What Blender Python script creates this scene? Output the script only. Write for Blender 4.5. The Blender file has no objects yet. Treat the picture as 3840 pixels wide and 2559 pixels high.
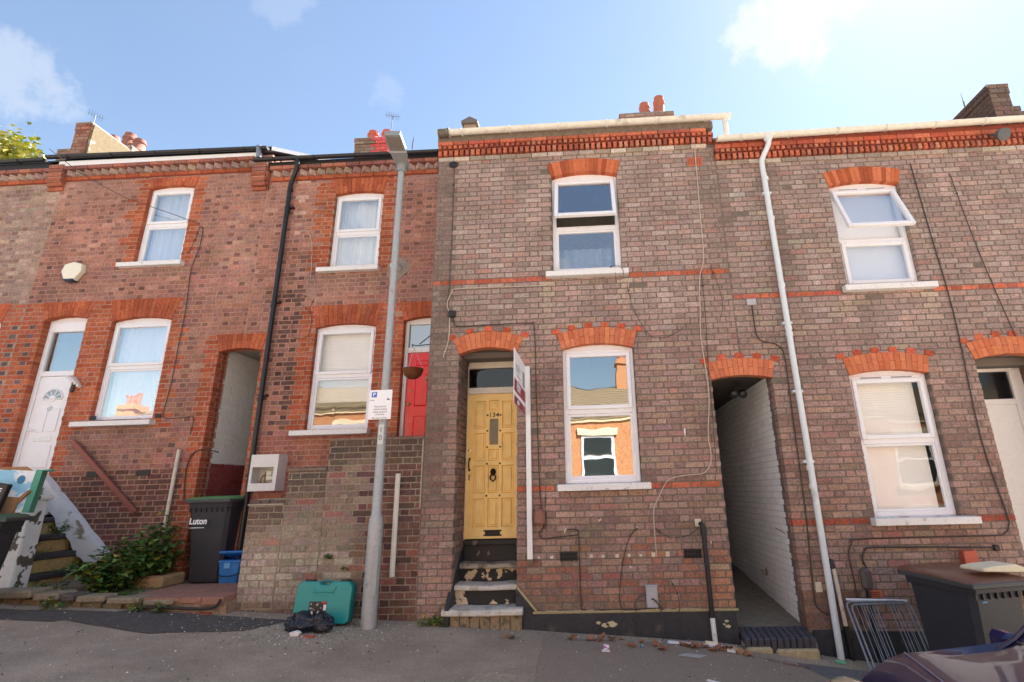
import bpy, bmesh, math, random
from mathutils import Vector, Matrix, noise as mnoise
random.seed(11)
R = math.radians
scene = bpy.context.scene
COL = scene.collection
CAMY, CAMZ = -6.6, 1.55

# ------------------------------------------------------------------ camera
cd = bpy.data.cameras.new('camera'); cam = bpy.data.objects.new('camera', cd); COL.objects.link(cam)
cd.sensor_width = 36.0; cd.lens = 18.863
cd.shift_x = -0.0526; cd.shift_y = -0.0182
cd.clip_start = 0.05; cd.clip_end = 2000
RX, RD, RF = ((0.9983065614500115, 0.05217478190153223, -0.02572550289852522),
              (-0.04010692364489436, 0.29700156961918556, -0.9540343297384444),
              (-0.042136018340572914, 0.9534505020069304, 0.2985911857056991))
cam.matrix_world = Matrix(((RX[0], -RD[0], -RF[0], 0), (RX[1], -RD[1], -RF[1], CAMY), (RX[2], -RD[2], -RF[2], CAMZ), (0, 0, 0, 1)))
scene.camera = cam

# ------------------------------------------------------------------ light
SUN_AZ, SUN_EL = R(42), R(49)          # azimuth from +Y towards +X: behind the houses, to the right
sd = Vector((math.sin(SUN_AZ) * math.cos(SUN_EL), math.cos(SUN_AZ) * math.cos(SUN_EL), math.sin(SUN_EL)))
sl = bpy.data.lights.new('sun', 'SUN'); sl.energy = 5.0; sl.angle = R(0.5); sl.color = (1.0, 0.96, 0.91)
so = bpy.data.objects.new('sun', sl); COL.objects.link(so)
so.rotation_euler = sd.to_track_quat('Z', 'Y').to_euler(); so.location = sd * 60

world = bpy.data.worlds.new('World'); scene.world = world; world.use_nodes = True
SKY_STRENGTH = 0.0505
EXPOSURE = 2.2
CLOUDS = [((0.352, 0.661, 0.690), 0.105, 0.95), ((0.305, 0.685, 0.672), 0.08, 0.8), ((0.40, 0.64, 0.69), 0.07, 0.8), ((-0.710, 0.505, 0.50), 0.085, 0.40),
          ((-0.316, 0.707, 0.633), 0.05, 0.20), ((-0.401, 0.649, 0.646), 0.06, 0.09), ((-0.424, 0.588, 0.705), 0.06, 0.22),
          ((-0.55, -0.55, 0.55), 0.30, 0.8), ((0.2, -0.7, 0.5), 0.30, 0.9), ((-0.1, 0.1, 0.98), 0.28, 0.8), ((0.75, -0.3, 0.5), 0.3, 0.8),
          ((-0.9, -0.1, 0.3), 0.3, 0.7), ((0.6, -0.6, 0.25), 0.25, 0.7), ((-0.3, -0.9, 0.3), 0.3, 0.8)]
def world_sky():
    nt = world.node_tree; N, L = nt.nodes, nt.links; N.clear()
    out = N.new('ShaderNodeOutputWorld'); bg = N.new('ShaderNodeBackground'); L.new(bg.outputs[0], out.inputs[0])
    sky = N.new('ShaderNodeTexSky'); sky.sky_type = 'NISHITA'; sky.sun_disc = False
    sky.sun_elevation = SUN_EL; sky.sun_rotation = SUN_AZ
    sky.air_density = 1.15; sky.dust_density = 0.22; sky.ozone_density = 1.2
    bg.inputs[1].default_value = SKY_STRENGTH
    tc = N.new('ShaderNodeTexCoord')
    ns = N.new('ShaderNodeTexNoise'); ns.inputs['Scale'].default_value = 8.5; ns.inputs['Detail'].default_value = 12; ns.inputs['Roughness'].default_value = 0.66
    L.new(tc.outputs['Generated'], ns.inputs['Vector'])
    def math_(op, a, b=None, c=None):
        m = N.new('ShaderNodeMath'); m.operation = op
        for i, v in enumerate((a, b, c)):
            if v is None: continue
            if isinstance(v, (int, float)): m.inputs[i].default_value = v
            else: L.new(v, m.inputs[i])
        return m.outputs[0]
    total = None
    for d, rad, op in CLOUDS:
        d = Vector(d).normalized()
        vm = N.new('ShaderNodeVectorMath'); vm.operation = 'DISTANCE'; L.new(tc.outputs['Generated'], vm.inputs[0]); vm.inputs[1].default_value = d
        fall = math_('SUBTRACT', 1.0, math_('DIVIDE', vm.outputs['Value'], rad))       # 1 at centre, 0 at the rim
        v = math_('ADD', math_('MULTIPLY', fall, 0.75), math_('MULTIPLY', math_('SUBTRACT', ns.outputs[0], 0.5), 2.1))
        mr = N.new('ShaderNodeMapRange'); mr.interpolation_type = 'SMOOTHSTEP'; mr.inputs[1].default_value = 0.05; mr.inputs[2].default_value = 0.48; mr.inputs[4].default_value = op
        L.new(v, mr.inputs[0])
        total = mr.outputs[0] if total is None else math_('MAXIMUM', total, mr.outputs[0])
    nv = N.new('ShaderNodeTexNoise'); nv.inputs['Scale'].default_value = 1.6; nv.inputs['Detail'].default_value = 6; L.new(tc.outputs['Generated'], nv.inputs['Vector'])
    total = math_('MAXIMUM', total, math_('MULTIPLY_ADD', nv.outputs[0], 0.16, 0.0))          # thin high haze over the whole sky
    mix = N.new('ShaderNodeMixRGB'); L.new(total, mix.inputs[0]); L.new(sky.outputs[0], mix.inputs[1])
    mix.inputs[2].default_value = (4.4, 4.6, 4.8, 1)
    L.new(mix.outputs[0], bg.inputs[0])
world_sky()
scene.view_settings.view_transform = 'Standard'; scene.view_settings.look = 'None'
scene.view_settings.exposure = EXPOSURE; scene.view_settings.gamma = 1.0; scene.view_settings.use_curve_mapping = False

# ------------------------------------------------------------------ helpers
def lin(c):
    return tuple(((v / 255.0) / 12.92 if v <= 10 else ((v / 255.0 + 0.055) / 1.055) ** 2.4) for v in c)
def jit(c, a=8):
    k = random.uniform(-a, a)
    return tuple(max(4, min(252, v + k + random.uniform(-a, a) * 0.4)) for v in c)
def mixc(a, b, t): return tuple(x + (y - x) * t for x, y in zip(a, b))
def sm(a, b, x):
    t = max(0.0, min(1.0, (x - a) / (b - a))); return t * t * (3 - 2 * t)
def nz(x, y, z=0.0): return mnoise.noise(Vector((x, y, z)))
def line(x): return 0.05 - 0.07 * x - 0.06 * max(0.0, x - 1.2)            # the street falls to the right, a little faster past the passage
def gz(x, y): return line(x) + 0.02 * min(max(y, -2.5), 3)               # the pavement's height

_m = {}
def mat(name, col, rough=0.7, metal=0.0, var=0.12, scale=9.0, bump=0.0, bscale=60.0, spec=0.5, col2=None, thr=None, coat=0.0, attr=False, alpha=None, stretch=None, detail=5.0, gain=1.0, big=0.0, coat_ior=1.5):
    """Principled material: base colour (sRGB 0-255) with noise variation, optional second colour in noise patches, bump."""
    if name in _m: return _m[name]
    m = bpy.data.materials.new(name); m.use_nodes = True
    nt = m.node_tree; N, L = nt.nodes, nt.links; b = N['Principled BSDF']
    b.inputs['Roughness'].default_value = rough; b.inputs['Metallic'].default_value = metal
    b.inputs['Specular IOR Level'].default_value = spec; b.inputs['Coat Weight'].default_value = coat; b.inputs['Coat IOR'].default_value = coat_ior
    geo = N.new('ShaderNodeNewGeometry'); src = geo.outputs['Position']
    if stretch:
        mp = N.new('ShaderNodeVectorMath'); mp.operation = 'MULTIPLY'; mp.inputs[1].default_value = stretch; L.new(src, mp.inputs[0]); src = mp.outputs[0]
    n1 = N.new('ShaderNodeTexNoise'); n1.inputs['Scale'].default_value = scale; n1.inputs['Detail'].default_value = detail; L.new(src, n1.inputs['Vector'])
    if attr:
        a = N.new('ShaderNodeAttribute'); a.attribute_name = 'bcol'; gm = N.new('ShaderNodeMixRGB'); gm.blend_type = 'MULTIPLY'; gm.inputs[0].default_value = 1.0; L.new(a.outputs['Color'], gm.inputs[1]); gm.inputs[2].default_value = (gain, gain, gain, 1); basec = gm.outputs[0]
    else:
        rg = N.new('ShaderNodeRGB'); rg.outputs[0].default_value = (*lin(col), 1); basec = rg.outputs[0]
    if col2 is not None:
        mr = N.new('ShaderNodeMapRange'); mr.inputs[1].default_value = thr[0]; mr.inputs[2].default_value = thr[1]; L.new(n1.outputs[0], mr.inputs[0])
        mx = N.new('ShaderNodeMixRGB'); L.new(mr.outputs[0], mx.inputs[0]); L.new(basec, mx.inputs[1]); mx.inputs[2].default_value = (*lin(col2), 1); basec = mx.outputs[0]
    if var > 0:
        n2 = N.new('ShaderNodeTexNoise'); n2.inputs['Scale'].default_value = scale * 2.7; n2.inputs['Detail'].default_value = 6; L.new(src, n2.inputs['Vector'])
        mr = N.new('ShaderNodeMapRange'); mr.inputs[1].default_value = 0.25; mr.inputs[2].default_value = 0.75; mr.inputs[3].default_value = 1 - var; mr.inputs[4].default_value = 1 + var
        L.new(n2.outputs[0], mr.inputs[0])
        mx = N.new('ShaderNodeMixRGB'); mx.blend_type = 'MULTIPLY'; mx.inputs[0].default_value = 1.0; L.new(basec, mx.inputs[1]); L.new(mr.outputs[0], mx.inputs[2]); basec = mx.outputs[0]
        mr2 = N.new('ShaderNodeMapRange'); mr2.inputs[3].default_value = max(0.0, rough - 0.08); mr2.inputs[4].default_value = min(1.0, rough + 0.08); L.new(n2.outputs[0], mr2.inputs[0]); L.new(mr2.outputs[0], b.inputs['Roughness'])
    if big > 0:
        n3 = N.new('ShaderNodeTexNoise'); n3.inputs['Scale'].default_value = 1.4; n3.inputs['Detail'].default_value = 9; n3.inputs['Roughness'].default_value = .65; L.new(geo.outputs['Position'], n3.inputs['Vector'])
        mr = N.new('ShaderNodeMapRange'); mr.inputs[1].default_value = 0.3; mr.inputs[2].default_value = 0.7; mr.inputs[3].default_value = 1 - big; mr.inputs[4].default_value = 1 + big * .7; L.new(n3.outputs[0], mr.inputs[0])
        mx = N.new('ShaderNodeMixRGB'); mx.blend_type = 'MULTIPLY'; mx.inputs[0].default_value = 1.0; L.new(basec, mx.inputs[1]); L.new(mr.outputs[0], mx.inputs[2]); basec = mx.outputs[0]
    L.new(basec, b.inputs['Base Color'])
    if bump > 0:
        nb = N.new('ShaderNodeTexNoise'); nb.inputs['Scale'].default_value = bscale; nb.inputs['Detail'].default_value = 4; L.new(src, nb.inputs['Vector'])
        bp = N.new('ShaderNodeBump'); bp.inputs['Strength'].default_value = bump; bp.inputs['Distance'].default_value = 0.01; L.new(nb.outputs[0], bp.inputs['Height']); L.new(bp.outputs[0], b.inputs['Normal'])
    _m[name] = m; return m
def glass(name, refl, tint=(0.9, 0.95, 0.97), rough=0.0):
    """Window glass: part mirror, part see-through, more mirror at grazing angles."""
    if name in _m: return _m[name]
    m = bpy.data.materials.new(name); m.use_nodes = True; nt = m.node_tree; N, L = nt.nodes, nt.links; N.clear()
    out = N.new('ShaderNodeOutputMaterial'); mx = N.new('ShaderNodeMixShader'); tr = N.new('ShaderNodeBsdfTransparent'); gl = N.new('ShaderNodeBsdfGlossy')
    tr.inputs[0].default_value = (*tint, 1); gl.inputs['Roughness'].default_value = rough; gl.inputs[0].default_value = (1.0, 0.98, 0.95, 1)
    lw = N.new('ShaderNodeLayerWeight'); lw.inputs[0].default_value = 0.35
    mr = N.new('ShaderNodeMapRange'); mr.inputs[3].default_value = refl; mr.inputs[4].default_value = min(1.0, refl * 2.4); L.new(lw.outputs['Fresnel'], mr.inputs[0])
    ge = N.new('ShaderNodeNewGeometry'); ns = N.new('ShaderNodeTexNoise'); ns.inputs['Scale'].default_value = 1.6; L.new(ge.outputs['Position'], ns.inputs['Vector'])
    bp = N.new('ShaderNodeBump'); bp.inputs['Strength'].default_value = 0.13; bp.inputs['Distance'].default_value = 0.02; L.new(ns.outputs[0], bp.inputs['Height']); L.new(bp.outputs[0], gl.inputs['Normal'])
    L.new(mr.outputs[0], mx.inputs[0]); L.new(tr.outputs[0], mx.inputs[1]); L.new(gl.outputs[0], mx.inputs[2]); L.new(mx.outputs[0], out.inputs[0])
    _m[name] = m; return m

class MB:
    def __init__(s): s.v, s.f, s.c, s.mi = [], [], [], []
    def add(s, vs, fs, col=None, mi=0):
        n = len(s.v); s.v += [tuple(p) for p in vs]
        for f in fs: s.f.append(tuple(i + n for i in f)); s.c.append(col); s.mi.append(mi)
        return s
    def quad(s, *p, col=None, mi=0): return s.add(p, [tuple(range(len(p)))], col, mi)
    def box(s, x0, x1, y0, y1, z0, z1, b=0.0, col=None, M=None, mi=0):
        if x0 > x1: x0, x1 = x1, x0
        if y0 > y1: y0, y1 = y1, y0
        if z0 > z1: z0, z1 = z1, z0
        b = min(b, (x1 - x0) * .45, (y1 - y0) * .45, (z1 - z0) * .45)
        if b <= 0:
            vs = [(x, y, z) for x in (x0, x1) for y in (y0, y1) for z in (z0, z1)]
            fs = [(0, 1, 3, 2), (4, 6, 7, 5), (0, 4, 5, 1), (2, 3, 7, 6), (0, 2, 6, 4), (1, 5, 7, 3)]
        else:
            vs, fs, idx = [], [], {}
            X, Y, Z = (x0, x1), (y0, y1), (z0, z1)
            for i in (0, 1):
                for j in (0, 1):
                    for k in (0, 1):
                        dx, dy, dz = (b if i == 0 else -b), (b if j == 0 else -b), (b if k == 0 else -b)
                        idx[i, j, k] = len(vs)
                        vs += [(X[i], Y[j] + dy, Z[k] + dz), (X[i] + dx, Y[j], Z[k] + dz), (X[i] + dx, Y[j] + dy, Z[k])]
            g = lambda i, j, k, a: idx[i, j, k] + a
            for i in (0, 1):
                fs.append([g(i, 0, 0, 0), g(i, 0, 1, 0), g(i, 1, 1, 0), g(i, 1, 0, 0)]); fs.append([g(0, i, 0, 1), g(1, i, 0, 1), g(1, i, 1, 1), g(0, i, 1, 1)]); fs.append([g(0, 0, i, 2), g(0, 1, i, 2), g(1, 1, i, 2), g(1, 0, i, 2)])
            for i in (0, 1):
                for j in (0, 1):
                    fs.append([g(i, j, 0, 0), g(i, j, 1, 0), g(i, j, 1, 1), g(i, j, 0, 1)])
                    fs.append([g(i, 0, j, 0), g(i, 1, j, 0), g(i, 1, j, 2), g(i, 0, j, 2)])
                    fs.append([g(0, i, j, 1), g(1, i, j, 1), g(1, i, j, 2), g(0, i, j, 2)])
                    for k in (0, 1): fs.append([g(i, j, k, 0), g(i, j, k, 1), g(i, j, k, 2)])
            cx, cy, cz = (x0 + x1) / 2, (y0 + y1) / 2, (z0 + z1) / 2
            ff = []
            for f in fs:
                p = [Vector(vs[q]) for q in f]; n = (p[1] - p[0]).cross(p[2] - p[0]); m_ = sum(p, Vector()) / len(p) - Vector((cx, cy, cz))
                ff.append(tuple(f) if n.dot(m_) > 0 else tuple(reversed(f)))
            fs = ff
        if M is not None: vs = [tuple(M @ Vector(p)) for p in vs]
        return s.add(vs, fs, col, mi)
    def tube(s, pts, r, n=8, cap=True, col=None, mi=0):
        pts = [Vector(p) for p in pts]; rr = r if isinstance(r, (list, tuple)) else [r] * len(pts)
        t0 = (pts[1] - pts[0]).normalized(); up = Vector((0, 0, 1)) if abs(t0.z) < .9 else Vector((1, 0, 0)); a = t0.cross(up).normalized()
        vs, fs = [], []
        for i, p in enumerate(pts):
            t = ((pts[min(i + 1, len(pts) - 1)] - p).normalized() + (p - pts[max(i - 1, 0)]).normalized()).normalized()
            a = (a - t * a.dot(t)).normalized(); bb = t.cross(a)
            for k in range(n):
                w = 2 * math.pi * k / n; vs.append(p + (a * math.cos(w) + bb * math.sin(w)) * rr[i])
        for i in range(len(pts) - 1):
            for k in range(n): fs.append((i * n + k, i * n + (k + 1) % n, (i + 1) * n + (k + 1) % n, (i + 1) * n + k))
        if cap: fs.append(tuple(range(n - 1, -1, -1))); fs.append(tuple((len(pts) - 1) * n + k for k in range(n)))
        return s.add(vs, fs, col, mi)
    def lathe(s, prof, c=(0, 0, 0), n=16, M=None, col=None, mi=0):
        vs, fs = [], []
        for r, z in prof:
            for k in range(n):
                w = 2 * math.pi * k / n; vs.append((c[0] + r * math.cos(w), c[1] + r * math.sin(w), c[2] + z))
        for i in range(len(prof) - 1):
            for k in range(n): fs.append((i * n + k, i * n + (k + 1) % n, (i + 1) * n + (k + 1) % n, (i + 1) * n + k))
        if prof[0][0] > 1e-4: fs.append(tuple(range(n - 1, -1, -1)))
        if prof[-1][0] > 1e-4: fs.append(tuple((len(prof) - 1) * n + k for k in range(n)))
        if M is not None: vs = [tuple(M @ Vector(p)) for p in vs]
        return s.add(vs, fs, col, mi)
    def prism(s, poly, fn, d0, d1, col=None, mi=0, cham=0.0):
        """poly: 2D ring; fn(u, v, d) -> point; extruded from d0 (back) to d1 (front) with an optional chamfer."""
        n = len(poly); cu = sum(p[0] for p in poly) / n; cv = sum(p[1] for p in poly) / n
        vs = [fn(u, v, d0) for u, v in poly] + [fn(u, v, d1 - cham if cham else d1) for u, v in poly]
        fs = [(i, (i + 1) % n, n + (i + 1) % n, n + i) for i in range(n)]
        if cham:
            for u, v in poly:
                w = math.hypot(u - cu, v - cv) or 1; k = max(0.0, 1 - cham * 1.3 / w); vs.append(fn(cu + (u - cu) * k, cv + (v - cv) * k, d1))
            fs += [(n + i, n + (i + 1) % n, 2 * n + (i + 1) % n, 2 * n + i) for i in range(n)]; fs.append(tuple(2 * n + i for i in range(n)))
        else: fs.append(tuple(n + i for i in range(n)))
        fs.append(tuple(range(n - 1, -1, -1)))
        return s.add(vs, fs, col, mi)
    def mesh(s, name, mats, smooth=False, bevel=0.0, seg=2, bang=30, fixn=False):
        me = bpy.data.meshes.new(name); me.from_pydata(s.v, [], s.f)
        for m_ in (mats if isinstance(mats, (list, tuple)) else [mats]): me.materials.append(m_)
        if any(s.mi): me.polygons.foreach_set('material_index', s.mi)
        if any(c is not None for c in s.c):
            at = me.color_attributes.new('bcol', 'FLOAT_COLOR', 'CORNER'); dat = []
            for p, c in zip(me.polygons, s.c):
                q = lin(c or (128, 128, 128)); dat += [q[0], q[1], q[2], 1.0] * p.loop_total
            at.data.foreach_set('color', dat)
        if bevel > 0 or fixn:
            bm = bmesh.new(); bm.from_mesh(me)
            bmesh.ops.remove_doubles(bm, verts=bm.verts, dist=1e-5)
            bmesh.ops.recalc_face_normals(bm, faces=bm.faces)
            if bevel > 0:
                es = [e for e in bm.edges if len(e.link_faces) == 2 and e.calc_face_angle(0) > R(bang)]
                bmesh.ops.bevel(bm, geom=es, offset=bevel, segments=seg, profile=.5, affect='EDGES', clamp_overlap=True)
            bm.to_mesh(me); bm.free()
        if smooth:
            me.polygons.foreach_set('use_smooth', [True] * len(me.polygons))
            try: me.set_sharp_from_angle(angle=R(38))
            except Exception: pass
        me.update(); return me

WLOC, LOCAL = {}, set()
def put(o, parent, M=None):
    COL.objects.link(o)
    if parent is not None:
        o.parent = parent
        if parent.name in WLOC and parent.name not in LOCAL: o.matrix_parent_inverse = Matrix.Translation(-WLOC[parent.name])
    if M is not None: o.matrix_basis = M
    return o
def obj(name, mb, m, parent=None, M=None, **kw):
    label = kw.pop('label', None); kind = kw.pop('kind', None)
    me = mb if isinstance(mb, bpy.types.Mesh) else mb.mesh(name, m, **kw)
    o = put(bpy.data.objects.new(name, me), parent, M)
    if label: o['label'] = label
    if kind: o['kind'] = kind
    return o
def thing(name, label, cat, loc=(0, 0, 0), rz=0.0, group=None, local=False, M=None):
    o = bpy.data.objects.new(name, None); COL.objects.link(o); o.empty_display_size = 0.2
    o.location = loc; o.rotation_euler = (0, 0, rz)
    if M is not None: o.matrix_basis = M
    o['label'] = label; o['category'] = cat
    if group: o['group'] = group
    WLOC[o.name] = Vector(loc)
    if local: LOCAL.add(o.name)
    return o
def tag(o, label, cat, group=None):
    o['label'] = label; o['category'] = cat
    if group: o['group'] = group
    return o
def text(name, body, size, right, up, pos, m, parent, align='CENTER', sx=1.0, ext=0.0008, spacing=1.0, bold=0.0):
    cu = bpy.data.curves.new(name, 'FONT'); cu.body = body; cu.size = size; cu.align_x = align; cu.align_y = 'CENTER'; cu.extrude = ext; cu.space_character = spacing; cu.offset = bold
    cu.materials.append(m); r = Vector(right).normalized(); u = Vector(up).normalized(); n = r.cross(u)
    M = Matrix(((r.x * sx, u.x, n.x, pos[0]), (r.y * sx, u.y, n.y, pos[1]), (r.z * sx, u.z, n.z, pos[2]), (0, 0, 0, 1)))
    tmp = bpy.data.objects.new(name, cu); COL.objects.link(tmp)
    me = bpy.data.meshes.new_from_object(tmp.evaluated_get(bpy.context.evaluated_depsgraph_get())); bpy.data.objects.remove(tmp); bpy.data.curves.remove(cu)
    if not me.materials: me.materials.append(m)
    me.name = name
    return put(bpy.data.objects.new(name, me), parent, M)

# ------------------------------------------------------------------ bricks
class Frame:
    def __init__(s, o, u, n): s.o, s.u, s.n = Vector(o), Vector(u), Vector(n)
    def __call__(s, u, z, d=0.0): return s.o + s.u * u + Vector((0, 0, z)) + s.n * d
def front(y): return Frame((0, y, 0), (1, 0, 0), (0, -1, 0))
def arch(u0, u1, zs, rise):
    h = (u1 - u0) / 2; Rr = (h * h + rise * rise) / (2 * rise); return (u0 + u1) / 2, zs + rise - Rr, Rr, math.asin(h / Rr)
def hole(u0, u1, z0, zs, rise=0.0, ring=0.0, flat=None):
    """Opening for the brick layer: vertical sides to the springing, then the arch brickwork up to its extrados (or a flat top)."""
    def f(z):
        if z < z0: return None
        if z <= zs or rise <= 0: return (u0, u1) if z <= zs else None
        uc, zc, Rr, a = arch(u0, u1, zs, rise)
        w = (u1 - u0) / 2 + (z - zs) * math.tan(a) - 0.004
        if flat is not None: return (uc - w, uc + w) if z < flat else None
        q = (Rr + ring - 0.03) ** 2 - (z - zc) ** 2
        if q <= 0: return None
        w = min(w, math.sqrt(q)); return (uc - w, uc + w) if w > 0.03 else None
    return f
_pool = {}
def brick_mesh(L, H, col, var, name, m, depth=0.1, proud=0.0035):
    q = tuple(int(round(c / 9.0)) * 9 for c in col); key = (name, round(L, 3), round(H, 3), q, var, m.name)
    if key in _pool: return _pool[key]
    rnd = random.Random(hash((round(L, 3), var)) & 0xffff); j = lambda a: rnd.uniform(-a, a)
    poly = [(-L / 2 + j(.0045), -H / 2 + j(.003)), (L / 2 + j(.0045), -H / 2 + j(.003)), (L / 2 + j(.0045), H / 2 + j(.003)), (-L / 2 + j(.0045), H / 2 + j(.003))]
    b = MB(); b.prism(poly, lambda u, v, d: (u, -d, v), -depth, proud, col=q, cham=0.005)
    _pool[key] = b.mesh(name, m); return _pool[key]
def lay(u0, u1, z0, z1, pitch, zref, holes, colorfn, phase=0.0, joint=0.012, L=0.2275, clip=None):
    """Flemish bond: stretchers and headers alternate in each course. Returns (u0, u1, zbottom, ztop, colour, whole)."""
    out = []; S, H = L, L / 2; P = S + H
    k0 = math.floor((z0 - zref) / pitch)
    k = k0
    while zref + k * pitch < z1 - 0.02:
        zb, zt = zref + k * pitch, zref + (k + 1) * pitch; k += 1
        if zb < z0 - 0.035: continue
        zm = (zb + zt) / 2; off = phase + (P / 2 if k % 2 else 0)
        i = math.floor((u0 - off) / P) - 1; u = off + i * P; head = False
        iv = [h(zm) for h in holes]; iv = [x for x in iv if x]
        while u < u1:
            w = H if head else S
            segs = [(max(u, u0), min(u + w, u1))]
            for a, b in iv:
                ns = []
                for s, e in segs:
                    if b <= s or a >= e: ns.append((s, e)); continue
                    if a > s: ns.append((s, a + joint / 2))
                    if b < e: ns.append((b - joint / 2, e))
                segs = ns
            for s, e in segs:
                if e - s < 0.035: continue
                if clip and not clip((s + e) / 2, zm): continue
                out.append((s + joint / 2, e - joint / 2, zb + joint / 2, zt - joint / 2, colorfn((s + e) / 2, zm, head), abs(e - s - w) < .002))
            u += w; head = not head
    return out
def emit(parent, specs, fr, m, maxind=300, name='brick', proud=0.004, depth=0.1, dj=0.002, rough=.0045):
    def score(sp):
        p = fr((sp[0] + sp[1]) / 2, (sp[2] + sp[3]) / 2); d = (p - cam.location.xyz if False else p - Vector((0, CAMY, CAMZ))).length
        return (sp[1] - sp[0]) / d ** 3
    order = sorted(range(len(specs)), key=lambda i: -score(specs[i])); ind = set(i for i in order if specs[i][5])
    ind = set([i for i in order if specs[i][5]][:maxind]) if maxind else set()
    rest = MB()
    for i, (a, b, c, d, col, full) in enumerate(specs):
        pr = random.uniform(-dj, dj)
        if random.random() < .05: pr += random.choice((-.0025, .003))
        if i in ind:
            me = brick_mesh(b - a, d - c, col, random.randrange(3), name, m, depth, proud)
            o = bpy.data.objects.new(name, me); ctr = fr((a + b) / 2, (c + d) / 2, pr)
            put(o, parent, Matrix.Translation(ctr) @ Matrix.Rotation(random.uniform(-.006, .006), 4, 'Y') @ Matrix.Rotation(random.uniform(-.01, .01), 4, 'X'))
        else:
            j = lambda x: random.uniform(-x, x)
            poly = [(a + j(rough), c + j(rough * .7)), (b + j(rough), c + j(rough * .7)), (b + j(rough), d + j(rough * .7)), (a + j(rough), d + j(rough * .7))]
            rest.prism(poly, fr, -depth, proud + pr, col=col, cham=0.005)
    if rest.f: obj('brickwork', rest, m, parent, kind='stuff')
def ring(parent, fr, u0, u1, zs, rise, height, n, palette, m, proud=0.016, flat=None, split=True, name='arch_brick', gap=0.003, depth=0.11):
    uc, zc, Rr, a = arch(u0, u1, zs, rise); pt = lambda w, r: (uc + r * math.sin(w), zc + r * math.cos(w))
    for i in range(n):
        w0 = -a + 2 * a * i / n; w1 = -a + 2 * a * (i + 1) / n; g = gap / Rr / 2
        w0 += g; w1 -= g
        if flat is not None: ro0 = (flat - zc) / math.cos(w0); ro1 = (flat - zc) / math.cos(w1)
        else: ro0 = ro1 = Rr + height
        cuts = [(0, 1)] if not (split and i % 2 == 0) else ([(0, .5), (.5, 1)] if i % 4 == 0 else [(0, .48), (.48, 1)])
        for c0, c1 in cuts:
            e = 0.0015 if len(cuts) > 1 else 0
            q = lambda w, ro, c: pt(w, Rr + (ro - Rr) * c)
            poly = [q(w0, ro0, c0 + e / height), q(w1, ro1, c0 + e / height), q(w1, ro1, c1 - e / height), q(w0, ro0, c1 - e / height)]
            b = MB(); b.prism(poly, fr, -depth, proud + random.uniform(-.0015, .0015), col=jit(random.choice(palette), 5), cham=0.002)
            obj(name, b, m, parent)
def wallcore(u0, u1, z0, z1, holes, fr, t=0.25, inset=0.006):
    """Mortar backing with rectangular openings (u0, u1, z0, z1); the bricks stand proud of it."""
    b = MB(); hs = [(a - inset, c + inset, d - (inset if d > z0 else 0), e + inset) for a, c, d, e in holes]
    us = sorted({u0, u1, *[x for h in hs for x in h[:2] if u0 < x < u1]}); zs = sorted({z0, z1, *[x for h in hs for x in h[2:] if z0 < x < z1]})
    inh = lambda u, z: any(h[0] < u < h[1] and h[2] < z < h[3] for h in hs)
    for i in range(len(us) - 1):
        for j in range(len(zs) - 1):
            if inh((us[i] + us[i + 1]) / 2, (zs[j] + zs[j + 1]) / 2): continue
            A, B, Cc, Dd = us[i], us[i + 1], zs[j], zs[j + 1]
            b.quad(fr(A, Cc), fr(B, Cc), fr(B, Dd), fr(A, Dd)); b.quad(fr(A, Cc, -t), fr(A, Dd, -t), fr(B, Dd, -t), fr(B, Cc, -t))
    for a, c, d, e in hs:
        a, c, d, e = max(a, u0), min(c, u1), max(d, z0), min(e, z1)
        for (p, q) in (((a, d), (a, e)), ((a, e), (c, e)), ((c, e), (c, d)), ((c, d), (a, d))):
            if (p[0] == q[0] and p[0] in (u0, u1)) or (p[1] == q[1] and p[1] in (z0, z1)): continue
            b.quad(fr(*p), fr(*q), fr(*q, -t), fr(*p, -t))
    for j in range(len(zs) - 1):
        zm = (zs[j] + zs[j + 1]) / 2
        for ue, ui in ((u0, u0 + .001), (u1, u1 - .001)):
            if not inh(ui, zm): b.quad(fr(ue, zs[j]), fr(ue, zs[j + 1]), fr(ue, zs[j + 1], -t), fr(ue, zs[j], -t))
    b.quad(fr(u0, z1), fr(u1, z1), fr(u1, z1, -t), fr(u0, z1, -t))
    return b
# ------------------------------------------------------------------ materials
BR = mat('brick', None, .88, attr=True, gain=1.18, var=.36, scale=15, bump=.9, bscale=70, big=.30, spec=.25)
BRP = mat('painted_brick', None, .8, attr=True, gain=.85, var=.14, scale=10, bump=.3, bscale=80, spec=.3)
MO_GREY = mat('mortar_grey', (122, 110, 100), .95, big=.2, var=.2, scale=7, bump=.5, bscale=120, spec=.1)
MO_PINK = mat('mortar_pink', (178, 140, 121), .95, big=.2, var=.2, scale=6, bump=.5, bscale=120, spec=.1)
MO_PALE = mat('mortar_pale', (160, 146, 130), .95, big=.2, var=.22, scale=5, bump=.5, bscale=120, spec=.1)
UPVC = mat('white_plastic', (240, 240, 242), .35, var=.03, scale=4)
SILLW = mat('white_sill_paint', (232, 230, 226), .6, var=.08, scale=14, col2=(190, 184, 170), thr=(.62, .75))
CREAMP = mat('cream_frame_paint', (224, 214, 196), .5, var=.06, scale=10)
BLACKP = mat('black_plastic', (30, 30, 33), .4, var=.15, scale=12)
BLACKM = mat('black_iron', (22, 21, 20), .5, var=.2, scale=20)
CABLE = mat('black_cable', (70, 60, 55), .6, var=.1)
CABLEW = mat('pale_cable', (196, 180, 162), .6, var=.1)
GUTW = mat('weathered_white_plastic', (226, 222, 208), .45, var=.1, scale=5, col2=(150, 140, 110), thr=(.6, .8))
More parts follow.
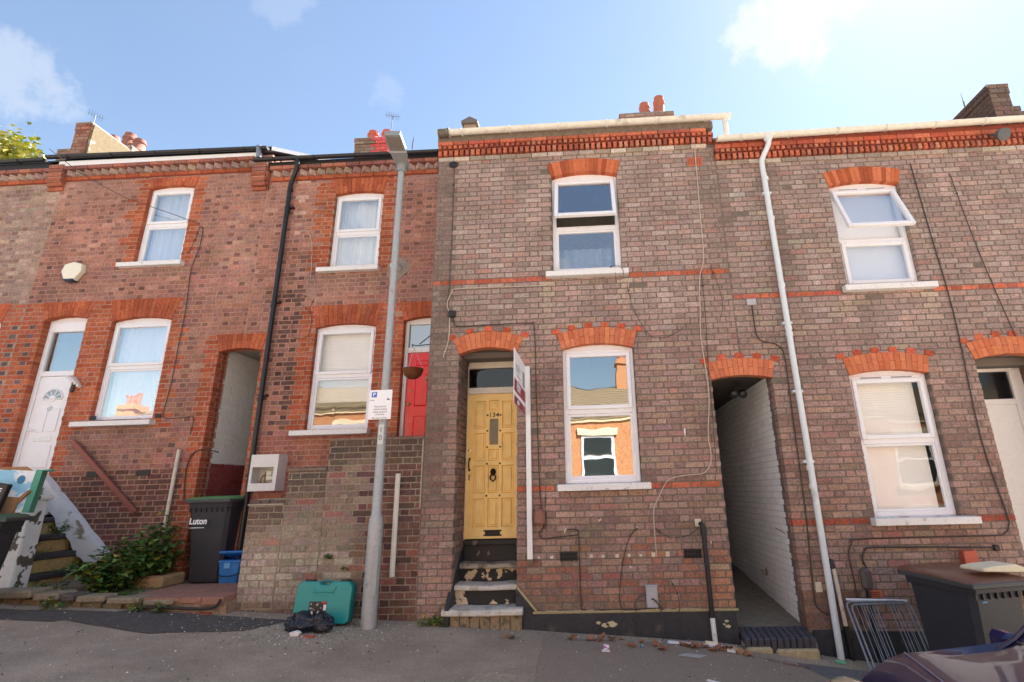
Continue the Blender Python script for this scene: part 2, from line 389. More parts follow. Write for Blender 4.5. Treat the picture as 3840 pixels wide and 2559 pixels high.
PIPEW = mat('pale_grey_plastic', (222, 228, 230), .42, var=.07, scale=4, col2=(160, 160, 150), thr=(.68, .85))
SLATE = mat('slate', (78, 80, 86), .7, var=.2, scale=6, bump=.4, bscale=30)
TILE = mat('roof_tile_clay', (146, 118, 96), .85, var=.22, scale=4, bump=.4, bscale=40)
CURT = mat('net_curtain', (246, 249, 252), .9, var=.04, scale=3)
BLIND = mat('cream_blind', (246, 243, 230), .8, var=.04, scale=2)
INSIDE = mat('room_plaster', (120, 112, 104), .9, var=.05, scale=2)
PLAINB = mat('plain_brick_render', (140, 104, 88), .95, var=.2, scale=12, bump=.4)
CONC = mat('concrete', (150, 144, 134), .9, var=.2, scale=6, bump=.5, bscale=70, col2=(104, 98, 88), thr=(.5, .72))
GL_NET = glass('glass_net', .20, (.98, .99, 1))
GL_MID = glass('glass_mid', .14, (.98, .99, 1))
GL_STRONG = glass('glass_strong', .30, (.6, .66, .68))
GL_BLUE = glass('glass_blue', .34, (.55, .62, .66), .02)
GL_BLIND = glass('glass_blind', .022, (.99, .99, 1))
METAL = mat('brass_worn', (150, 124, 80), .4, .9, var=.2)
CHROME = mat('chrome', (200, 200, 200), .25, .95, var=.05)

P_UP = [(160, 140, 129), (154, 132, 122), (167, 146, 135), (148, 127, 117), (174, 156, 145), (165, 134, 122), (140, 121, 112), (172, 142, 130), (158, 134, 126), (152, 135, 126)]
P_LO = [(148, 122, 109), (158, 126, 112), (142, 116, 105), (164, 132, 117), (134, 110, 101), (154, 132, 120), (170, 144, 129), (148, 126, 117)]
P_OR = [(168, 112, 88), (158, 102, 82), (174, 124, 100), (150, 98, 80)]
P_RED = [(152, 96, 80), (160, 102, 84), (142, 90, 78), (134, 88, 80), (164, 106, 88), (150, 100, 88), (138, 92, 83)]
P_HEAD = [(122, 86, 78), (112, 82, 77), (128, 90, 82), (134, 90, 78)]
P_SOOT = [(98, 72, 64), (86, 66, 60), (108, 80, 68), (80, 62, 57)]
P_QUOIN = [(168, 90, 60), (160, 82, 55), (174, 96, 64), (154, 80, 54), (164, 92, 66)]
P_ARCH = [(190, 100, 62), (182, 94, 58), (196, 106, 66), (176, 90, 56)]
P_PAINT = [(220, 128, 88), (212, 120, 80), (224, 136, 94), (206, 120, 84)]
P_STRING = [(180, 98, 74), (170, 92, 70), (188, 106, 82), (160, 88, 70)]
P_DENT = [(178, 102, 76), (160, 90, 68), (172, 116, 94), (186, 108, 80), (150, 86, 70)]
P_FAR = [(168, 142, 126), (156, 132, 118), (178, 154, 138), (146, 122, 110), (130, 108, 100)]
pick = lambda P, a=6: jit(random.choice(P), a)

# ------------------------------------------------------------------ shared house parts
def window(h, u0, u1, z0, zs, rise, Y, zt, glt, glb, fill=None, openang=0.0, sill=(.09, .09, .085), fw=.055, split_sash=True, curtain_bottom=None, sillm=None, recess=.07, vents=False, bgap=0.0):
    """uPVC window: outer frame with an arched head panel, opening top sash, fixed lower light, sill, curtain or blind."""
    y0 = Y + recess; y1 = y0 + .07; f = MB()
    f.box(u0, u0 + fw, y0, y1, z0, zs, .006); f.box(u1 - fw, u1, y0, y1, z0, zs, .006)
    f.box(u0 + fw, u1 - fw, y0, y1, z0, z0 + fw, .006); f.box(u0 + fw, u1 - fw, y0, y1, zs - fw, zs, .006); f.box(u0 + fw, u1 - fw, y0 + .002, y1, zt - .035, zt + .035, .006)
    if rise > 0:
        uc, zc, Rr, a = arch(u0, u1, zs, rise); ps = [(uc + Rr * math.sin(a * (1 - 2 * i / 12)), zc + Rr * math.cos(a * (1 - 2 * i / 12)) + .004) for i in range(13)]
        f.prism([(u0, zs + .001), (u1, zs + .001)] + ps, lambda u, v, d: (u, -d, v), -(y1 - .01), -(y0 + .006))
    w = obj('window', f, UPVC, h)
    ws = .052
    def sash(za, zb, ang, gm, proud):
        M = Matrix.Identity(4)
        if ang: M = Matrix.Translation((0, y0, zb)) @ Matrix.Rotation(-ang, 4, 'X') @ Matrix.Translation((0, -y0, -zb))
        s = MB(); a, b = u0 + fw - .012, u1 - fw + .012; ya, yb = y0 - proud, y0 + .035
        s.box(a, a + ws, ya, yb, za, zb, .007, M=M); s.box(b - ws, b, ya, yb, za, zb, .007, M=M); s.box(a + ws, b - ws, ya, yb, za, za + ws, .007, M=M); s.box(a + ws, b - ws, ya, yb, zb - ws, zb, .007, M=M)
        obj('sash', s, UPVC, w)
        g = MB(); g.box(a + ws - .005, b - ws + .005, y0 + .006, y0 + .012, za + ws - .005, zb - ws + .005, M=M); obj('pane', g, gm, w)
    sash(zt + .022, zs - fw + .012, openang, glt, .022)
    g = MB(); bd = .028; a, b, c, d = u0 + fw, u1 - fw, z0 + fw, zt - .035
    if split_sash == 'both': sash(c - .012, zt - .022, 0, glb, .02)
    else:
        f2 = MB(); f2.box(a, a + bd, y0 + .012, y0 + .05, c, d, .004); f2.box(b - bd, b, y0 + .012, y0 + .05, c, d, .004); f2.box(a + bd, b - bd, y0 + .012, y0 + .05, c, c + bd, .004); f2.box(a + bd, b - bd, y0 + .012, y0 + .05, d - bd, d, .004)
        obj('glazing_bead', f2, UPVC, w); g.box(a + .01, b - .01, y0 + .024, y0 + .030, c + .01, d - .01); obj('pane', g, glb, w)
    if vents:
        v = MB()
        for k in (-1, 1): v.box((u0 + u1) / 2 + k * .06, (u0 + u1) / 2 + k * (.06 + (u1 - u0) * .26), y0 - .008, y0, zs - .034, zs - .020)
        obj('trickle_vent', v, mat('vent_grey', (150, 150, 152), .5), w)
    if sill:
        s = MB(); el, er, pr = sill; hh = .085
        s.prism([(0, 0), (Y - pr - (Y + recess + .02), 0)] if False else [(-pr, -hh), (-pr, -.012), (recess + .02, .0), (recess + .02, -hh)], lambda u, v, d: (d, Y + u, z0 + v), u0 - el, u1 + er)
        obj('sill', s, sillm or SILLW, w, bevel=.006)
    zlo = z0 + fw if curtain_bottom is None else curtain_bottom; yc = y1 + (.03 if fill in ('blind', 'white') else .08)
    if fill == 'net':
        for za, zb in ((zlo, zs),):
            n = 70; c_ = MB(); vs = []; k1, k2 = random.uniform(5, 7), random.uniform(0, 6)
            for i in range(n + 1):
                t = i / n; yy = yc + .022 * math.sin(t * 2 * math.pi * k1 * 2.3 + 1.5 * math.sin(t * 9 + k2)) + .012 * math.sin(t * 71 + k2)
                vs += [(u0 + .02 + (u1 - u0 - .04) * t, yy, za), (u0 + .02 + (u1 - u0 - .04) * t, yc + (yy - yc) * .8, zb)]
            c_.add(vs, [(2 * i, 2 * i + 2, 2 * i + 3, 2 * i + 1) for i in range(n)]); obj('curtain', c_, CURT, w, smooth=True)
    elif fill == 'white':
        c_ = MB(); c_.box(u0 + .02, u1 - .02, yc, yc + .01, zlo, zs - .02); obj('blind', c_, mat('white_roller_blind', (246, 246, 246), .8, var=.02), w)
    elif fill == 'blind':
        c_ = MB(); nsl = int((zs - zlo) / .03); a, b = u0 + .03, u1 - .03 - bgap
        for i in range(nsl):
            z = zs - .02 - i * .03; c_.quad((a, yc - .002, z - .03), (b, yc - .002, z - .03), (b, yc + .002, z), (a, yc + .002, z))
        obj('blind', c_, BLIND, w)
    return w
def tube_part(name, pts, r, m, parent, n=8, smooth=True, label=None):
    b = MB(); b.tube(pts, r, n); return obj(name, b, m, parent, smooth=smooth, label=label)
def curve(pts, k=6):
    """Catmull-Rom through the points."""
    P = [Vector(p) for p in pts]; out = []
    for i in range(len(P) - 1):
        a, b, c, d = P[max(i - 1, 0)], P[i], P[i + 1], P[min(i + 2, len(P) - 1)]
        for j in range(k):
            t = j / k; out.append(0.5 * (2 * b + (c - a) * t + (2 * a - 5 * b + 4 * c - d) * t * t + (3 * b - a - 3 * c + d) * t ** 3))
    out.append(P[-1]); return out
def cable(h, uz, Y, r=.007, m=None, k=5, clips=0, label=None):
    r *= .68
    pts = curve([(u, Y - .018, z) for u, z in uz], k); b = MB(); b.tube(pts, r, 6)
    for i in range(2, len(pts) - 2, clips or 10 ** 6):
        p = pts[i]; b.box(p.x - .012, p.x + .012, p.y - .012, p.y + .012, p.z - .006, p.z + .006)
    return obj('cable', b, m or CABLE, h, smooth=True, label=label)
def shell(h, x0, x1, y, z0, eave, ridge_y, ridge_z, roofm, pz=(None, None), ov=.06):
    yb = 2 * ridge_y - y; e = .004; t = .2
    b = MB(); b.box(x0 + e, x1 - e, yb - t, yb, z0, eave); obj('rear_wall', b, PLAINB, h)
    for (xa, xb), zp in zip(((x0 + e, x0 + e + .1), (x1 - e - .1, x1 - e)), pz):
        zw = z0 if zp is None else zp                                 # a passage runs below this wall
        b = MB(); b.prism([(y + .27, zw), (yb - t - e, zw), (yb - t - e, eave - .02), (ridge_y, ridge_z - .03), (y + .27, eave - .02)], lambda u, v, d: (d, u, v), xa, xb); obj('party_wall', b, PLAINB, h)
    for s in (0, 1):
        ya = y - ov if s == 0 else yb + ov; b = MB(); n = 16
        for i in range(n):                                         # lapped courses of tiles
            t0, t1 = i / n, (i + 1) / n; f = lambda t: (ya + (ridge_y - ya) * t, eave + (ridge_z - eave) * t)
            (p0, q0), (p1, q1) = f(t0), f(t1); b.quad((x0 + e, p0, q0 + .03), (x1 - e, p0, q0 + .03), (x1 - e, p1, q1 + .012), (x0 + e, p1, q1 + .012)); b.quad((x0 + e, p0, q0), (x1 - e, p0, q0), (x1 - e, p0, q0 + .03), (x0 + e, p0, q0 + .03))
        b.quad((x0 + e, ya, eave - .05), (x0 + e, ridge_y, ridge_z - .05), (x1 - e, ridge_y, ridge_z - .05), (x1 - e, ya, eave - .05))
        for xx in (x0 + e, x1 - e): b.quad((xx, ya, eave - .05), (xx, ya, eave + .03), (xx, ridge_y, ridge_z + .03), (xx, ridge_y, ridge_z - .05))
        obj('roof', b, roofm, h)
    for za, zb in ((z0 + .02, z0 + .08), ((z0 + eave) / 2 + .3, (z0 + eave) / 2 + .5)):
        b = MB(); b.box(x0 + .11, x1 - .11, y + .27, yb - t - e, za, zb); obj('floor_slab', b, INSIDE, h)
def gutter(h, x0, x1, y, z, m, r=.052, brackets=0, drop=0.0):
    b = MB(); n = 10; vs = []
    for x, zz in ((x0, z), (x1, z + drop)):
        for i in range(n + 1):
            w = math.pi * i / n; vs.append((x, y + r * math.cos(w), zz - r * math.sin(w)))
        for i in range(n + 1):
            w = math.pi * (1 - i / n); vs.append((x, y + (r - .008) * math.cos(w), zz - (r - .008) * math.sin(w)))
    k = 2 * (n + 1); b.add(vs, [(i, (i + 1) % k, k + (i + 1) % k, k + i) for i in range(k)])
    for x, zz in ((x0, z), (x1, z + drop)): b.add([(x, y + r * math.cos(math.pi * i / n), zz - r * math.sin(math.pi * i / n)) for i in range(n + 1)], [tuple(range(n + 1))])
    g = obj('gutter', b, m, h, smooth=True)
    if brackets:
        for i in range(brackets):
            c = MB(); x = x0 + (x1 - x0) * (i + .5) / brackets; zz = z + drop * (i + .5) / brackets; c.tube([(x, y + (r + .005) * math.cos(w), zz - (r + .005) * math.sin(w)) for w in [math.pi * j / 8 for j in range(9)]], .009, 5)
            obj('gutter_bracket', c, m, g)
    return g
def chimney(h, x0, x1, y0, y1, z0, z1, pots, bricks, potm, cap=None):
    c = MB(); c.box(x0 + .006, x1 - .006, y0 + .006, y1 - .006, z0, z1 - .01)
    st = obj('chimney', c, MO_GREY, h)
    b = MB(); k = 0; z = z0
    while z < z1 - .05:
        for fr, L in ((front(y0), (x0, x1)), (Frame((x0, 0, 0), (0, -1, 0), (-1, 0, 0)), (-y1, -y0)), (Frame((x1, 0, 0), (0, 1, 0), (1, 0, 0)), (y0, y1))):
            u = L[0] - (.11 if k % 2 else 0); top = z > z1 - .17; pr = .025 if top else .003
            while u < L[1]:
                a, e = max(u, L[0]), min(u + .225, L[1]); u += .225
                if e - a > .04: b.prism([(a + .005, z + .005), (e - .005, z + .005), (e - .005, z + .07), (a + .005, z + .07)], fr, -.05, pr, col=bricks((a + e) / 2, z), cham=.003)
        z += .075; k += 1
    obj('chimney_brick', b, BR, st)
    b = MB(); b.box(x0 - .02, x1 + .02, y0 - .02, y1 + .02, z1 - .01, z1 + .035, .01); obj('chimney_cap', b, CONC, st)
    for (px, py, hh, r, lean) in pots:
        b = MB(); M = Matrix.Translation((px, py, z1 + .03)) @ Matrix.Rotation(lean, 4, 'Y')
        b.lathe([(r * 1.12, 0), (r * 1.12, .04), (r, .06), (r * .84, hh * .7), (r * .95, hh * .72), (r * .95, hh * .8), (r * .8, hh * .83), (r * .78, hh), (r * .62, hh), (r * .62, hh - .1)], n=18, M=M); obj('chimney_pot', b, potm, st, smooth=True)
    return st
def aerial(h, x, y, z0, z1, ang=0.3):
    b = MB(); b.tube([(x, y, z0), (x + .01, y, z1)], .008, 6); dx, dy = math.cos(ang), math.sin(ang)
    b.tube([(x - dx * .15, y - dy * .15, z1 - .02), (x + dx * .18, y + dy * .18, z1 + .02)], .006, 5)
    for i in range(6):
        t = -.12 + i * .05; b.tube([(x + dx * t, y + dy * t, z1 - .08), (x + dx * t, y + dy * t, z1 + .08)], .004, 4)
    return obj('aerial', b, mat('dull_aluminium', (120, 122, 126), .5, .8), h)

# ------------------------------------------------------------------ centre house (number 134)
def centre_house():
    X0, X1, Y = -2.06, 1.86, 0.0
    h = thing('terraced_house', 'brown brick house with the yellow door numbered 134', 'house', ((X0 + X1) / 2, Y, gz(0, 0)), group='terraced houses in the row')
    fr = front(Y); PI = .0738; ZR = 4.198
    W_UP = dict(u0=-.445, u1=.475, z0=4.315, zs=5.765, rise=.062); W_LO = dict(u0=-.352, u1=.548, z0=1.625, zs=3.255, rise=.062); D = dict(u0=-1.665, u1=-.925, z0=.30, zs=3.245, rise=.075)
    PASS = dict(u0=1.485, u1=2.215, z0=-.3, zs=2.80, rise=.045)
    def cf(u, z, head):
        row = round((z - ZR) / PI - .5)
        if row == 0 and (u < -.40 or u > .52): return pick(P_STRING)
        if row == -36 and (u > .62 or -.90 < u < -.40): return pick(P_STRING)
        t = sm(4.4, 2.2, z + .8 * nz(u * .9, z * .9)); c = mixc(pick(P_UP), pick(P_LO), t)
        if z < .95 and u > -.9:
            if random.random() < sm(.95, .6, z) * .62: c = pick(P_OR)
            c = mixc(c, (120, 106, 84), .55 * sm(.55, .3, z))
        if u > 1.25 and z < .75: c = mixc(c, (196, 140, 88), .45)
        if random.random() < .03: c = mixc(c, (196, 176, 160), .35)
        if random.random() < .03: c = mixc(c, (180, 100, 82), .35)
        c = mixc(c, mixc((154, 135, 124), (146, 116, 104), t), .30)
        k = .42 * sm(-1.68, -1.9, u) * sm(.6, 2.0, z) * (.6 + .4 * random.random()) + .16 * max(0, nz(u * 1.6 + 7, z * .7)) + .25 * sm(1.4, 1.75, u) * sm(3.2, 5.2, z)
        for a, b, zz in ((-.60, -.40, 4.27), (.5, .62, 4.27), (-.6, -.38, 1.66), (.57, .72, 1.66)):      # soot beside the sill ends
            if a < u < b and abs(z - zz) < .07: k += .35
        c = mixc(c, (78, 66, 58), k)
        for ux, zt in ((-.51, 4.20), (.52, 4.20)):                                                   # pale run-off under the upper sill
            c = mixc(c, (196, 180, 152), .38 * sm(.11, .03, abs(u - ux)) * sm(zt - .75, zt - .2, z) * (z < zt))
        return c
    holes = [hole(**W_UP, ring=.215), hole(**W_LO, ring=.215), hole(**D, ring=.2), hole(**PASS, ring=.2)]
    specs = lay(X0, X1, -.25, 6.09, PI, ZR, holes, cf, phase=.04)
    emit(h, specs, fr, BR)
    core = wallcore(X0, X1, -.6, 6.5, [(-.445, .475, 4.23, 5.83), (-.352, .548, 1.54, 3.32), (-1.665, -.925, -.6, 3.32), (1.485, X1 + .1, -.6, 2.85)], fr)
    obj('wall', core, MO_GREY, h)
    # left flank that stands forward of the red-door house
    fl = Frame((X0, 0, 0), (0, -1, 0), (-1, 0, 0)); emit(h, lay(-1.28, -.1, 1.9, 6.4, PI, ZR, [], cf), fl, BR, 0)
    b = MB(); b.box(X0 + .0, X0 + .2, .26, 1.29, 1.2, 6.45); obj('flank_wall', b, MO_GREY, h)
    # arches
    ring(h, fr, W_UP['u0'], W_UP['u1'], W_UP['zs'], W_UP['rise'], .215, 17, P_ARCH + P_PAINT[:2], BRP, split=False, gap=.0015)
    for w, n in ((W_LO, 15), (D, 13)): ring(h, fr, w['u0'], w['u1'], w['zs'], w['rise'], .215, n, P_PAINT, BRP)
    def dents(u0, u1, zs, rise, n, hh=.065):
        uc, zc, Rr, a = arch(u0, u1, zs, rise)
        for i in range(n):
            w = -a * 1.02 + 2.04 * a * (i + .0) / (n - 1); b = MB(); ww = .048; Ro = Rr + .218
            u, z = uc + Ro * math.sin(w), zc + Ro * math.cos(w); ca, sa = math.cos(w * .8), math.sin(w * .8)
            poly = [(u + x * ca + y * sa, z - x * sa + y * ca) for x, y in ((-ww, 0), (ww, 0), (ww, hh), (-ww, hh))]
            b.prism(poly, fr, -.05, .012, col=jit(random.choice([(190, 92, 66), (178, 84, 60), (196, 100, 72)]), 6), cham=.003); obj('dentil_brick', b, BR, h)
    dents(W_LO['u0'], W_LO['u1'], W_LO['zs'], W_LO['rise'], 6); dents(D['u0'], D['u1'], D['zs'], D['rise'], 5)
    cornice(h, X0, X1, Y, 6.09)
    # door recess
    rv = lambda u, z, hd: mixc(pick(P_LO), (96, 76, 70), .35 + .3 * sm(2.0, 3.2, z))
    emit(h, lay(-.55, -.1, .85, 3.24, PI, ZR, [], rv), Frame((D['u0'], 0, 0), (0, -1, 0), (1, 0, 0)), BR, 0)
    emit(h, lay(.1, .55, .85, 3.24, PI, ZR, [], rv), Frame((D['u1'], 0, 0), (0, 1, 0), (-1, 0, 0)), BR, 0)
    b = MB(); b.box(D['u0'] - .25, D['u0'] - .008, .26, .75, -.2, 3.4); b.box(D['u1'] + .008, D['u1'] + .25, .26, .75, -.2, 3.4); b.box(D['u0'] - .0, D['u1'] + .0, .1, .75, 3.325, 3.45); obj('door_reveal', b, MO_GREY, h)
    yellow_door(h, D)
    # windows
    window(h, **W_UP, Y=Y, zt=4.985, glt=GL_BLUE, glb=GL_NET, fill=None, openang=R(20), sill=(.09, .075, .1))
    b = MB(); b.quad((-.9, 1.3, 4.0), (1.0, 1.3, 4.0), (1.0, 1.3, 6.2), (-.9, 1.3, 6.2)); obj('room_wall', b, mat('room_cream', (214, 204, 188), .9), h)
    b = MB(); n = 40; vs = []
    for i in range(n + 1):
        t = i / n; vs += [(-.40 + .83 * t, .36 + .02 * math.sin(t * 40), 4.36), (-.40 + .83 * t, .36 + .02 * math.sin(t * 40), 4.80)]
    b.add(vs, [(2 * i, 2 * i + 2, 2 * i + 3, 2 * i + 1) for i in range(n)]); obj('curtain', b, mat('grey_net_curtain', (176, 184, 190), .9), h, smooth=True)
    window(h, **W_LO, Y=Y, zt=2.475, glt=GL_STRONG, glb=GL_STRONG, sill=(.085, .1, .1))
    # black bitumen plinth with a raking end beside the steps
    b = MB(); rk = [(-.93, -.22), (1.478, -.22), (1.478, .262), (-.70, .272), (-.93, .53)]
    b.prism(rk, fr, -.05, .035); obj('plinth', b, mat('black_bitumen_paint', (50, 50, 54), .62, var=.25, scale=5, col2=(90, 84, 76), thr=(.60, .78), bump=.5, bscale=40), h, bevel=.008)
    b = MB()
    for i in range(34):
        u = -.70 + 2.16 * i / 33; b.box(u - .04, u + .04, -.040, .01, .258, .276 + random.uniform(0, .014), .004)
    b.prism([(-.93, .53), (-.70, .272), (-.69, .29), (-.92, .55)], fr, 0, .042); obj('plinth_edge', b, mat('plinth_mortar', (176, 160, 120), .9, var=.25, scale=20), h)
    b = MB()
    for u, z, s in ((.05, .14, .05), (.12, .15, .06), (-.02, .165, .03), (1.36, .16, .025), (1.37, .11, .03), (1.33, .13, .018)):
        poly = [(u + s * (.7 + .5 * random.random()) * math.cos(w), z + s * .55 * (.6 + .6 * random.random()) * math.sin(w)) for w in [2 * math.pi * i / 9 for i in range(9)]]
        b.prism(poly, fr, .03, .0375)
    obj('paint_chip', b, mat('bare_render', (196, 184, 148), .9, var=.2), h)
    # vents, boxes, pipes
    for u0, u1 in ((-.43, -.23), (.965, 1.16)):
        b = MB(); b.box(u0, u1, -.02, .02, .79, .885, .004); v = obj('air_brick', b, BLACKM, h)
        b = MB()
        for i in range(6):
            for j in range(2): b.box(u0 + .018 + i * .029, u0 + .034 + i * .029, -.0225, -.01, .80 + j * .042, .826 + j * .042)
        obj('vent_slot', b, mat('vent_hole', (8, 8, 8), .9, var=0), v)
    b = MB(); b.box(.512, .638, -.06, 0, .30, .525, .01); b.box(.505, .645, -.07, 0, .515, .53, .004); obj('service_box', b, mat('grey_plastic', (176, 176, 178), .55, var=.08, scale=12), h)
    b = MB(); b.box(-.715, -.59, -.11, 0, 1.17, 1.35, .03); obj('duct_cowl', b, mat('brown_plastic', (140, 92, 76), .55), h)
    b = MB(); b.tube([(1.175, -.03, 1.15), (1.19, -.07, 1.13), (1.195, -.07, 1.06), (1.205, -.06, .2)], .026, 10); b.tube([(1.195, -.07, 1.12), (1.195, -.07, 1.04)], .034, 10); pb = obj('waste_pipe', b, mat('black_pipe_paint', (36, 34, 34), .5, col2=(210, 205, 195), thr=(.7, .74), scale=30), h, smooth=True)
    tube_part('pipe_end', [(1.205, -.06, .2), (1.212, -.06, -.05)], .0265, SILLW, pb, 10)
    b = MB(); b.box(1.12, 1.19, -.012, 0, 1.12, 1.2, .004); obj('pipe_patch', b, mat('filler', (214, 202, 178), .9), h)
    b = MB()
    for i in range(13):
        u = -.66 + i * .145 + random.uniform(-.02, .02)
        if -.45 < u < -.2 or u > 1.45 or .9 < u < 1.17: continue
        r_ = random.uniform(.012, .022); b.box(u - r_, u + r_, -.011, 0, .83 - r_, .83 + r_ * random.uniform(.6, 1.6), .004)
    for u, z in ((-.36, 1.12), (-.37, 1.10), (.47, 1.12), (.03, 1.21), (.05, 1.22), (.36, .71), (.62, .3), (1.28, .95), (1.22, .96), (1.1, 2.15)):
        b.box(u - .008, u + .008, -.011, 0, z - .014, z + .012, .003)
    obj('filler_spot', b, mat('filler', (214, 202, 178), .9), h)
    b = MB(); b.box(1.09, 1.108, -.011, 0, 2.13, 2.22, .003); obj('paint_mark', b, SILLW, h)
    b = MB(); b.box(-1.82, -1.73, -.05, 0, 3.74, 3.83, .008); obj('junction_box', b, BLACKP, h)
    b = MB(); b.box(-1.9, -1.78, -.06, 0, 6.0, 6.08, .02); obj('junction_box', b, BLACKP, h)
    b = MB(); b.box(1.47, 1.68, -.010, 0, 5.83, 5.965, .003); v = obj('air_brick', b, mat('terracotta_vent', (196, 112, 84), .85, var=.1), h)
    b = MB()
    for i in range(9): b.box(1.482 + i * .0215, 1.490 + i * .0215, -.0125, -.005, 5.845, 5.95)
    obj('vent_slot', b, mat('vent_red_shadow', (130, 60, 44), .9), v)
    cable(h, [(-1.83, 6.03), (-1.82, 5.08), (-1.83, 4.17), (-1.855, 3.93)], Y)
    cable(h, [(-1.87, 3.21), (-1.81, 3.45), (-1.81, 3.78), (-1.85, 3.93), (-1.79, 4.09), (-1.67, 4.14), (-.54, 4.13)], Y, .009, CABLEW)
    cable(h, [(-1.76, 3.75), (-1.74, 3.64), (-1.66, 3.615), (-1.25, 3.62), (-.77, 3.62), (-.70, 3.54), (-.68, 2.73), (-.65, 1.54), (-.60, 1.2), (-.66, 1.09), (-.62, 1.03), (-.48, 1.04), (-.22, 1.06)], Y, .010, k=4, clips=9)
    cable(h, [(-.58, 1.54), (-.59, 1.35), (-.58, 1.2), (-.6, 1.12)], Y, .006)
    cable(h, [(-.34, 1.12), (-.23, 1.115), (-.21, 1.05), (-.21, .73), (-.205, .36), (-.17, .29), (.1, .285), (.56, .285)], Y, .011)
    cable(h, [(.47, 1.12), (.36, 1.01), (.27, .73), (.22, .4), (.26, .24), (.27, 0.05)], Y, .008)
    cable(h, [(.60, .36), (.52, .43), (.40, .38), (.40, .2), (.41, .02)], Y - .03, .006)
    cable(h, [(.58, .40), (.66, .3), (.665, .1), (.66, -.05)], Y - .05, .010)
    cable(h, [(.78, .6), (.86, .4), (.86, .2), (.88, -.06)], Y - .03, .006)
    cable(h, [(1.60, 6.4), (1.57, 5.2), (1.55, 4.45), (1.47, 4.15), (1.43, 3.7), (1.405, 3.32), (1.43, 2.66), (1.37, 2.14), (1.38, 1.95), (1.36, 1.80), (1.27, 1.70), (1.1, 1.685), (.95, 1.665), (.84, 1.62), (.75, 1.48), (.67, 1.33), (.655, 1.15), (.66, .81)], Y, .009, CABLEW)
    cable(h, [(1.50, 4.25), (1.49, 3.6), (1.46, 3.0), (1.44, 2.2), (1.42, 1.7)], Y, .006)
    cable(h, [(1.62, 4.3), (1.70, 4.02), (1.72, 3.75), (1.66, 3.55)], Y, .005)
    cable(h, [(.52, 4.12), (.57, 3.8), (.66, 3.58), (.75, 3.42), (.83, 3.36), (1.0, 3.37), (1.2, 3.48)], Y, .005)
    cable(h, [(.30, 4.31), (.38, 4.33), (.46, 4.30), (.48, 4.2), (.43, 4.13), (.38, 4.16), (.37, 4.24)], Y - .09, .005)
    cable(h, [(.66, 1.12), (.8, 1.02), (1.0, 1.02), (1.15, 1.1)], Y, .005)
    gutter(h, X0 + .01, 2.10, Y - .16, 6.50, GUTW, .058, 6, drop=.02)
    b = MB(); b.lathe([(.062, 0), (.062, .12)], (0, 0, 0), 12, Matrix.Translation((X0 + .02, Y - .16, 6.485)) @ Matrix.Rotation(R(90), 4, 'Y')); b.lathe([(.07, 0), (.07, .03)], (0, 0, 0), 12, Matrix.Translation((X0 + .15, Y - .16, 6.485)) @ Matrix.Rotation(R(90), 4, 'Y')); obj('gutter_end', b, mat('mossy_gutter', (104, 98, 84), .8, var=.3, scale=20), h, smooth=True)
    tube_part('downpipe', [(2.02, -.16, 6.47), (2.02, -.15, 6.12)], .035, GUTW, h, 10)
    b = MB(); b.box(X0, X1, -.10, .2, 6.375, 6.475); obj('fascia', b, mat('sooty_render', (118, 104, 90), .95, var=.3, scale=9, bump=.5), h)
    shell(h, X0, X1, Y, -.6, 6.5, 4.0, 8.85, TILE, (None, 3.02))
    chimney(h, .9, 2.1, 3.7, 4.3, 8.3, 9.66, [(1.52, 4.0, .46, .14, -.03), (1.83, 4.0, .62, .145, .05)], lambda u, z: pick(P_LO), mat('terracotta', (186, 108, 84), .8, var=.15, scale=8, bump=.3))
    b = MB(); b.box(-2.21, -1.98, 1.9, 2.2, 7.4, 8.26); v = obj('vent_cowl', b, mat('old_render', (170, 150, 130), .9), h)
    b = MB(); b.prism([(-2.25, 8.22), (-1.94, 8.22), (-1.94, 8.27), (-2.095, 8.36), (-2.25, 8.27)], lambda u, z, d: (u, -d, z), -2.26, -1.84); obj('cowl_top', b, mat('grey_lead', (110, 106, 100), .7), v)
    return h

def cornice(h, X0, X1, Y, zb):
    """Pale header course, dentil row, toothed row and top course, each a little further out."""
    fr = front(Y); n = int((X1 - X0) / .078)
    def row(name, w, gap, z0, z1, pr, P, m=BR):
        u = X0
        while u + w <= X1 + .002:
            b = MB(); b.prism([(u, z0), (u + w, z0), (u + w, z1), (u, z1)], fr, -.08, pr + random.uniform(-.003, .003), col=pick(P), cham=.003); obj(name, b, m, h); u += w + gap
    row('cornice_brick', .216, .009, zb + .012, zb + .075, .028, [(176, 162, 148), (158, 142, 128), (186, 172, 156), (146, 130, 118)])
    row('dentil_brick', .050, .0285, zb + .088, zb + .168, .060, P_DENT)
    b = MB(); b.box(X0, X1, -.052 + Y, Y + .1, zb + .17, zb + .184); b.box(X0, X1, -.004 + Y, Y + .1, zb + .076, zb + .17); obj('cornice_bed', b, mat('dark_red_mortar', (134, 66, 50), .95, var=.2), h)
    b = MB(); u = X0
    while u + .045 <= X1:
        b.prism([(u, zb + .186), (u + .045, zb + .186), (u + .045, zb + .232), (u, zb + .232)], fr, -.08, .086, col=pick(P_DENT), cham=.004); u += .0755
    b.box(X0, X1, Y - .062, Y + .1, zb + .186, zb + .232, col=(120, 60, 48)); obj('toothed_course', b, BR, h)
    row('cornice_brick', .216, .009, zb + .236, zb + .296, .098, P_STRING + [(170, 84, 64)])

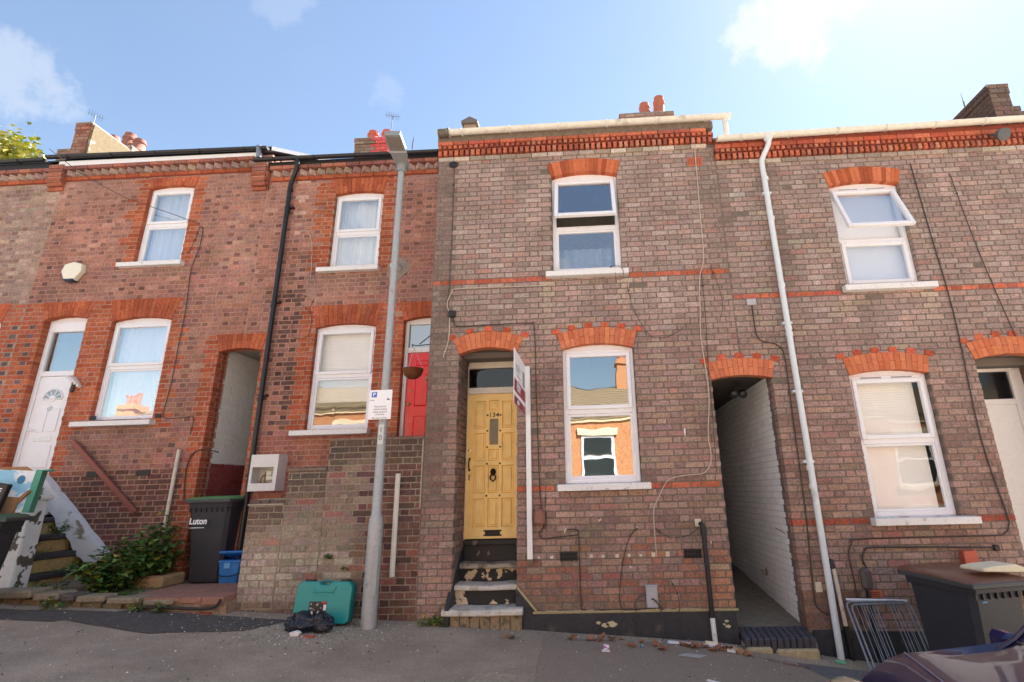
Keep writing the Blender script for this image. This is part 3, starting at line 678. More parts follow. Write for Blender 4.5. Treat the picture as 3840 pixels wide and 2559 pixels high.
def yellow_door(h, D):
    Y = .53; x0, x1, zb, zt = -1.655, -.955, 1.0, 2.815
    YP = mat('yellow_door_paint', (252, 212, 128), .45, var=.11, scale=3, coat=.2)
    b = MB(); b.box(D['u0'] + .0, x0, Y - .03, Y + .07, .98, 3.2, .005); b.box(x1, D['u1'] + .0, Y - .03, Y + .07, .98, 3.2, .005); b.box(x0, x1, Y - .035, Y + .07, zt, zt + .085, .006); b.box(x0, x1, Y - .03, Y + .07, 3.165, 3.25, .006)
    d = obj('door', b, CREAMP, h)
    b = MB(); b.box(D['u0'], D['u1'], Y - .02, Y + .09, 3.25, 3.40); obj('head_board', b, mat('grey_paint', (150, 140, 128), .8), d)
    g = MB(); g.box(x0, x1, Y + .01, Y + .02, zt + .085, 3.165); obj('pane', g, glass('glass_fanlight', .05, (.6, .6, .56)), d)
    W = x1 - x0; cols = [(x0 + .125 * W, x0 + .345 * W), (x0 + .40 * W, x0 + .60 * W), (x0 + .655 * W, x0 + .875 * W)]
    rows = {0: [(2.36, 2.72), (2.585, 2.73), (2.36, 2.72)], 1: [(1.94, 2.30), (1.94, 2.09), (1.94, 2.30)], 2: [(1.54, 1.885), (1.54, 1.885), (1.54, 1.885)], 3: [(1.135, 1.48), (1.135, 1.48), (1.135, 1.48)]}
    fr = front(Y); hs = [(*cols[c], *rows[r][c]) for r in rows for c in range(3)] + [(cols[1][0] + .01, cols[1][1] - .01, 2.145, 2.485)]
    leaf = MB(); us = sorted({x0, x1, *[q for h_ in hs for q in h_[:2]]}); zs = sorted({zb, zt, *[q for h_ in hs for q in h_[2:]]})
    for i in range(len(us) - 1):
        for j in range(len(zs) - 1):
            m_ = ((us[i] + us[i + 1]) / 2, (zs[j] + zs[j + 1]) / 2)
            if any(a < m_[0] < b_ and c < m_[1] < e for a, b_, c, e in hs): continue
            leaf.quad(fr(us[i], zs[j]), fr(us[i + 1], zs[j]), fr(us[i + 1], zs[j + 1]), fr(us[i], zs[j + 1]))
    for a, b_, c, e in hs:
        k = .012; o = [(a, c), (b_, c), (b_, e), (a, e)]; q = [(a + k, c + k), (b_ - k, c + k), (b_ - k, e - k), (a + k, e - k)]
        for i in range(4): leaf.quad(fr(*o[i]), fr(*o[(i + 1) % 4]), fr(*q[(i + 1) % 4], -.024), fr(*q[i], -.024))
    leaf.quad(fr(x0, zb, -.045), fr(x1, zb, -.045), fr(x1, zt, -.045), fr(x0, zt, -.045)); leaf.quad(fr(x0, zb), fr(x1, zb), fr(x1, zb, -.045), fr(x0, zb, -.045))
    obj('door_leaf', leaf, YP, d)
    for a, b_, c, e in hs[:-1]:
        k = .012; p = MB(); rc = a - x0 < .2 * W or a - x0 > .6 * W
        p.quad(fr(a + k, c + k, -.0235), fr(b_ - k, c + k, -.0235), fr(b_ - k, e - k, -.0235), fr(a + k, e - k, -.0235))
        p.box(a + .026, b_ - .026, Y + .003, Y + .0235, c + .026, e - .026, .012); obj('door_panel', p, YP, d)
    a, b_, c, e = hs[-1]; g = MB(); g.box(a, b_, Y + .008, Y + .014, c, e); obj('pane', g, mat('dark_obscured_glass', (92, 84, 66), .2, var=.3, scale=40, spec=.8), d)
    BK = mat('dark_bronze', (44, 30, 24), .45, .6, var=.2)
    text('door_number', '134', .088, (1, 0, 0), (0, 0, 1), ((cols[1][0] + cols[1][1]) / 2, Y - .004, 2.53), BK, d, bold=.001, spacing=1.08)
    st = MB()
    for z in (2.53, 2.325, 2.115, 1.905, 1.51):
        for u in ((cols[0][1] + cols[1][0]) / 2 + .004, (cols[1][1] + cols[2][0]) / 2 - .004): st.lathe([(.013, 0), (.013, .004), (.006, .012)], n=8, M=Matrix.Translation((u, Y, z)) @ Matrix.Rotation(R(90), 4, 'X'))
    obj('door_stud', st, BK, d)
    u = (cols[1][0] + cols[1][1]) / 2; k = MB()
    k.lathe([(.034, 0), (.036, .012), (.024, .03), (.008, .04)], n=14, M=Matrix.Translation((u, Y, 1.80)) @ Matrix.Scale(1.25, 4, (0, 0, 1)) @ Matrix.Rotation(R(90), 4, 'X'))
    k.tube([(u + .036 * math.sin(w), Y - .03 - .012 * math.cos(w), 1.765 - .045 * (1 - math.cos(w)) / 1.3) for w in [-2.6 + 5.2 * i / 12 for i in range(13)]], .010, 7)
    k.box(u - .016, u + .016, Y - .035, Y, 1.68, 1.70, .006); obj('door_knocker', k, BK, d, smooth=True)
    lb = MB(); uu, zz = u, 1.065; lb.box(uu - .095, uu + .095, Y - .010, Y, zz - .026, zz + .026, .004); lb.box(uu - .115, uu + .115, Y - .006, Y, zz - .036, zz - .018, .003); lb.box(uu - .115, uu + .115, Y - .006, Y, zz + .018, zz + .036, .003); lb.box(uu - .075, uu + .075, Y - .016, Y, zz - .016, zz + .016, .005); obj('letterbox', lb, BLACKM, d)
    hd = MB(); hx = x0 + .038; hd.tube(curve([(hx, Y - .006, 1.965), (hx, Y - .04, 1.94), (hx, Y - .045, 1.90), (hx, Y - .04, 1.86), (hx, Y - .006, 1.835)]), .008, 7); hd.box(hx - .012, hx + .012, Y - .006, Y, 1.955, 1.985, .003); hd.box(hx - .012, hx + .012, Y - .006, Y, 1.815, 1.845, .003); obj('door_handle', hd, BLACKM, d, smooth=True)
    lk = MB(); lk.lathe([(.018, 0), (.016, .012), (.004, .014)], n=12, M=Matrix.Translation((hx - .004, Y, 2.08)) @ Matrix.Rotation(R(90), 4, 'X')); lk.box(hx - .012, hx + .012, Y - .005, Y, 1.70, 1.78, .003); obj('door_lock', lk, CHROME, d, smooth=True)
    sb = MB(); sb.box(D['u0'], D['u1'], Y - .05, Y + .1, .93, .99, .008); obj('threshold', sb, mat('black_step_paint', (40, 38, 36), .6, col2=(120, 100, 86), thr=(.66, .7), scale=12, var=.2), d)
CENTRE = centre_house()
# ------------------------------------------------------------------ right house
def right_house():
    X0, X1, Y = 1.86, 6.15, 0.0
    h = thing('terraced_house', 'brown brick house with the long white downpipe and two white blinds-drawn windows', 'house', (4.0, Y, gz(4, 0)), group='terraced houses in the row')
    h['label'] = 'brown brick house with long pale downpipe and tilted open upper window'
    fr = front(Y); PI = .0739; ZR = 3.832
    W_UP = dict(u0=3.335, u1=4.262, z0=3.95, zs=5.40, rise=.06); W_LO = dict(u0=3.14, u1=4.075, z0=1.17, zs=2.795, rise=.055); D = dict(u0=4.655, u1=5.50, z0=-.3, zs=2.935, rise=.06)
    PASS = dict(u0=1.485, u1=2.215, z0=-.4, zs=2.80, rise=.045)
    def cf(u, z, head):
        row = round((z - ZR) / PI - .5)
        if row == 0 and (u < 3.29 or u > 4.38): return pick(P_STRING)
        if row == -37 and (2.2 < u < 3.08 or 4.2 < u < 4.64): return mixc(pick(P_STRING), (150, 74, 58), .4)
        t = sm(4.2, 1.8, z + .8 * nz(u * .9, z * .9)); c = mixc(pick(P_UP), pick(P_LO), t)
        if random.random() < .03: c = mixc(c, (196, 176, 160), .35)
        if random.random() < .03: c = mixc(c, (176, 98, 82), .35)
        c = mixc(c, mixc((154, 135, 124), (146, 116, 104), t), .30)
        if z < .42 and u < 2.9: c = mixc(c, (104, 72, 56), .6)
        if z < .5 and u > 4: c = mixc(c, (132, 116, 74), .4)
        k = .30 * sm(2.1, 1.9, u) * sm(3.5, 5.2, z) + .16 * max(0, nz(u * 1.6 + 17, z * .7)) + .22 * sm(.2, .0, abs(u - 2.62)) * sm(3.4, 4.6, z)
        for a, b, zz in ((3.2, 3.32, 3.92), (4.28, 4.4, 3.92), (2.96, 3.12, 1.22), (4.1, 4.24, 1.22)):
            if a < u < b and abs(z - zz) < .07: k += .35
        c = mixc(c, (78, 66, 58), k)
        for ux in (3.30, 4.36): c = mixc(c, (196, 180, 152), .38 * sm(.11, .03, abs(u - ux)) * sm(3.2, 3.7, z) * (z < 3.84))
        return c
    holes = [hole(**W_UP, ring=.215), hole(**W_LO, ring=.215), hole(**D, ring=.2), hole(**PASS, ring=.2)]
    emit(h, lay(X0, X1 + 1.6, -.6, 5.80, PI, ZR, holes, cf, phase=.11), fr, BR)
    obj('wall', wallcore(X0, X1 + 1.6, -1.0, 6.2, [(W_UP['u0'], W_UP['u1'], 3.87, 5.46), (W_LO['u0'], W_LO['u1'], 1.085, 2.85), (D['u0'], D['u1'], -1.0, 2.99), (X0 - .1, 2.215, -1.0, 2.85)], fr), MO_GREY, h)
    ring(h, fr, W_UP['u0'], W_UP['u1'], W_UP['zs'], W_UP['rise'], .215, 17, P_ARCH + P_PAINT[:2], BRP, split=False, gap=.0015)
    def dents(u0, u1, zs, rise, n, hh=.065):
        uc, zc, Rr, a = arch(u0, u1, zs, rise)
        for i in range(n):
            w = -a * 1.02 + 2.04 * a * i / (n - 1); b = MB(); ww = .05; Ro = Rr + .218; u, z = uc + Ro * math.sin(w), zc + Ro * math.cos(w); ca, sa = math.cos(w * .8), math.sin(w * .8)
            b.prism([(u + x * ca + y * sa, z - x * sa + y * ca) for x, y in ((-ww, 0), (ww, 0), (ww, hh), (-ww, hh))], fr, -.05, .012, col=jit(random.choice([(190, 92, 66), (178, 84, 60), (196, 100, 72)]), 6), cham=.003); obj('dentil_brick', b, BR, h)
    for w, n, nd in ((W_LO, 15, 6), (D, 14, 6), (PASS, 13, 5)):
        ring(h, fr, w['u0'], w['u1'], w['zs'], w['rise'], .215, n, P_PAINT, BRP); dents(w['u0'], w['u1'], w['zs'], w['rise'], nd)
    cornice(h, X0, X1, Y, 5.80)
    window(h, **W_UP, Y=Y, zt=4.60, glt=GL_NET, glb=GL_MID, fill='white', openang=R(23), sill=(.08, .13, .1), split_sash='both', vents=True)
    w = window(h, **W_LO, Y=Y, zt=2.01, glt=GL_BLIND, glb=GL_BLIND, fill='blind', sill=(.06, .14, .12), vents=True, bgap=.09)
    # narrow tunnel passage with a white-painted wall
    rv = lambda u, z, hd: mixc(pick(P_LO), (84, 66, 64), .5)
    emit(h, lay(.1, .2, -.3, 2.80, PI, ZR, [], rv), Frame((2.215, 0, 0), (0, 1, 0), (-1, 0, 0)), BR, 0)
    wh = lambda u, z, hd: jit((236, 236, 236), 5)
    fp = Frame((2.222, 0, 0), (0, 1, 0), (-1, 0, 0))
    emit(h, lay(.205, 5.2, -.25, 2.85, PI, ZR, [], wh), fp, mat('white_painted_brick', None, .75, attr=True, var=.06, scale=7, bump=.45, bscale=45), 0, proud=.0022)
    b = MB(); b.box(2.222, 2.40, .26, 5.2, -1, 2.9); obj('passage_wall', b, mat('white_wall_paint', (220, 220, 218), .8, var=.05, bump=.3), h)
    b = MB(); b.box(2.222, 2.45, .105, .26, -1, 2.85); obj('passage_wall', b, MO_GREY, h)
    b = MB(); b.box(1.24, 1.48, .26, 5.2, -1, 2.9); obj('passage_wall', b, mat('bounce_white_paint', (236, 234, 230), .9), h)  # unseen side, coloured near-white to bounce light onto the visible wall
    b = MB(); b.box(1.4, 2.4, .12, 5.3, 2.853, 3.0); obj('passage_ceiling', b, mat('dark_boards', (74, 66, 58), .9), h)
    b = MB(); b.box(1.3, 2.4, 5.2, 5.3, -1, 3.0); obj('passage_gate', b, mat('dark_boards', (74, 66, 58), .9), h)
    b = MB(); b.prism([(.12, .065), (5.2, .5), (5.2, -.8), (.12, -.8)], lambda y, z, d: (d, y, z), 1.48, 2.222); obj('passage_floor', b, mat('passage_concrete', (128, 120, 108), .9, var=.25, scale=5, bump=.4), h)
    b = MB()
    for dx in (0, .12): b.lathe([(.045, 0), (.055, .03), (.05, .09), (.02, .11)], n=12, M=Matrix.Translation((1.83 + dx, .42 + dx * .3, 2.70)) @ Matrix.Rotation(R(115), 4, 'X'))
    b.tube([(1.89, .45, 2.86), (1.89, .44, 2.72)], .02, 8); obj('passage_lamp', b, BLACKP, h, smooth=True)
    tube_part('wall_wire', [(2.205, .28, 1.00), (2.205, .62, 1.04)], .004, CABLE, h, 5)
    # door recess
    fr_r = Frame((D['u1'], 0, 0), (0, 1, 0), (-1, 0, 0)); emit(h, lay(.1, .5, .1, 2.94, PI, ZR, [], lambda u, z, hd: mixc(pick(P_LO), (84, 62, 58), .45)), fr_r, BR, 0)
    b = MB(); b.box(D['u1'] + .008, D['u1'] + .2, .26, .6, -.3, 3.1); b.box(D['u0'] - .2, D['u0'] - .008, .26, .6, -.3, 3.1); b.box(D['u0'], D['u1'], .1, .6, 3.0, 3.15); obj('door_reveal', b, MO_GREY, h)
    Yd = .46; d_ = MB(); x0, x1 = D['u0'] + .0, 5.40; WD = mat('off_white_door', (238, 236, 230), .45, var=.04)
    d_.box(x0, x0 + .06, Yd - .03, Yd + .06, .1, 2.99, .006); d_.box(x1 - .06, x1, Yd - .03, Yd + .06, .1, 2.99, .006); d_.box(x1, D['u1'], Yd - .01, Yd + .06, .1, 2.99); d_.box(x0 + .06, x1 - .06, Yd - .025, Yd + .06, 2.44, 2.51, .005); d_.box(x0 + .06, x1 - .06, Yd - .025, Yd + .06, 2.86, 2.99, .005)
    dd = obj('door', d_, WD, h); b = MB(); b.box(x0 + .062, x1 - .062, Yd - .012, Yd + .04, .1, 2.44, .006); b.box(x0 + .15, x1 - .15, Yd - .018, Yd, .25, 1.1, .006); b.box(x0 + .15, x1 - .15, Yd - .018, Yd, 1.25, 2.3, .006); obj('door_leaf', b, WD, dd)
    b = MB(); b.box(x0 + .06, x1 - .06, Yd + .01, Yd + .02, 2.51, 2.86); obj('pane', b, mat('dark_glass', (26, 28, 30), .08, var=0), dd)
    b = MB(); b.box(x1 - .13, x1 - .09, Yd - .03, Yd - .012, 1.13, 1.45, .006); b.box(x1 - .24, x1 - .10, Yd - .07, Yd - .05, 1.34, 1.36, .006); b.box(x1 - .12, x1 - .10, Yd - .07, Yd - .02, 1.33, 1.37, .004); obj('door_handle', b, CHROME, dd)
    # rainwater goods
    gutter(h, X0 + .02, X1 + .3, Y - .16, 6.16, GUTW, .058, 7, drop=.06)
    b = MB(); b.tube(curve([(2.57, -.16, 6.13), (2.57, -.16, 6.04), (2.545, -.14, 5.97), (2.49, -.09, 5.86), (2.47, -.07, 5.78), (2.47, -.07, 5.6)], 4), .036, 12); b.tube([(2.47, -.07, 5.6), (2.492, -.07, -.225)], .036, 12)
    b.lathe([(.075, 0), (.05, -.07), (.04, -.08)], (2.57, -.16, 6.14), 12); dp = obj('downpipe', b, PIPEW, h, smooth=True)
    c = MB()
    for z in (5.55, 4.95, 4.0, 3.43, 3.35, 1.75, 1.55): c.tube([(2.48, -.07, z), (2.48, -.07, z - .05)], .043, 12)
    for z in (5.3, 3.46, 2.6, 1.78): c.box(2.42, 2.54, -.07, .0, z, z + .03, .003)
    obj('pipe_collar', c, PIPEW, dp, smooth=True)
    b = MB(); u = X0 + .1
    while u < X1 + .2:                                                     # rounded tile ends above the gutter
        b.lathe([(.045, 0), (.045, .12)], n=10, M=Matrix.Translation((u, -.13, 6.165 + (u - X0) * .014)) @ Matrix.Rotation(R(-90), 4, 'X')); u += .145
    obj('tile_end', b, TILE, h, smooth=True)
    shell(h, X0, X1, Y, -1.0, 6.2, 4.0, 8.5, TILE, (3.02, None))
    b = MB(); b.box(X0 + .01, X1, -.09, .2, 6.10, 6.17); obj('fascia', b, mat('dark_red_mortar', (134, 66, 50), .95, var=.2), h)
    # party parapet at the right-hand end
    st = chimney(h, 6.02, 6.30, .25, 1.25, 5.9, 7.08, [], lambda u, z: mixc(pick(P_LO), (60, 54, 52), .7 if u < 0 else .35), PLAINB)
    for i in range(3): b = MB(); b.box(6.31, 6.42 + .09 * i, .27, .55, 6.66 - .09 * i, 6.74 - .09 * i, .006); obj('corbel_brick', b, MO_GREY, h)
    aerial(h, 6.15, .9, 7.05, 7.35, .9)
    b = MB(); b.lathe([(.0, 0), (.07, .03), (.085, .12), (.05, .13)], n=12, M=Matrix.Translation((5.55, -.22, 5.93)) @ Matrix.Rotation(R(125), 4, 'X')); b.tube([(5.55, -.1, 6.0), (5.55, -.2, 5.95)], .015, 6); obj('wall_lamp', b, mat('grey_lamp', (90, 92, 96), .5), h, smooth=True)
    # cables, boxes
    cable(h, [(2.09, 3.75), (2.09, 3.41), (2.13, 3.28), (2.24, 3.24), (2.34, 3.2), (2.40, 3.05), (2.39, 2.36), (2.37, 1.23), (2.33, .40), (2.36, .26), (2.45, .2)], Y, .011)
    b = MB(); b.box(2.03, 2.15, -.03, 0, 3.74, 3.83, .01); obj('junction_box', b, mat('clear_grey_plastic', (186, 182, 182), .4), h)
    cable(h, [(4.47, 5.68), (4.50, 4.74), (4.54, 3.53), (4.49, 2.04), (4.56, 1.2), (4.55, 1.05), (4.48, .97), (4.3, .955), (2.95, .95), (2.82, .90), (2.77, .78), (2.78, .55), (2.78, .1)], Y, .011)
    cable(h, [(4.95, 5.5), (5.02, 4.6), (5.1, 3.9), (5.2, 3.2)], Y, .008)
    cable(h, [(4.36, .83), (3.9, .845), (3.05, .86), (2.95, .83), (2.91, .74), (2.94, .65)], Y, .014, clips=4)
    b = MB(); b.box(4.33, 4.39, -.04, 0, .80, .86, .008); obj('cable_end_box', b, BLACKP, h)
    b = MB(); b.box(2.845, 2.955, -.09, 0, .44, .655, .03); obj('service_box', b, mat('brown_grey_plastic', (92, 80, 76), .5), h)
    tube_part('conduit', [(2.90, -.03, .45), (2.90, -.03, -.2)], .022, BLACKP, h, 8)
    b = MB(); b.box(2.90, 3.06, -.012, 0, .355, .43, .003); v = obj('air_brick', b, mat('terracotta_vent', (186, 104, 74), .85, var=.1), h)
    b = MB()
    for i in range(3): b.box(2.925, 3.035, -.0145, -.005, .368 + i * .018, .377 + i * .018)
    obj('vent_slot', b, mat('vent_red_shadow', (110, 40, 30), .9), v)
    b = MB(); b.prism([(3.96, .45), (4.12, .45), (4.10, .815), (3.955, .81)], fr, 0, .09); obj('terracotta_duct', b, mat('orange_plastic', (190, 92, 66), .6), h, bevel=.01)
    b = MB(); b.tube([(2.565, -.05, .70), (2.60, -.05, .09)], .022, 10); wp = obj('waste_pipe', b, mat('old_white_pipe', (214, 206, 188), .5, col2=(110, 100, 86), thr=(.6, .75)), h, smooth=True)
    b = MB(); b.tube([(2.53, .0, .73), (2.555, -.05, .73), (2.565, -.05, .66)], .03, 10); obj('pipe_bend', b, BLACKP, wp, smooth=True); b = MB(); b.tube([(2.60, -.05, .1), (2.62, -.05, -.3)], .03, 10); obj('pipe_bend', b, BLACKP, wp, smooth=True)
    b = MB(); b.box(2.36, 2.43, -.012, 0, .42, .52, .003); obj('filler_spot', b, mat('filler', (214, 202, 178), .9), h)
    b = MB(); b.prism([(2.26, -.7), (6.1, -.7), (6.1, -.02), (4.4, .0), (2.26, .055)], fr, -.05, .03); obj('plinth', b, mat('black_bitumen_paint', (50, 50, 54)), h, bevel=.008)
    return h
right_house()

# ------------------------------------------------------------------ the three red houses set back from the pavement
F = 1.3; FR = front(F); PR = .0752
def kneeler(h, x0, x1, z):
    for i, (pr, zz) in enumerate(((.035, z), (.075, z + PR), (.11, z + 2 * PR), (.12, z + 3.2 * PR), (.12, z + 4.4 * PR), (.12, z + 5.4 * PR))):
        b = MB(); b.prism([(x0, zz + .006), (x1, zz + .006), (x1, zz + .070), (x0, zz + .070)], FR, -.06, pr, col=mixc(pick(P_RED), pick(P_QUOIN), .5 if i < 4 else .0), cham=.004); obj('corbel_brick', b, BR, h)
    b = MB(); b.box(x0 + .01, x1 - .01, F - .10, F + .1, z + 2 * PR, z + 6.6 * PR); obj('corbel_core', b, MO_PINK, h)
def dogtooth(h, x0, x1, zb, orange=True):
    """A course of bricks set at 45 degrees between two plain courses."""
    b = MB(); b.box(x0, x1, F - .012, F + .1, zb - .01, zb + .27); obj('eaves_bed', b, mat('dark_red_mortar', (134, 66, 50)), h)
    n = int((x1 - x0) / .155); s = (x1 - x0) / n
    for i in range(n):
        u = x0 + s * (i + .5); b = MB(); c = jit((164, 140, 128), 12)
        vs = [(u - .074, F - .014, zb + .078), (u, F - .10, zb + .078), (u + .074, F - .014, zb + .078), (u - .074, F - .014, zb + .172), (u, F - .10, zb + .172), (u + .074, F - .014, zb + .172)]
        b.add(vs, [(0, 1, 4, 3), (1, 2, 5, 4), (0, 2, 1), (3, 4, 5)], c); obj('dogtooth_brick', b, BR, h)
    for zz, pr, P in ((zb, .03, P_QUOIN), (zb + .180, .108, P_RED)):
        u = x0
        while u < x1 - .03:
            e = min(u + .216, x1); b = MB(); b.prism([(u, zz + .006), (e, zz + .006), (e, zz + .07), (u, zz + .07)], FR, -.08, pr, col=pick(P), cham=.003); obj('eaves_brick', b, BR, h); u += .226
def red_brick(u, z, head, s=0):
    if head and random.random() < .45: c = pick(P_HEAD)
    else: c = mixc(pick(P_RED), (172, 142, 130), .28 + .35 * max(0, nz(u * .8 + s, z * .8)))
    if random.random() < .07: c = mixc(c, (190, 150, 134), .4)
    return mixc(c, (84, 66, 60), .35 * max(0, nz(u * 1.3 + 3 + s, z * 1.1 + 5)))

def left_house():
    X0, X1 = -9.25, -5.45
    h = thing('terraced_house', 'red brick house with white plastic door and white alarm box', 'house', (-7.3, F, gz(-7, 0)), group='terraced houses in the row')
    W_UP = dict(u0=-7.585, u1=-6.77, z0=5.36, zs=6.785, rise=.045); W_LO = dict(u0=-7.70, u1=-6.70, z0=2.74, zs=4.345, rise=.06); D = dict(u0=-8.86, u1=-8.14, z0=1.9, zs=4.42, rise=.06)
    PASS = dict(u0=-5.82, u1=-5.13, z0=.2, zs=3.765, rise=.05)
    def cf(u, z, head):
        ju = u + random.uniform(-.04, .04)
        q = None
        if -7.84 < ju < -6.55 and 5.33 < z < 6.99: q = 1
        if 4.38 < z < 4.72 and u < -6.52: q = 1
        if z < 4.40 and 2.62 < z and (-8.14 < u < -7.70 or -6.70 < ju < -6.50): q = 2
        if z < 4.40 and 1.9 < z and (-9.25 < u < -8.86 or -8.14 < ju < -7.98): q = 2
        if z < 4.05 and ju > -6.06 and u < -5.80: q = 1
        if 3.70 < z < 4.05 and ju > -6.06: q = 1
        if q:
            c = pick(P_QUOIN)
            if q == 2 and ((-8.0 < u < -7.86) or (-9.10 < u < -8.98)) and int(round(z / PR)) % 2: c = jit((104, 84, 84), 10)
            return mixc(c, (120, 66, 48), .25 * sm(2.6, 1.2, z))
        c = red_brick(u, z, head)
        if z < 2.05: c = mixc(pick(P_SOOT), pick(P_RED), .25 + .4 * random.random() * (z > 1.9))
        if -7.9 < u < -6.5: c = mixc(c, (128, 108, 98), .5 * sm(2.3, 2.55, z) * (z < 2.66) + .55 * sm(5.0, 5.2, z) * (z < 5.28) + .3 * sm(1.95, 2.3, z) * (z <= 2.4))
        if z > 6.2: c = mixc(c, (150, 120, 110), .35 * sm(6.2, 6.9, z))
        return c
    holes = [hole(**W_UP, flat=6.99), hole(**W_LO, flat=4.72), hole(**D, flat=4.72), hole(**PASS, flat=4.05)]
    emit(h, lay(X0, X1, .1, 7.02, PR, 4.72, holes, cf, phase=.06), FR, BR)
    obj('wall', wallcore(X0, X1, -.2, 7.35, [(W_UP['u0'], W_UP['u1'], 5.28, 6.83), (W_LO['u0'], W_LO['u1'], 2.66, 4.40), (D['u0'], D['u1'], 1.8, 4.48), (-5.82, X1 + .1, -.2, 3.81)], FR), MO_PINK, h)
    for w, n, fl in ((W_UP, 12, 6.99), (W_LO, 15, 4.72), (D, 11, 4.72), (PASS, 10, 4.05)): ring(h, FR, w['u0'], w['u1'], w['zs'], w['rise'], .3, n, P_QUOIN, BR, proud=.009, flat=fl, gap=.004, split=True)
    window(h, **W_UP, Y=F, zt=6.09, glt=GL_NET, glb=GL_NET, fill='net', sill=(.2, .09, .1))
    window(h, **W_LO, Y=F, zt=3.59, glt=GL_NET, glb=GL_NET, fill='net', sill=(.19, .07, .12))
    white_door(h, D)
    kneeler(h, -9.45, -9.18, 6.82); kneeler(h, -5.71, -5.46, 6.62); dogtooth(h, -9.18, -5.71, 7.02)
    b = MB(); b.prism([(-9.30, 7.275), (-5.62, 7.255), (-5.62, 7.34), (-9.30, 7.375)], FR, .05, .10); obj('fascia', b, mat('white_fascia', (238, 238, 238), .5, var=.04), h)
    gutter(h, -9.5, -5.46, F - .15, 7.455, BLACKP, .050, 5, drop=-.06)
    tube_part('gutter_outlet', [(-5.62, F - .17, 7.42), (-5.60, F - .15, 7.2)], .04, mat('grey_pipe', (120, 130, 144), .5), h, 10)
    shell(h, X0, X1, F, -.2, 7.45, 4.8, 9.4, SLATE, (None, 4.02))
    # alarm box
    b = MB(); a = [(-8.53 + x, 5.23 + z) for x, z in ((-.10, -.16), (.06, -.16), (.17, .0), (.15, .13), (.0, .17), (-.15, .13), (-.18, .0))]; b.prism(a, FR, 0, .10); al = obj('alarm_box', b, mat('cream_plastic', (238, 232, 208), .4, var=.03), h, bevel=.02, seg=3)
    b = MB(); b.prism([(-8.61, 5.055), (-8.48, 5.055), (-8.46, 5.09), (-8.63, 5.09)], FR, 0, .115); obj('alarm_light', b, mat('dark_blue_lens', (36, 48, 66), .3), al, bevel=.006)
    # handrail on the wall, waste pipe, vents, ornaments
    b = MB(); M = Matrix.Translation((-7.21, F - .07, 1.93)) @ Matrix.Rotation(math.atan2(1.05, 1.215), 4, 'Y'); b.box(-.80, .80, -.022, .022, -.035, .035, .008, M=M); hr = obj('handrail', b, mat('brown_painted_wood', (142, 80, 66), .6, var=.12), h)
    b = MB()
    for t in (-.7, 0, .72): b.box(-7.21 + t * .757 - .02, -7.21 + t * .757 + .02, F - .05, F, 1.93 - t * .653 - .05, 1.93 - t * .653 - .02, .004)
    obj('rail_bracket', b, SILLW, hr)
    tube_part('waste_pipe', [(-6.13, F - .06, 2.27), (-6.14, F - .06, .6)], .026, mat('old_white_pipe', (214, 206, 188), .5), h, 10)
    for u in (-7.42, -6.66): b = MB(); b.box(u - .11, u + .11, F - .012, F, 1.92, 1.995, .003); obj('air_brick', b, BLACKM, h)
    b = MB()
    for i in range(5): b.box(-8.09 + i * .03, -8.06 + i * .03, F - .16 + .02 * i, F, 3.44 - .033 * (i + 1), 3.445 - .033 * i, .004)
    b.tube(curve([(-8.08, F - .15, 3.44), (-8.0, F - .09, 3.36), (-7.95, F - .03, 3.27)]), .014, 6); obj('shelf_bracket', b, mat('white_sill_paint', (232, 230, 226)), h, smooth=False)
    b = MB(); b.box(-8.105, -8.05, F - .03, F, 3.20, 3.34, .012); obj('doorbell', b, BLACKP, h)
    for u in (-7.64, -6.60): b = MB(); b.box(u - .05, u + .05, F - .015, F, 2.76, 2.82, .004); obj('sill_recess', b, BLACKM, h)
    cable(h, [(-6.50, 5.98), (-6.46, 5.9), (-6.46, 5.59), (-6.53, 5.2), (-6.49, 4.5), (-6.49, 4.0), (-6.49, 3.3), (-6.52, 2.9), (-6.49, 2.76), (-6.2, 2.75), (-6.03, 2.75), (-6.04, 2.5)], F, .008)
    cable(h, [(-6.52, 6.0), (-6.6, 5.6), (-6.64, 5.5)], F, .006)
    b = MB(); b.tube([(-9.2, .9, 7.42), (-8.6, 1.0, 6.95), (-7.8, 1.1, 6.5), (-6.98, 1.2, 6.2), (-6.52, 1.26, 6.02)], .006, 5); obj('overhead_cable', b, CABLE, h, smooth=True)
    cable(h, [(-5.95, 1.55), (-6.0, 1.95), (-5.95, 2.2), (-5.78, 2.27), (-5.55, 2.22)], F, .013)
    # passage interior: white paint above, maroon below
    pc = lambda u, z, hd: jit((240, 238, 230), 4) if z > 2.07 else mixc(jit((158, 66, 70), 12), (150, 110, 100), .35 * random.random())
    fp = Frame((-5.828, 0, 0), (0, 1, 0), (1, 0, 0)); emit(h, lay(F + .21, F + 4.5, .4, 3.86, PR, 4.72, [], pc), fp, BRP, 0, proud=.0022)
    emit(h, lay(F + .1, F + .2, .4, 3.77, PR, 4.72, [], lambda u, z, hd: mixc(pick(P_QUOIN), (110, 52, 38), .45)), Frame((-5.82, 0, 0), (0, 1, 0), (1, 0, 0)), BR, 0)
    for (zA, zB, mm) in ((-.2, 2.07, mat('maroon_paint', (140, 70, 68), .8, var=.15)), (2.07, 3.9, mat('white_wall_paint', (220, 220, 218)))):
        b = MB(); b.box(-6.02, -5.828, F + .26, F + 4.5, zA, zB); obj('passage_wall', b, mm, h)
    b = MB(); b.box(-6.05, -5.828, F + .105, F + .26, -.2, 3.8); obj('passage_wall', b, MO_PINK, h)
    b = MB(); b.box(-6.0, -5.0, F + .12, F + 4.6, 3.86, 4.0); obj('passage_ceiling', b, mat('pale_boards', (150, 144, 134), .9), h)
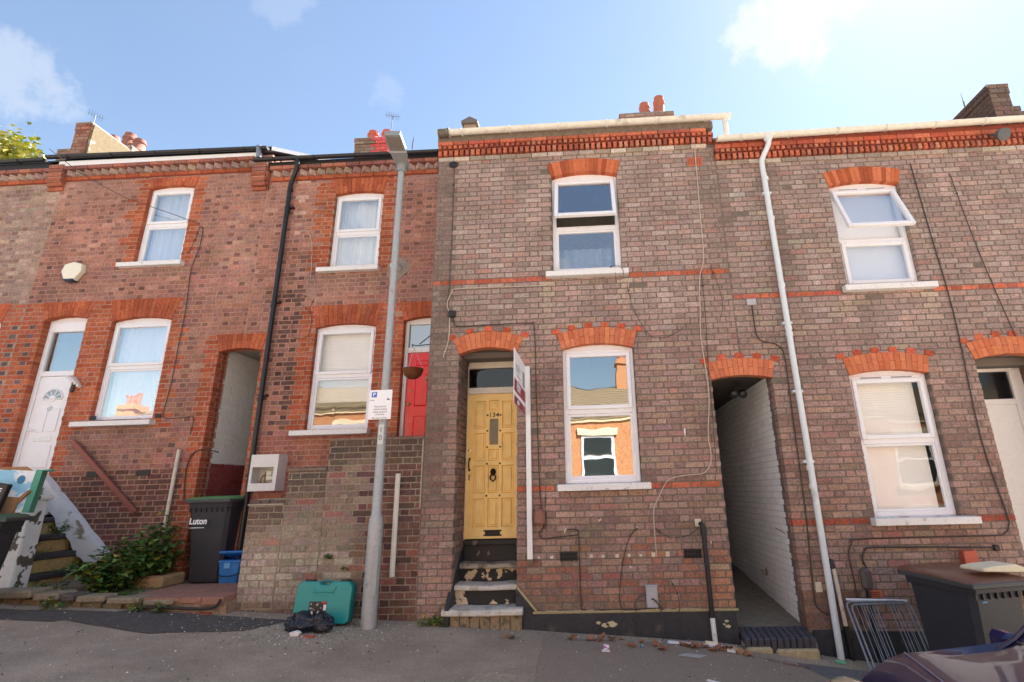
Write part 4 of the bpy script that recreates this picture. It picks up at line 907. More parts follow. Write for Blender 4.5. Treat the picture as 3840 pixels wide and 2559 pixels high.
    b = MB(); b.box(-6.0, -5.0, F + 4.5, F + 4.6, -.2, 4.0); obj('passage_gate', b, mat('dark_boards', (74, 66, 58)), h)
    b = MB(); b.box(-5.82, -5.13, F - .02, F + 4.5, .2, .465); obj('passage_floor', b, CONC, h)
    b = MB(); b.box(-5.815, -5.45, F + 1.05, F + 1.3, 1.58, 1.72); obj('wall_vent', b, BLACKM, h)
    return h

def white_door(h, D):
    Y = F + .13; x0, x1, zb, zt = D['u0'] + .07, D['u1'] + .0, 1.96, 3.50; WP = UPVC
    b = MB(); b.box(D['u0'], x0, Y - .03, Y + .07, 1.94, 4.42, .008); b.box(x1 - .06, x1 + .0, Y - .03, Y + .07, 1.94, 4.42, .008); b.box(x0, x1 - .06, Y - .03, Y + .07, zt, zt + .085, .008); b.box(x0, x1 - .06, Y - .03, Y + .07, 4.24, 4.42, .008)
    uc, zc, Rr, a = arch(D['u0'], D['u1'], D['zs'], D['rise']); ps = [(uc + Rr * math.sin(a * (1 - 2 * i / 10)), zc + Rr * math.cos(a * (1 - 2 * i / 10)) + .004) for i in range(11)]
    b.prism([(D['u0'], 4.421), (D['u1'], 4.421)] + ps, lambda u, v, d: (u, -d, v), -(Y + .06), -(Y - .02)); d = obj('door', b, WP, h)
    g = MB(); g.box(x0, x1 - .06, Y + .01, Y + .02, zt + .085, 4.24); obj('pane', g, GL_BLUE, d)
    b = MB(); x1 -= .06; b.box(x0 + .005, x1 - .005, Y - .015, Y + .05, zb, zt - .004, .006); obj('door_leaf', b, WP, d)
    cx = (x0 + x1) / 2; W = x1 - x0; p = MB()
    for a_, b_, c, e in ((.2, .8, 2.08, 2.42), (.2, .46, 2.62, 2.98), (.54, .8, 2.62, 2.98)): p.box(x0 + a_ * W, x0 + b_ * W, Y - .026, Y - .015, c, e, .010)
    obj('door_panel', p, WP, d)
    arc = [(cx + .16 * math.cos(w), 3.13 + .16 * math.sin(w)) for w in [math.pi * i / 14 for i in range(15)]]; g = MB(); g.prism(arc, lambda u, v, dd: (u, -dd, v), -(Y - .014), -(Y - .022)); obj('pane', g, mat('grey_obscured_glass', (150, 168, 178), .15, var=.1), d)
    m_ = MB(); m_.tube([(u, Y - .024, z) for u, z in arc] + [(cx - .16, Y - .024, 3.13), (cx + .16, Y - .024, 3.13)], .012, 6)
    for w in (.6, 1.2, 1.94, 2.54): m_.tube([(cx + .05 * math.cos(w), Y - .024, 3.13 + .05 * math.sin(w)), (cx + .16 * math.cos(w), Y - .024, 3.13 + .16 * math.sin(w))], .009, 5)
    m_.lathe([(.055, 0), (.05, .012), (.001, .014)], n=12, M=Matrix.Translation((cx, Y - .016, 3.14)) @ Matrix.Rotation(R(90), 4, 'X')); obj('fanlight_moulding', m_, WP, d)
    k = MB(); k.tube([(cx + .03 * math.cos(w), Y - .03, 2.98 + .03 * math.sin(w)) for w in [2 * math.pi * i / 12 for i in range(13)]], .006, 5); k.box(cx - .012, cx + .012, Y - .03, Y - .015, 3.0, 3.03); obj('door_knocker', k, CHROME, d)
    l = MB(); l.box(cx - .14, cx + .14, Y - .024, Y - .015, 2.48, 2.545, .006); obj('letterbox', l, mat('pale_metal', (220, 220, 222), .35, .3), d)
    l = MB(); l.box(x0 + .03, x0 + .055, Y - .025, Y - .015, 2.5, 2.72, .006); l.box(x0 + .035, x0 + .15, Y - .06, Y - .045, 2.64, 2.66, .005); l.box(x0 + .036, x0 + .05, Y - .05, Y - .015, 2.64, 2.66); obj('door_handle', l, WP, d)
    s = MB(); s.box(D['u0'] - .05, D['u1'] + .05, F - .04, F + .2, 1.86, 1.945, .01); obj('threshold', s, mat('worn_red_tile', (128, 84, 66), .8, var=.25, scale=12), d)

def red_house():
    X0, X1 = -5.45, -2.06
    h = thing('terraced_house', 'red brick house with the red front door behind the lamp post', 'house', (-3.7, F, gz(-3.7, 0)), group='terraced houses in the row')
    W_UP = dict(u0=-4.23, u1=-3.40, z0=5.11, zs=6.475, rise=.045); W_LO = dict(u0=-4.30, u1=-3.335, z0=2.50, zs=4.095, rise=.055); D = dict(u0=-2.89, u1=-2.10, z0=2.2, zs=4.16, rise=.06)
    PASS = dict(u0=-5.82, u1=-5.13, z0=.2, zs=3.765, rise=.05)
    def cf(u, z, head):
        ju = u + random.uniform(-.04, .04); q = None
        if -4.49 < ju < -3.22 and 5.08 < z < 6.77: q = 1
        if 4.12 < z < 4.47 and ju > -4.60: q = 1
        if 2.45 < z <= 4.15 and (-4.58 < ju < -4.30 or -3.335 < u < -2.89): q = 1
        if z < 4.05 and (-5.13 < ju < -5.03): q = 1
        if 3.70 < z < 4.05 and u < -5.03: q = 1
        if q: return mixc(pick(P_QUOIN), (120, 62, 44), .2 * max(0, nz(u * 3, z * 2)))
        c = red_brick(u, z, head, 9)
        k = sm(.32, .08, abs(u + 4.76)) * sm(5.7, 5.0, z) * sm(2.3, 2.8, z) * (.45 + .55 * random.random())
        if head or random.random() < .5: c = mixc(c, (64, 50, 46), .75 * k)
        if -4.6 < u < -3.2: c = mixc(c, (120, 98, 88), .5 * (4.5 < z < 4.98) * sm(4.5, 4.85, z))
        if abs(u + 4.75) < .1 and z > 5.6 and random.random() < .3: c = mixc(c, (206, 186, 168), .5)
        if u > -3.1: c = mixc(c, (96, 70, 64), .3 * sm(-2.7, -2.2, u))
        if z < 2.45: c = mixc(c, (150, 84, 70), .5)
        if z > 6.2: c = mixc(c, (150, 120, 110), .3 * sm(6.2, 6.8, z))
        return c
    holes = [hole(**W_UP, flat=6.78), hole(**W_LO, flat=4.47), hole(**D, flat=4.47), hole(**PASS, flat=4.05)]
    emit(h, lay(X0, X1, .1, 6.79, PR, 4.47, holes, cf, phase=.02), FR, BR)
    obj('wall', wallcore(X0, X1, -.2, 7.1, [(W_UP['u0'], W_UP['u1'], 5.02, 6.52), (W_LO['u0'], W_LO['u1'], 2.41, 4.15), (D['u0'], D['u1'], -.2, 4.22), (X0 - .1, -5.13, -.2, 3.81)], FR), MO_PINK, h)
    for w, n, fl in ((W_UP, 12, 6.78), (W_LO, 14, 4.47), (D, 11, 4.47)): ring(h, FR, w['u0'], w['u1'], w['zs'], w['rise'], .3, n, P_QUOIN, BR, proud=.009, flat=fl, gap=.004)
    window(h, **W_UP, Y=F, zt=5.765, glt=GL_NET, glb=GL_NET, fill='net', sill=(.14, .05, .1))
    window(h, **W_LO, Y=F, zt=3.33, glt=GL_BLIND, glb=GL_MID, fill='blind', curtain_bottom=2.93, sill=(.15, .05, .14))
    b = MB(); b.box(-5.13, -4.93, F + .105, F + .26, -.2, 3.8); obj('passage_wall', b, MO_PINK, h)
    b = MB(); b.box(-5.12, -4.93, F + .27, F + 4.5, -.2, 3.9); obj('passage_wall', b, mat('white_wall_paint', (220, 220, 218)), h)  # hidden side, made white to throw more light across the passage
    # red door
    Y = F + .12; RP = mat('red_gloss_paint', (234, 34, 42), .3, var=.05, coat=.3, scale=5); x0, x1, zb, zt = D['u0'] + .06, D['u1'] - .0, 2.36, 3.66
    b = MB(); b.box(D['u0'], x0, Y - .03, Y + .06, 2.3, 4.2, .006); b.box(x0, x1, Y - .03, Y + .06, zt, zt + .08, .006); b.box(x0, x1, Y - .02, Y + .06, 4.12, 4.22, .004); b.box(x1, x1 + .05, Y - .03, Y + .06, 2.3, 4.2); d = obj('door', b, mat('white_gloss', (236, 234, 230), .4, var=.04), h)
    g = MB(); g.box(x0, x1, Y + .01, Y + .02, zt + .08, 4.12); obj('pane', g, GL_BLUE, d)
    b = MB(); b.box(x0 + .004, x1 - .004, Y - .01, Y + .04, 1.7, zt - .004, .004); obj('door_leaf', b, RP, d)
    W = x1 - x0
    for a_, b_, c, e in ((.18, .47, 3.44, 3.54), (.53, .82, 3.44, 3.54), (.18, .47, 2.82, 3.32), (.53, .82, 2.82, 3.32), (.18, .47, 1.95, 2.68), (.53, .82, 1.95, 2.68)):
        p = MB(); u0, u1 = x0 + a_ * W, x0 + b_ * W; o = [(u0, c), (u1, c), (u1, e), (u0, e)]; k = .02; q = [(u0 + k, c + k), (u1 - k, c + k), (u1 - k, e - k), (u0 + k, e - k)]
        for i in range(4): p.quad(FR(*o[i], -.111), FR(*o[(i + 1) % 4], -.111), FR(*q[(i + 1) % 4], -.098), FR(*q[i], -.098))
        p.quad(*[FR(*v, -.098) for v in q]); obj('door_panel', p, RP, d)
    k = MB(); k.lathe([(.03, 0), (.028, .02), (.012, .03)], n=12, M=Matrix.Translation((x0 + .05, Y - .01, 2.86)) @ Matrix.Rotation(R(90), 4, 'X')); k.lathe([(.02, 0), (.018, .012), (.005, .014)], n=12, M=Matrix.Translation((x0 + .07, Y - .01, 3.06)) @ Matrix.Rotation(R(90), 4, 'X')); obj('door_lock', k, METAL, d, smooth=True)
    k = MB(); k.lathe([(.035, 0), (.035, .015), (.015, .03)], n=12, M=Matrix.Translation(((x0 + x1) / 2 - .03, Y - .01, 3.26)) @ Matrix.Rotation(R(90), 4, 'X')); k.tube([((x0 + x1) / 2 - .03 + .03 * math.cos(w), Y - .03, 3.21 + .035 * math.sin(w)) for w in [2 * math.pi * i / 12 for i in range(13)]], .007, 5); obj('door_knocker', k, METAL, d, smooth=True)
    # eaves, rainwater, chimney
    kneeler(h, -5.445, -5.43, 6.62); dogtooth(h, -5.40, -2.08, 6.79)
    gutter(h, -5.66, -2.09, F - .17, 7.15, BLACKP, .050, 5, drop=-.03)
    b = MB(); b.box(-5.44, -2.08, F - .1, F + .1, 7.03, 7.12); obj('fascia', b, mat('black_fascia', (40, 38, 38), .6), h)
    b = MB(); b.tube(curve([(-4.88, F - .17, 7.12), (-4.88, F - .17, 7.0), (-4.90, F - .15, 6.88), (-4.99, F - .08, 6.74), (-5.01, F - .07, 6.62)], 4), .036, 12); b.tube([(-5.01, F - .07, 6.62), (-4.985, F - .07, 2.0), (-4.98, F - .07, .45)], .036, 12); dp = obj('downpipe', b, BLACKP, h, smooth=True)
    c = MB()
    for z in (6.6, 6.2, 4.5, 3.0, 1.9): c.tube([(-5.0, F - .07, z), (-5.0, F - .07, z - .05)], .044, 12)
    for z in (6.23, 4.53, 3.03): c.box(-5.06, -4.91, F - .07, F, z, z + .03, .003)
    obj('pipe_collar', c, BLACKP, dp, smooth=True)
    shell(h, X0, X1, F, -.2, 7.1, 4.8, 9.0, SLATE, (4.02, None))
    chimney(h, -4.80, -4.08, 2.9, 3.6, 7.6, 8.78, [(-4.55, 3.2, .36, .135, .0), (-4.24, 3.2, .36, .135, .0)], lambda u, z: jit((214, 92, 92), 8) if u > -4.46 else jit((146, 126, 108), 14), mat('red_terracotta', (206, 104, 84), .8, var=.15, scale=8, bump=.3))
    aerial(h, -4.25, 3.4, 9.0, 9.75, .5); aerial(h, -3.66, 3.2, 8.0, 8.85, 2.0)
    # meter box with its door missing
    mb = MB(); x0, x1, y0, y1, z0, z1 = -4.89, -4.49, F - .24, F, 1.65, 2.15; ox0, ox1, oz0, oz1 = -4.855, -4.545, 1.755, 1.975
    mb.box(x0, x1, y0, y0 + .02, oz1, z1); mb.box(x0, x1, y0, y0 + .02, z0, oz0); mb.box(x0, ox0, y0, y0 + .02, oz0, oz1); mb.box(ox1, x1, y0, y0 + .02, oz0, oz1); mb.box(x0, x0 + .02, y0 + .02, y1, z0, z1); mb.box(x1 - .02, x1, y0 + .02, y1, z0, z1); mb.box(x0 + .02, x1 - .02, y0 + .02, y1, z1 - .02, z1); mb.box(x0 + .02, x1 - .02, y0 + .02, y1, z0, z0 + .02); mb.box(x0 + .02, x1 - .02, y1 - .02, y1 - .001, z0 + .02, z1 - .02)
    mbx = obj('meter_box', mb, mat('meter_box_white', (228, 224, 218), .55, var=.06, scale=8), h)
    b = MB(); b.box(-4.70, -4.56, y0 + .08, y1 - .02, 1.79, 1.93, .015); b.box(-4.68, -4.60, y0 + .06, y0 + .08, 1.86, 1.91, .006); obj('gas_meter', b, mat('meter_cream', (220, 214, 194), .5), mbx)
    b = MB(); b.tube(curve([(-4.78, y0 + .12, 1.70), (-4.78, y0 + .12, 1.83), (-4.72, y0 + .12, 1.88)]), .012, 7); b.tube([(-4.74, y0 + .14, 1.7), (-4.74, y0 + .14, 1.9)], .012, 7); obj('meter_pipe', b, METAL, mbx, smooth=True)
    # flue vent with a cement patch
    b = MB(); b.prism([(-3.06 + .17 * (1 + .25 * math.sin(3 * w + 1)) * math.cos(w), 5.03 + .2 * (1 + .2 * math.sin(2 * w)) * math.sin(w)) for w in [2 * math.pi * i / 18 for i in range(18)]], FR, 0, .010); obj('cement_patch', b, mat('cement', (150, 136, 124), .95, var=.2, scale=20, bump=.5), h)
    b = MB(); b.lathe([(.062, 0), (.062, .16), (.05, .17), (.05, .13), (.001, .13)], n=18, M=Matrix.Translation((-3.06, F, 5.05)) @ Matrix.Rotation(R(90), 4, 'X')); obj('flue_vent', b, UPVC, h, smooth=True)
    cable(h, [(-4.75, 5.80), (-4.62, 5.78), (-4.52, 5.5), (-4.48, 4.95)], F, .007, CABLEW); cable(h, [(-4.5, 4.62), (-4.62, 4.66), (-4.64, 4.55), (-4.46, 4.4), (-4.38, 4.25), (-4.4, 4.0), (-4.5, 3.93), (-4.66, 3.98), (-4.68, 4.3)], F, .005)
    cable(h, [(-4.38, 4.6), (-4.42, 4.4), (-4.36, 4.2)], F, .005)
    return h

def far_left_house():
    X0, X1 = -13.4, -9.25
    h = thing('terraced_house', 'greyer brick house at the left edge, mostly out of the picture', 'house', (-11.3, F, gz(-11, 0)), group='terraced houses in the row')
    W = dict(u0=-10.45, u1=-9.60, z0=2.8, zs=4.40, rise=.05); WU = dict(u0=-11.4, u1=-10.6, z0=5.4, zs=6.8, rise=.05)
    def cf(u, z, head):
        if (-10.7 < u < -9.25 and 4.4 < z < 4.74): return mixc(pick(P_QUOIN), (190, 110, 84), .5)
        if (-9.6 < u and 2.0 < z <= 4.42):
            return jit((104, 84, 84), 10) if (-9.46 < u < -9.34 and int(round(z / PR)) % 2) else mixc(pick(P_QUOIN), (176, 88, 64), .4)
        c = mixc(pick(P_FAR), pick(P_RED), .25 + .3 * sm(5, 2, z));
        if head and random.random() < .3: c = pick(P_HEAD)
        return mixc(c, (160, 140, 128), .25)
    emit(h, lay(X0, X1, 1.0, 7.0, PR, 4.72, [hole(**W, flat=4.74), hole(**WU, flat=7.0)], cf, phase=.1), FR, BR)
    obj('wall', wallcore(X0, X1, -.2, 7.35, [(W['u0'], W['u1'], 2.72, 4.46), (WU['u0'], WU['u1'], 5.32, 6.86)], FR), MO_PALE, h)
    ring(h, FR, W['u0'], W['u1'], W['zs'], W['rise'], .3, 12, [(190, 100, 70)], BR, proud=.009, flat=4.74)
    window(h, **W, Y=F, zt=3.6, glt=GL_NET, glb=GL_NET, fill='net'); window(h, **WU, Y=F, zt=6.1, glt=GL_NET, glb=GL_NET, fill='net')
    dogtooth(h, X0, -9.46, 7.0); gutter(h, X0, -9.52, F - .15, 7.41, BLACKP, .050, 4)
    b = MB(); b.box(X0, -9.46, F - .1, F + .1, 7.24, 7.36); obj('fascia', b, mat('black_fascia', (40, 38, 38)), h)
    shell(h, X0, X1, F, -.2, 7.4, 4.8, 9.3, SLATE)
    st = chimney(h, -9.82, -9.52, 1.75, 2.6, 7.2, 8.62, [], lambda u, z: pick([(160, 104, 84), (150, 118, 100), (134, 94, 80)]), PLAINB)
    b = MB(); b.box(-9.518, -9.47, 1.77, 2.62, 7.3, 8.60); obj('rendered_side', b, mat('ochre_render', (120, 104, 76), .95, var=.2, scale=6, col2=(170, 162, 146), thr=(.60, .66), bump=.4), st)
    chimney(h, -12.4, -11.0 + .4, 3.7, 4.3, 8.6, 9.55, [(-11.36, 4.0, .5, .15, -.1), (-11.02, 4.0, .55, .15, .05), (-10.72, 4.0, .36, .15, .02)], lambda u, z: pick(P_LO), mat('dull_terracotta', (158, 104, 90), .85, var=.15, scale=8, bump=.3))
    aerial(h, -10.92, 3.0, 8.6, 9.9, 1.2)
    return h
left_house(); red_house(); far_left_house()
# ------------------------------------------------------------------ ground
def sheet(name, x0, x1, y0, y1, off, m, nx=40, ny=20, flat=None, rough=0.0):
    b = MB(); vs = []
    for j in range(ny + 1):
        for i in range(nx + 1):
            x = x0 + (x1 - x0) * i / nx; y = y0 + (y1 - y0) * j / ny; z = (gz(x, y) if flat is None else line(x) + flat) + off
            if rough: z += rough * (nz(x * 1.7, y * 1.7) + .5 * nz(x * 5, y * 5))
            vs.append((x, y, z))
    b.add(vs, [(j * (nx + 1) + i, j * (nx + 1) + i + 1, (j + 1) * (nx + 1) + i + 1, (j + 1) * (nx + 1) + i) for j in range(ny) for i in range(nx)])
    o = obj(name, b, m, smooth=True); o['kind'] = 'structure'; return o
ASPH = mat('worn_asphalt', (172, 155, 136), .92, big=.28, var=.28, scale=26, bump=.7, bscale=160, col2=(172, 160, 142), thr=(.52, .75), spec=.2)
ASPD = mat('dark_asphalt_patch', (96, 91, 86), .9, var=.3, scale=7, bump=.7, bscale=180, spec=.2)
ASPW = mat('worn_gravelly_asphalt', (172, 158, 136), .95, var=.3, scale=14, bump=.9, bscale=110, spec=.15)
sheet('pavement', -22, 16, -2.72, 1.8, 0, ASPH, 150, 30, rough=.006)
sheet('road', -60, 60, -9.6, -2.7, -.06, mat('road_asphalt', (146, 143, 138), .9, var=.2, scale=4, bump=.5, bscale=120), 30, 8, flat=-.10)
sheet('opposite_pavement', -60, 60, -12.2, -9.6, .0, ASPH, 30, 4, flat=-.06)
sheet('ground', -400, 400, -400, 400, -.9, mat('far_ground', (110, 104, 92), .95), 20, 20, flat=-.3)
b = MB()
for i in range(42):
    x = -22 + i * .915; s = lambda xx: line(xx) - .05
    b.prism([(x, s(x) - .2), (x + .905, s(x + .905) - .2), (x + .905, s(x + .905) + .004), (x, s(x) + .004)], lambda u, v, d: (u, -d, v), 2.72, 2.84)
obj('kerb', b, mat('kerb_concrete', (142, 138, 130), .9, var=.15, bump=.4))['kind'] = 'structure'
def patch(name, ring, off, m):
    P = []; n = len(ring)
    for i in range(n):
        a, c = Vector(ring[i]), Vector(ring[(i + 1) % n])
        for k in range(5):
            p = a.lerp(c, k / 5); P.append((p.x + .02 * nz(p.x * 9, p.y * 9), p.y + .02 * nz(p.x * 9 + 5, p.y * 9)))
    b = MB(); cx = sum(p[0] for p in P) / len(P); cy = sum(p[1] for p in P) / len(P); vs = [(cx, cy, gz(cx, cy) + off)]; rings = 6
    for r in range(1, rings + 1):
        for p in P:
            x, y = cx + (p[0] - cx) * r / rings, cy + (p[1] - cy) * r / rings; vs.append((x, y, gz(x, y) + off + .006 * (nz(x * 1.7, y * 1.7) + .5 * nz(x * 5, y * 5))))
    k = len(P); fs = [(0, 1 + i, 1 + (i + 1) % k) for i in range(k)]
    for r in range(rings - 1): fs += [(1 + r * k + i, 1 + (r + 1) * k + i, 1 + (r + 1) * k + (i + 1) % k, 1 + r * k + (i + 1) % k) for i in range(k)]
    b.add(vs, fs); o = obj(name, b, m, smooth=True); o['kind'] = 'structure'; return o
patch('asphalt_patch', [(-5.5, -.75), (-4.35, -1.0), (-3.55, -.72), (-3.35, -.24), (-5.2, -.26)], .006, ASPD)
patch('asphalt_patch', [(-6.6, -.9), (-5.5, -.85), (-5.3, -.35), (-6.4, -.5)], .005, ASPD)
patch('asphalt_patch', [(-.55, -1.7), (2.4, -1.9), (2.2, -.5), (.4, -.2), (-.6, -.3)], .005, mat('brownish_asphalt', (152, 136, 120), .92, var=.28, scale=24, bump=.8, bscale=150))
patch('worn_patch', [(-1.1, -1.75), (-.75, -1.75), (-.72, -1.42), (-1.05, -1.40)], .006, ASPW)
patch('asphalt_patch', [(1.9, -.45), (3.6, -.4), (3.9, -1.4), (2.3, -1.3)], .007, mat('dark_bluish_asphalt', (112, 110, 110), .85, var=.2, scale=6, bump=.6, bscale=150))
for (x, y, l) in ((1.75, -.55, .25), (2.45, -.62, .22), (1.62, -.48, .1)):
    b = MB(); vs = []
    for i in range(13):
        t = i / 12; xx = x + l * t; yy = y - .03 * t + .012 * math.sin(t * 20); w = .010 + .008 * math.sin(t * 37)
        for s in (-1, 1): vs.append((xx, yy + s * w, gz(xx, yy) + .016))
    b.add(vs, [(2 * i, 2 * i + 2, 2 * i + 3, 2 * i + 1) for i in range(12)]); obj('red_paint_mark', b, mat('red_spray', (160, 66, 66), .9, var=.3, scale=60))['kind'] = 'structure'
# grit and small stones
b = MB()
for i in range(5200):
    if i % 3 == 0: x, y = random.uniform(-7, 5), -.05 - abs(random.gauss(0, .22))
    elif i % 3 == 1: x, y = random.uniform(-6, 4.5), random.uniform(-2.3, -.1)
    else: x, y = random.gauss(-2.9, .55), random.gauss(-.75, .3)
    if y > -.06: continue
    s = random.choice((.002, .003, .003, .004, .005, .007, .011)) * random.uniform(.7, 1.2); z = gz(x, y) + .006; col = random.choice([(170, 164, 150), (200, 194, 184), (120, 108, 96), (150, 136, 118), (96, 84, 74), (222, 218, 210)])
    a = random.uniform(0, 6.3); c_, s_ = math.cos(a) * s, math.sin(a) * s
    b.add([(x + c_, y + s_, z), (x - s_ * .8, y + c_ * .8, z), (x - c_, y - s_, z), (x + s_ * .7, y - c_ * .7, z), (x, y, z + s * .8)], [(0, 1, 4), (1, 2, 4), (2, 3, 4), (3, 0, 4)], col)
obj('grit', b, mat('grit', None, .9, attr=True, var=.1))['kind'] = 'stuff'

# ------------------------------------------------------------------ steps to the yellow door
st = thing('entrance_steps', 'worn black and white painted steps below the yellow door', 'steps', (-1.3, -.1, gz(-1.3, 0)))
def slab(x0, x1, yf, yb, zt, h):
    b = MB(); n = 14; vs = []; prof = [(yf + .012, zt - h), (yf, zt - h + .012), (yf, zt - .03), (yf + .014, zt - .006), (yf + .05, zt), (yb, zt + .004), (yb, zt - h)]
    for i in range(n + 1):
        x = x0 + (x1 - x0) * i / n; wear = -.012 * math.sin(math.pi * i / n) ** 2 + .003 * nz(x * 8, yf)
        for y, z in prof: vs.append((x, y + .004 * nz(x * 11, z * 9 + 3), z + (wear if z > zt - .02 else wear * .3)))
    k = len(prof); b.add(vs, [(i * k + j, i * k + (j + 1) % k, (i + 1) * k + (j + 1) % k, (i + 1) * k + j) for i in range(n) for j in range(k)]); b.add(vs[:k], [tuple(range(k))]); b.add(vs[-k:], [tuple(range(k - 1, -1, -1))]); return b
WORN = mat('worn_step_stone', (206, 200, 188), .75, var=.16, scale=7, col2=(140, 130, 112), thr=(.54, .72), bump=.4, bscale=50)
WORN2 = mat('dirty_step_stone', (168, 158, 140), .8, var=.2, scale=9, col2=(84, 78, 70), thr=(.52, .7), bump=.4, bscale=50)
FLK = mat('flaking_black_paint', (210, 190, 160), .75, var=.08, scale=5.5, col2=(44, 41, 40), thr=(.485, .50), bump=.3, detail=9)
FLK2 = mat('flaking_black_paint_dense', (200, 176, 140), .75, var=.08, scale=6.5, col2=(40, 38, 37), thr=(.43, .445), bump=.3, detail=9)
obj('step', slab(-1.735, -.845, -.14, .14, .335, .07), WORN, st, fixn=True)
obj('step', slab(-1.66, -.93, .085, .36, .545, .06), WORN, st, fixn=True)
obj('step', slab(-1.66, -.93, .315, .55, .745, .06), WORN2, st, fixn=True)
b = MB(); b.box(-1.66, -.93, .14, .4, .335, .487); obj('riser', b, FLK, st)
b = MB(); b.box(-1.66, -.93, .37, .6, .545, .687); obj('riser', b, FLK2, st)
b = MB(); b.box(-1.66, -.93, .535, .7, .745, .94); obj('riser', b, mat('black_step_paint', (40, 38, 36), .6), st)
b = MB()
for i in range(7):
    x = -1.65 + i * .112; b.prism([(x, gz(x, 0) - .1), (x + .104, gz(x, 0) - .1), (x + .104, .262 - random.uniform(0, .008)), (x, .262)], front(0), -.05, .085 + random.uniform(-.006, .006), cham=.006)
b.box(-1.66, -.86, -.07, .1, -.05, .255); obj('base_stones', b, mat('crumbling_base_stone', (150, 132, 104), .95, var=.3, scale=14, col2=(92, 84, 68), thr=(.5, .66), bump=.8, bscale=40), st)
b = MB(); b.prism([(-.13, .1), (-.13, .36), (.05, .55), (.30, .76), (.5, .95), (.5, .0)], lambda y, z, d: (d, y, z), -1.70, -1.655); obj('string', b, mat('black_bitumen_paint', (50, 50, 54)), st)

# ------------------------------------------------------------------ threshold of the right passage
th = thing('passage_threshold', 'blue brick threshold with stone kerbs below the open passage', 'threshold', (1.85, -.05, gz(1.85, 0)))
for i in range(11):
    x = 1.495 + i * .0665; b = MB(); b.box(x, x + .058, -.20, .11, -.08, .062 + random.uniform(-.004, .004), .008); b2 = b.mesh('brick', mat('blue_engineering_brick', (74, 72, 80), .6, var=.2, scale=20)); o = obj('brick', b2, None, th); o.rotation_euler = (R(9), 0, 0); o.location = o.location + Vector((0, 0, -.0)) 
for x0, x1, dz in ((1.49, 1.76, 0), (1.80, 2.23, -.02)): b = MB(); b.box(x0, x1, -.235, -.04, -.34, -.050 + dz, .018); obj('kerb_stone', b, mat('sandstone', (176, 160, 124), .9, var=.25, scale=8, bump=.6, bscale=40), th)
b = MB(); b.box(1.49, 2.24, -.16, .11, -.4, -.03); obj('bedding', b, CONC, th)

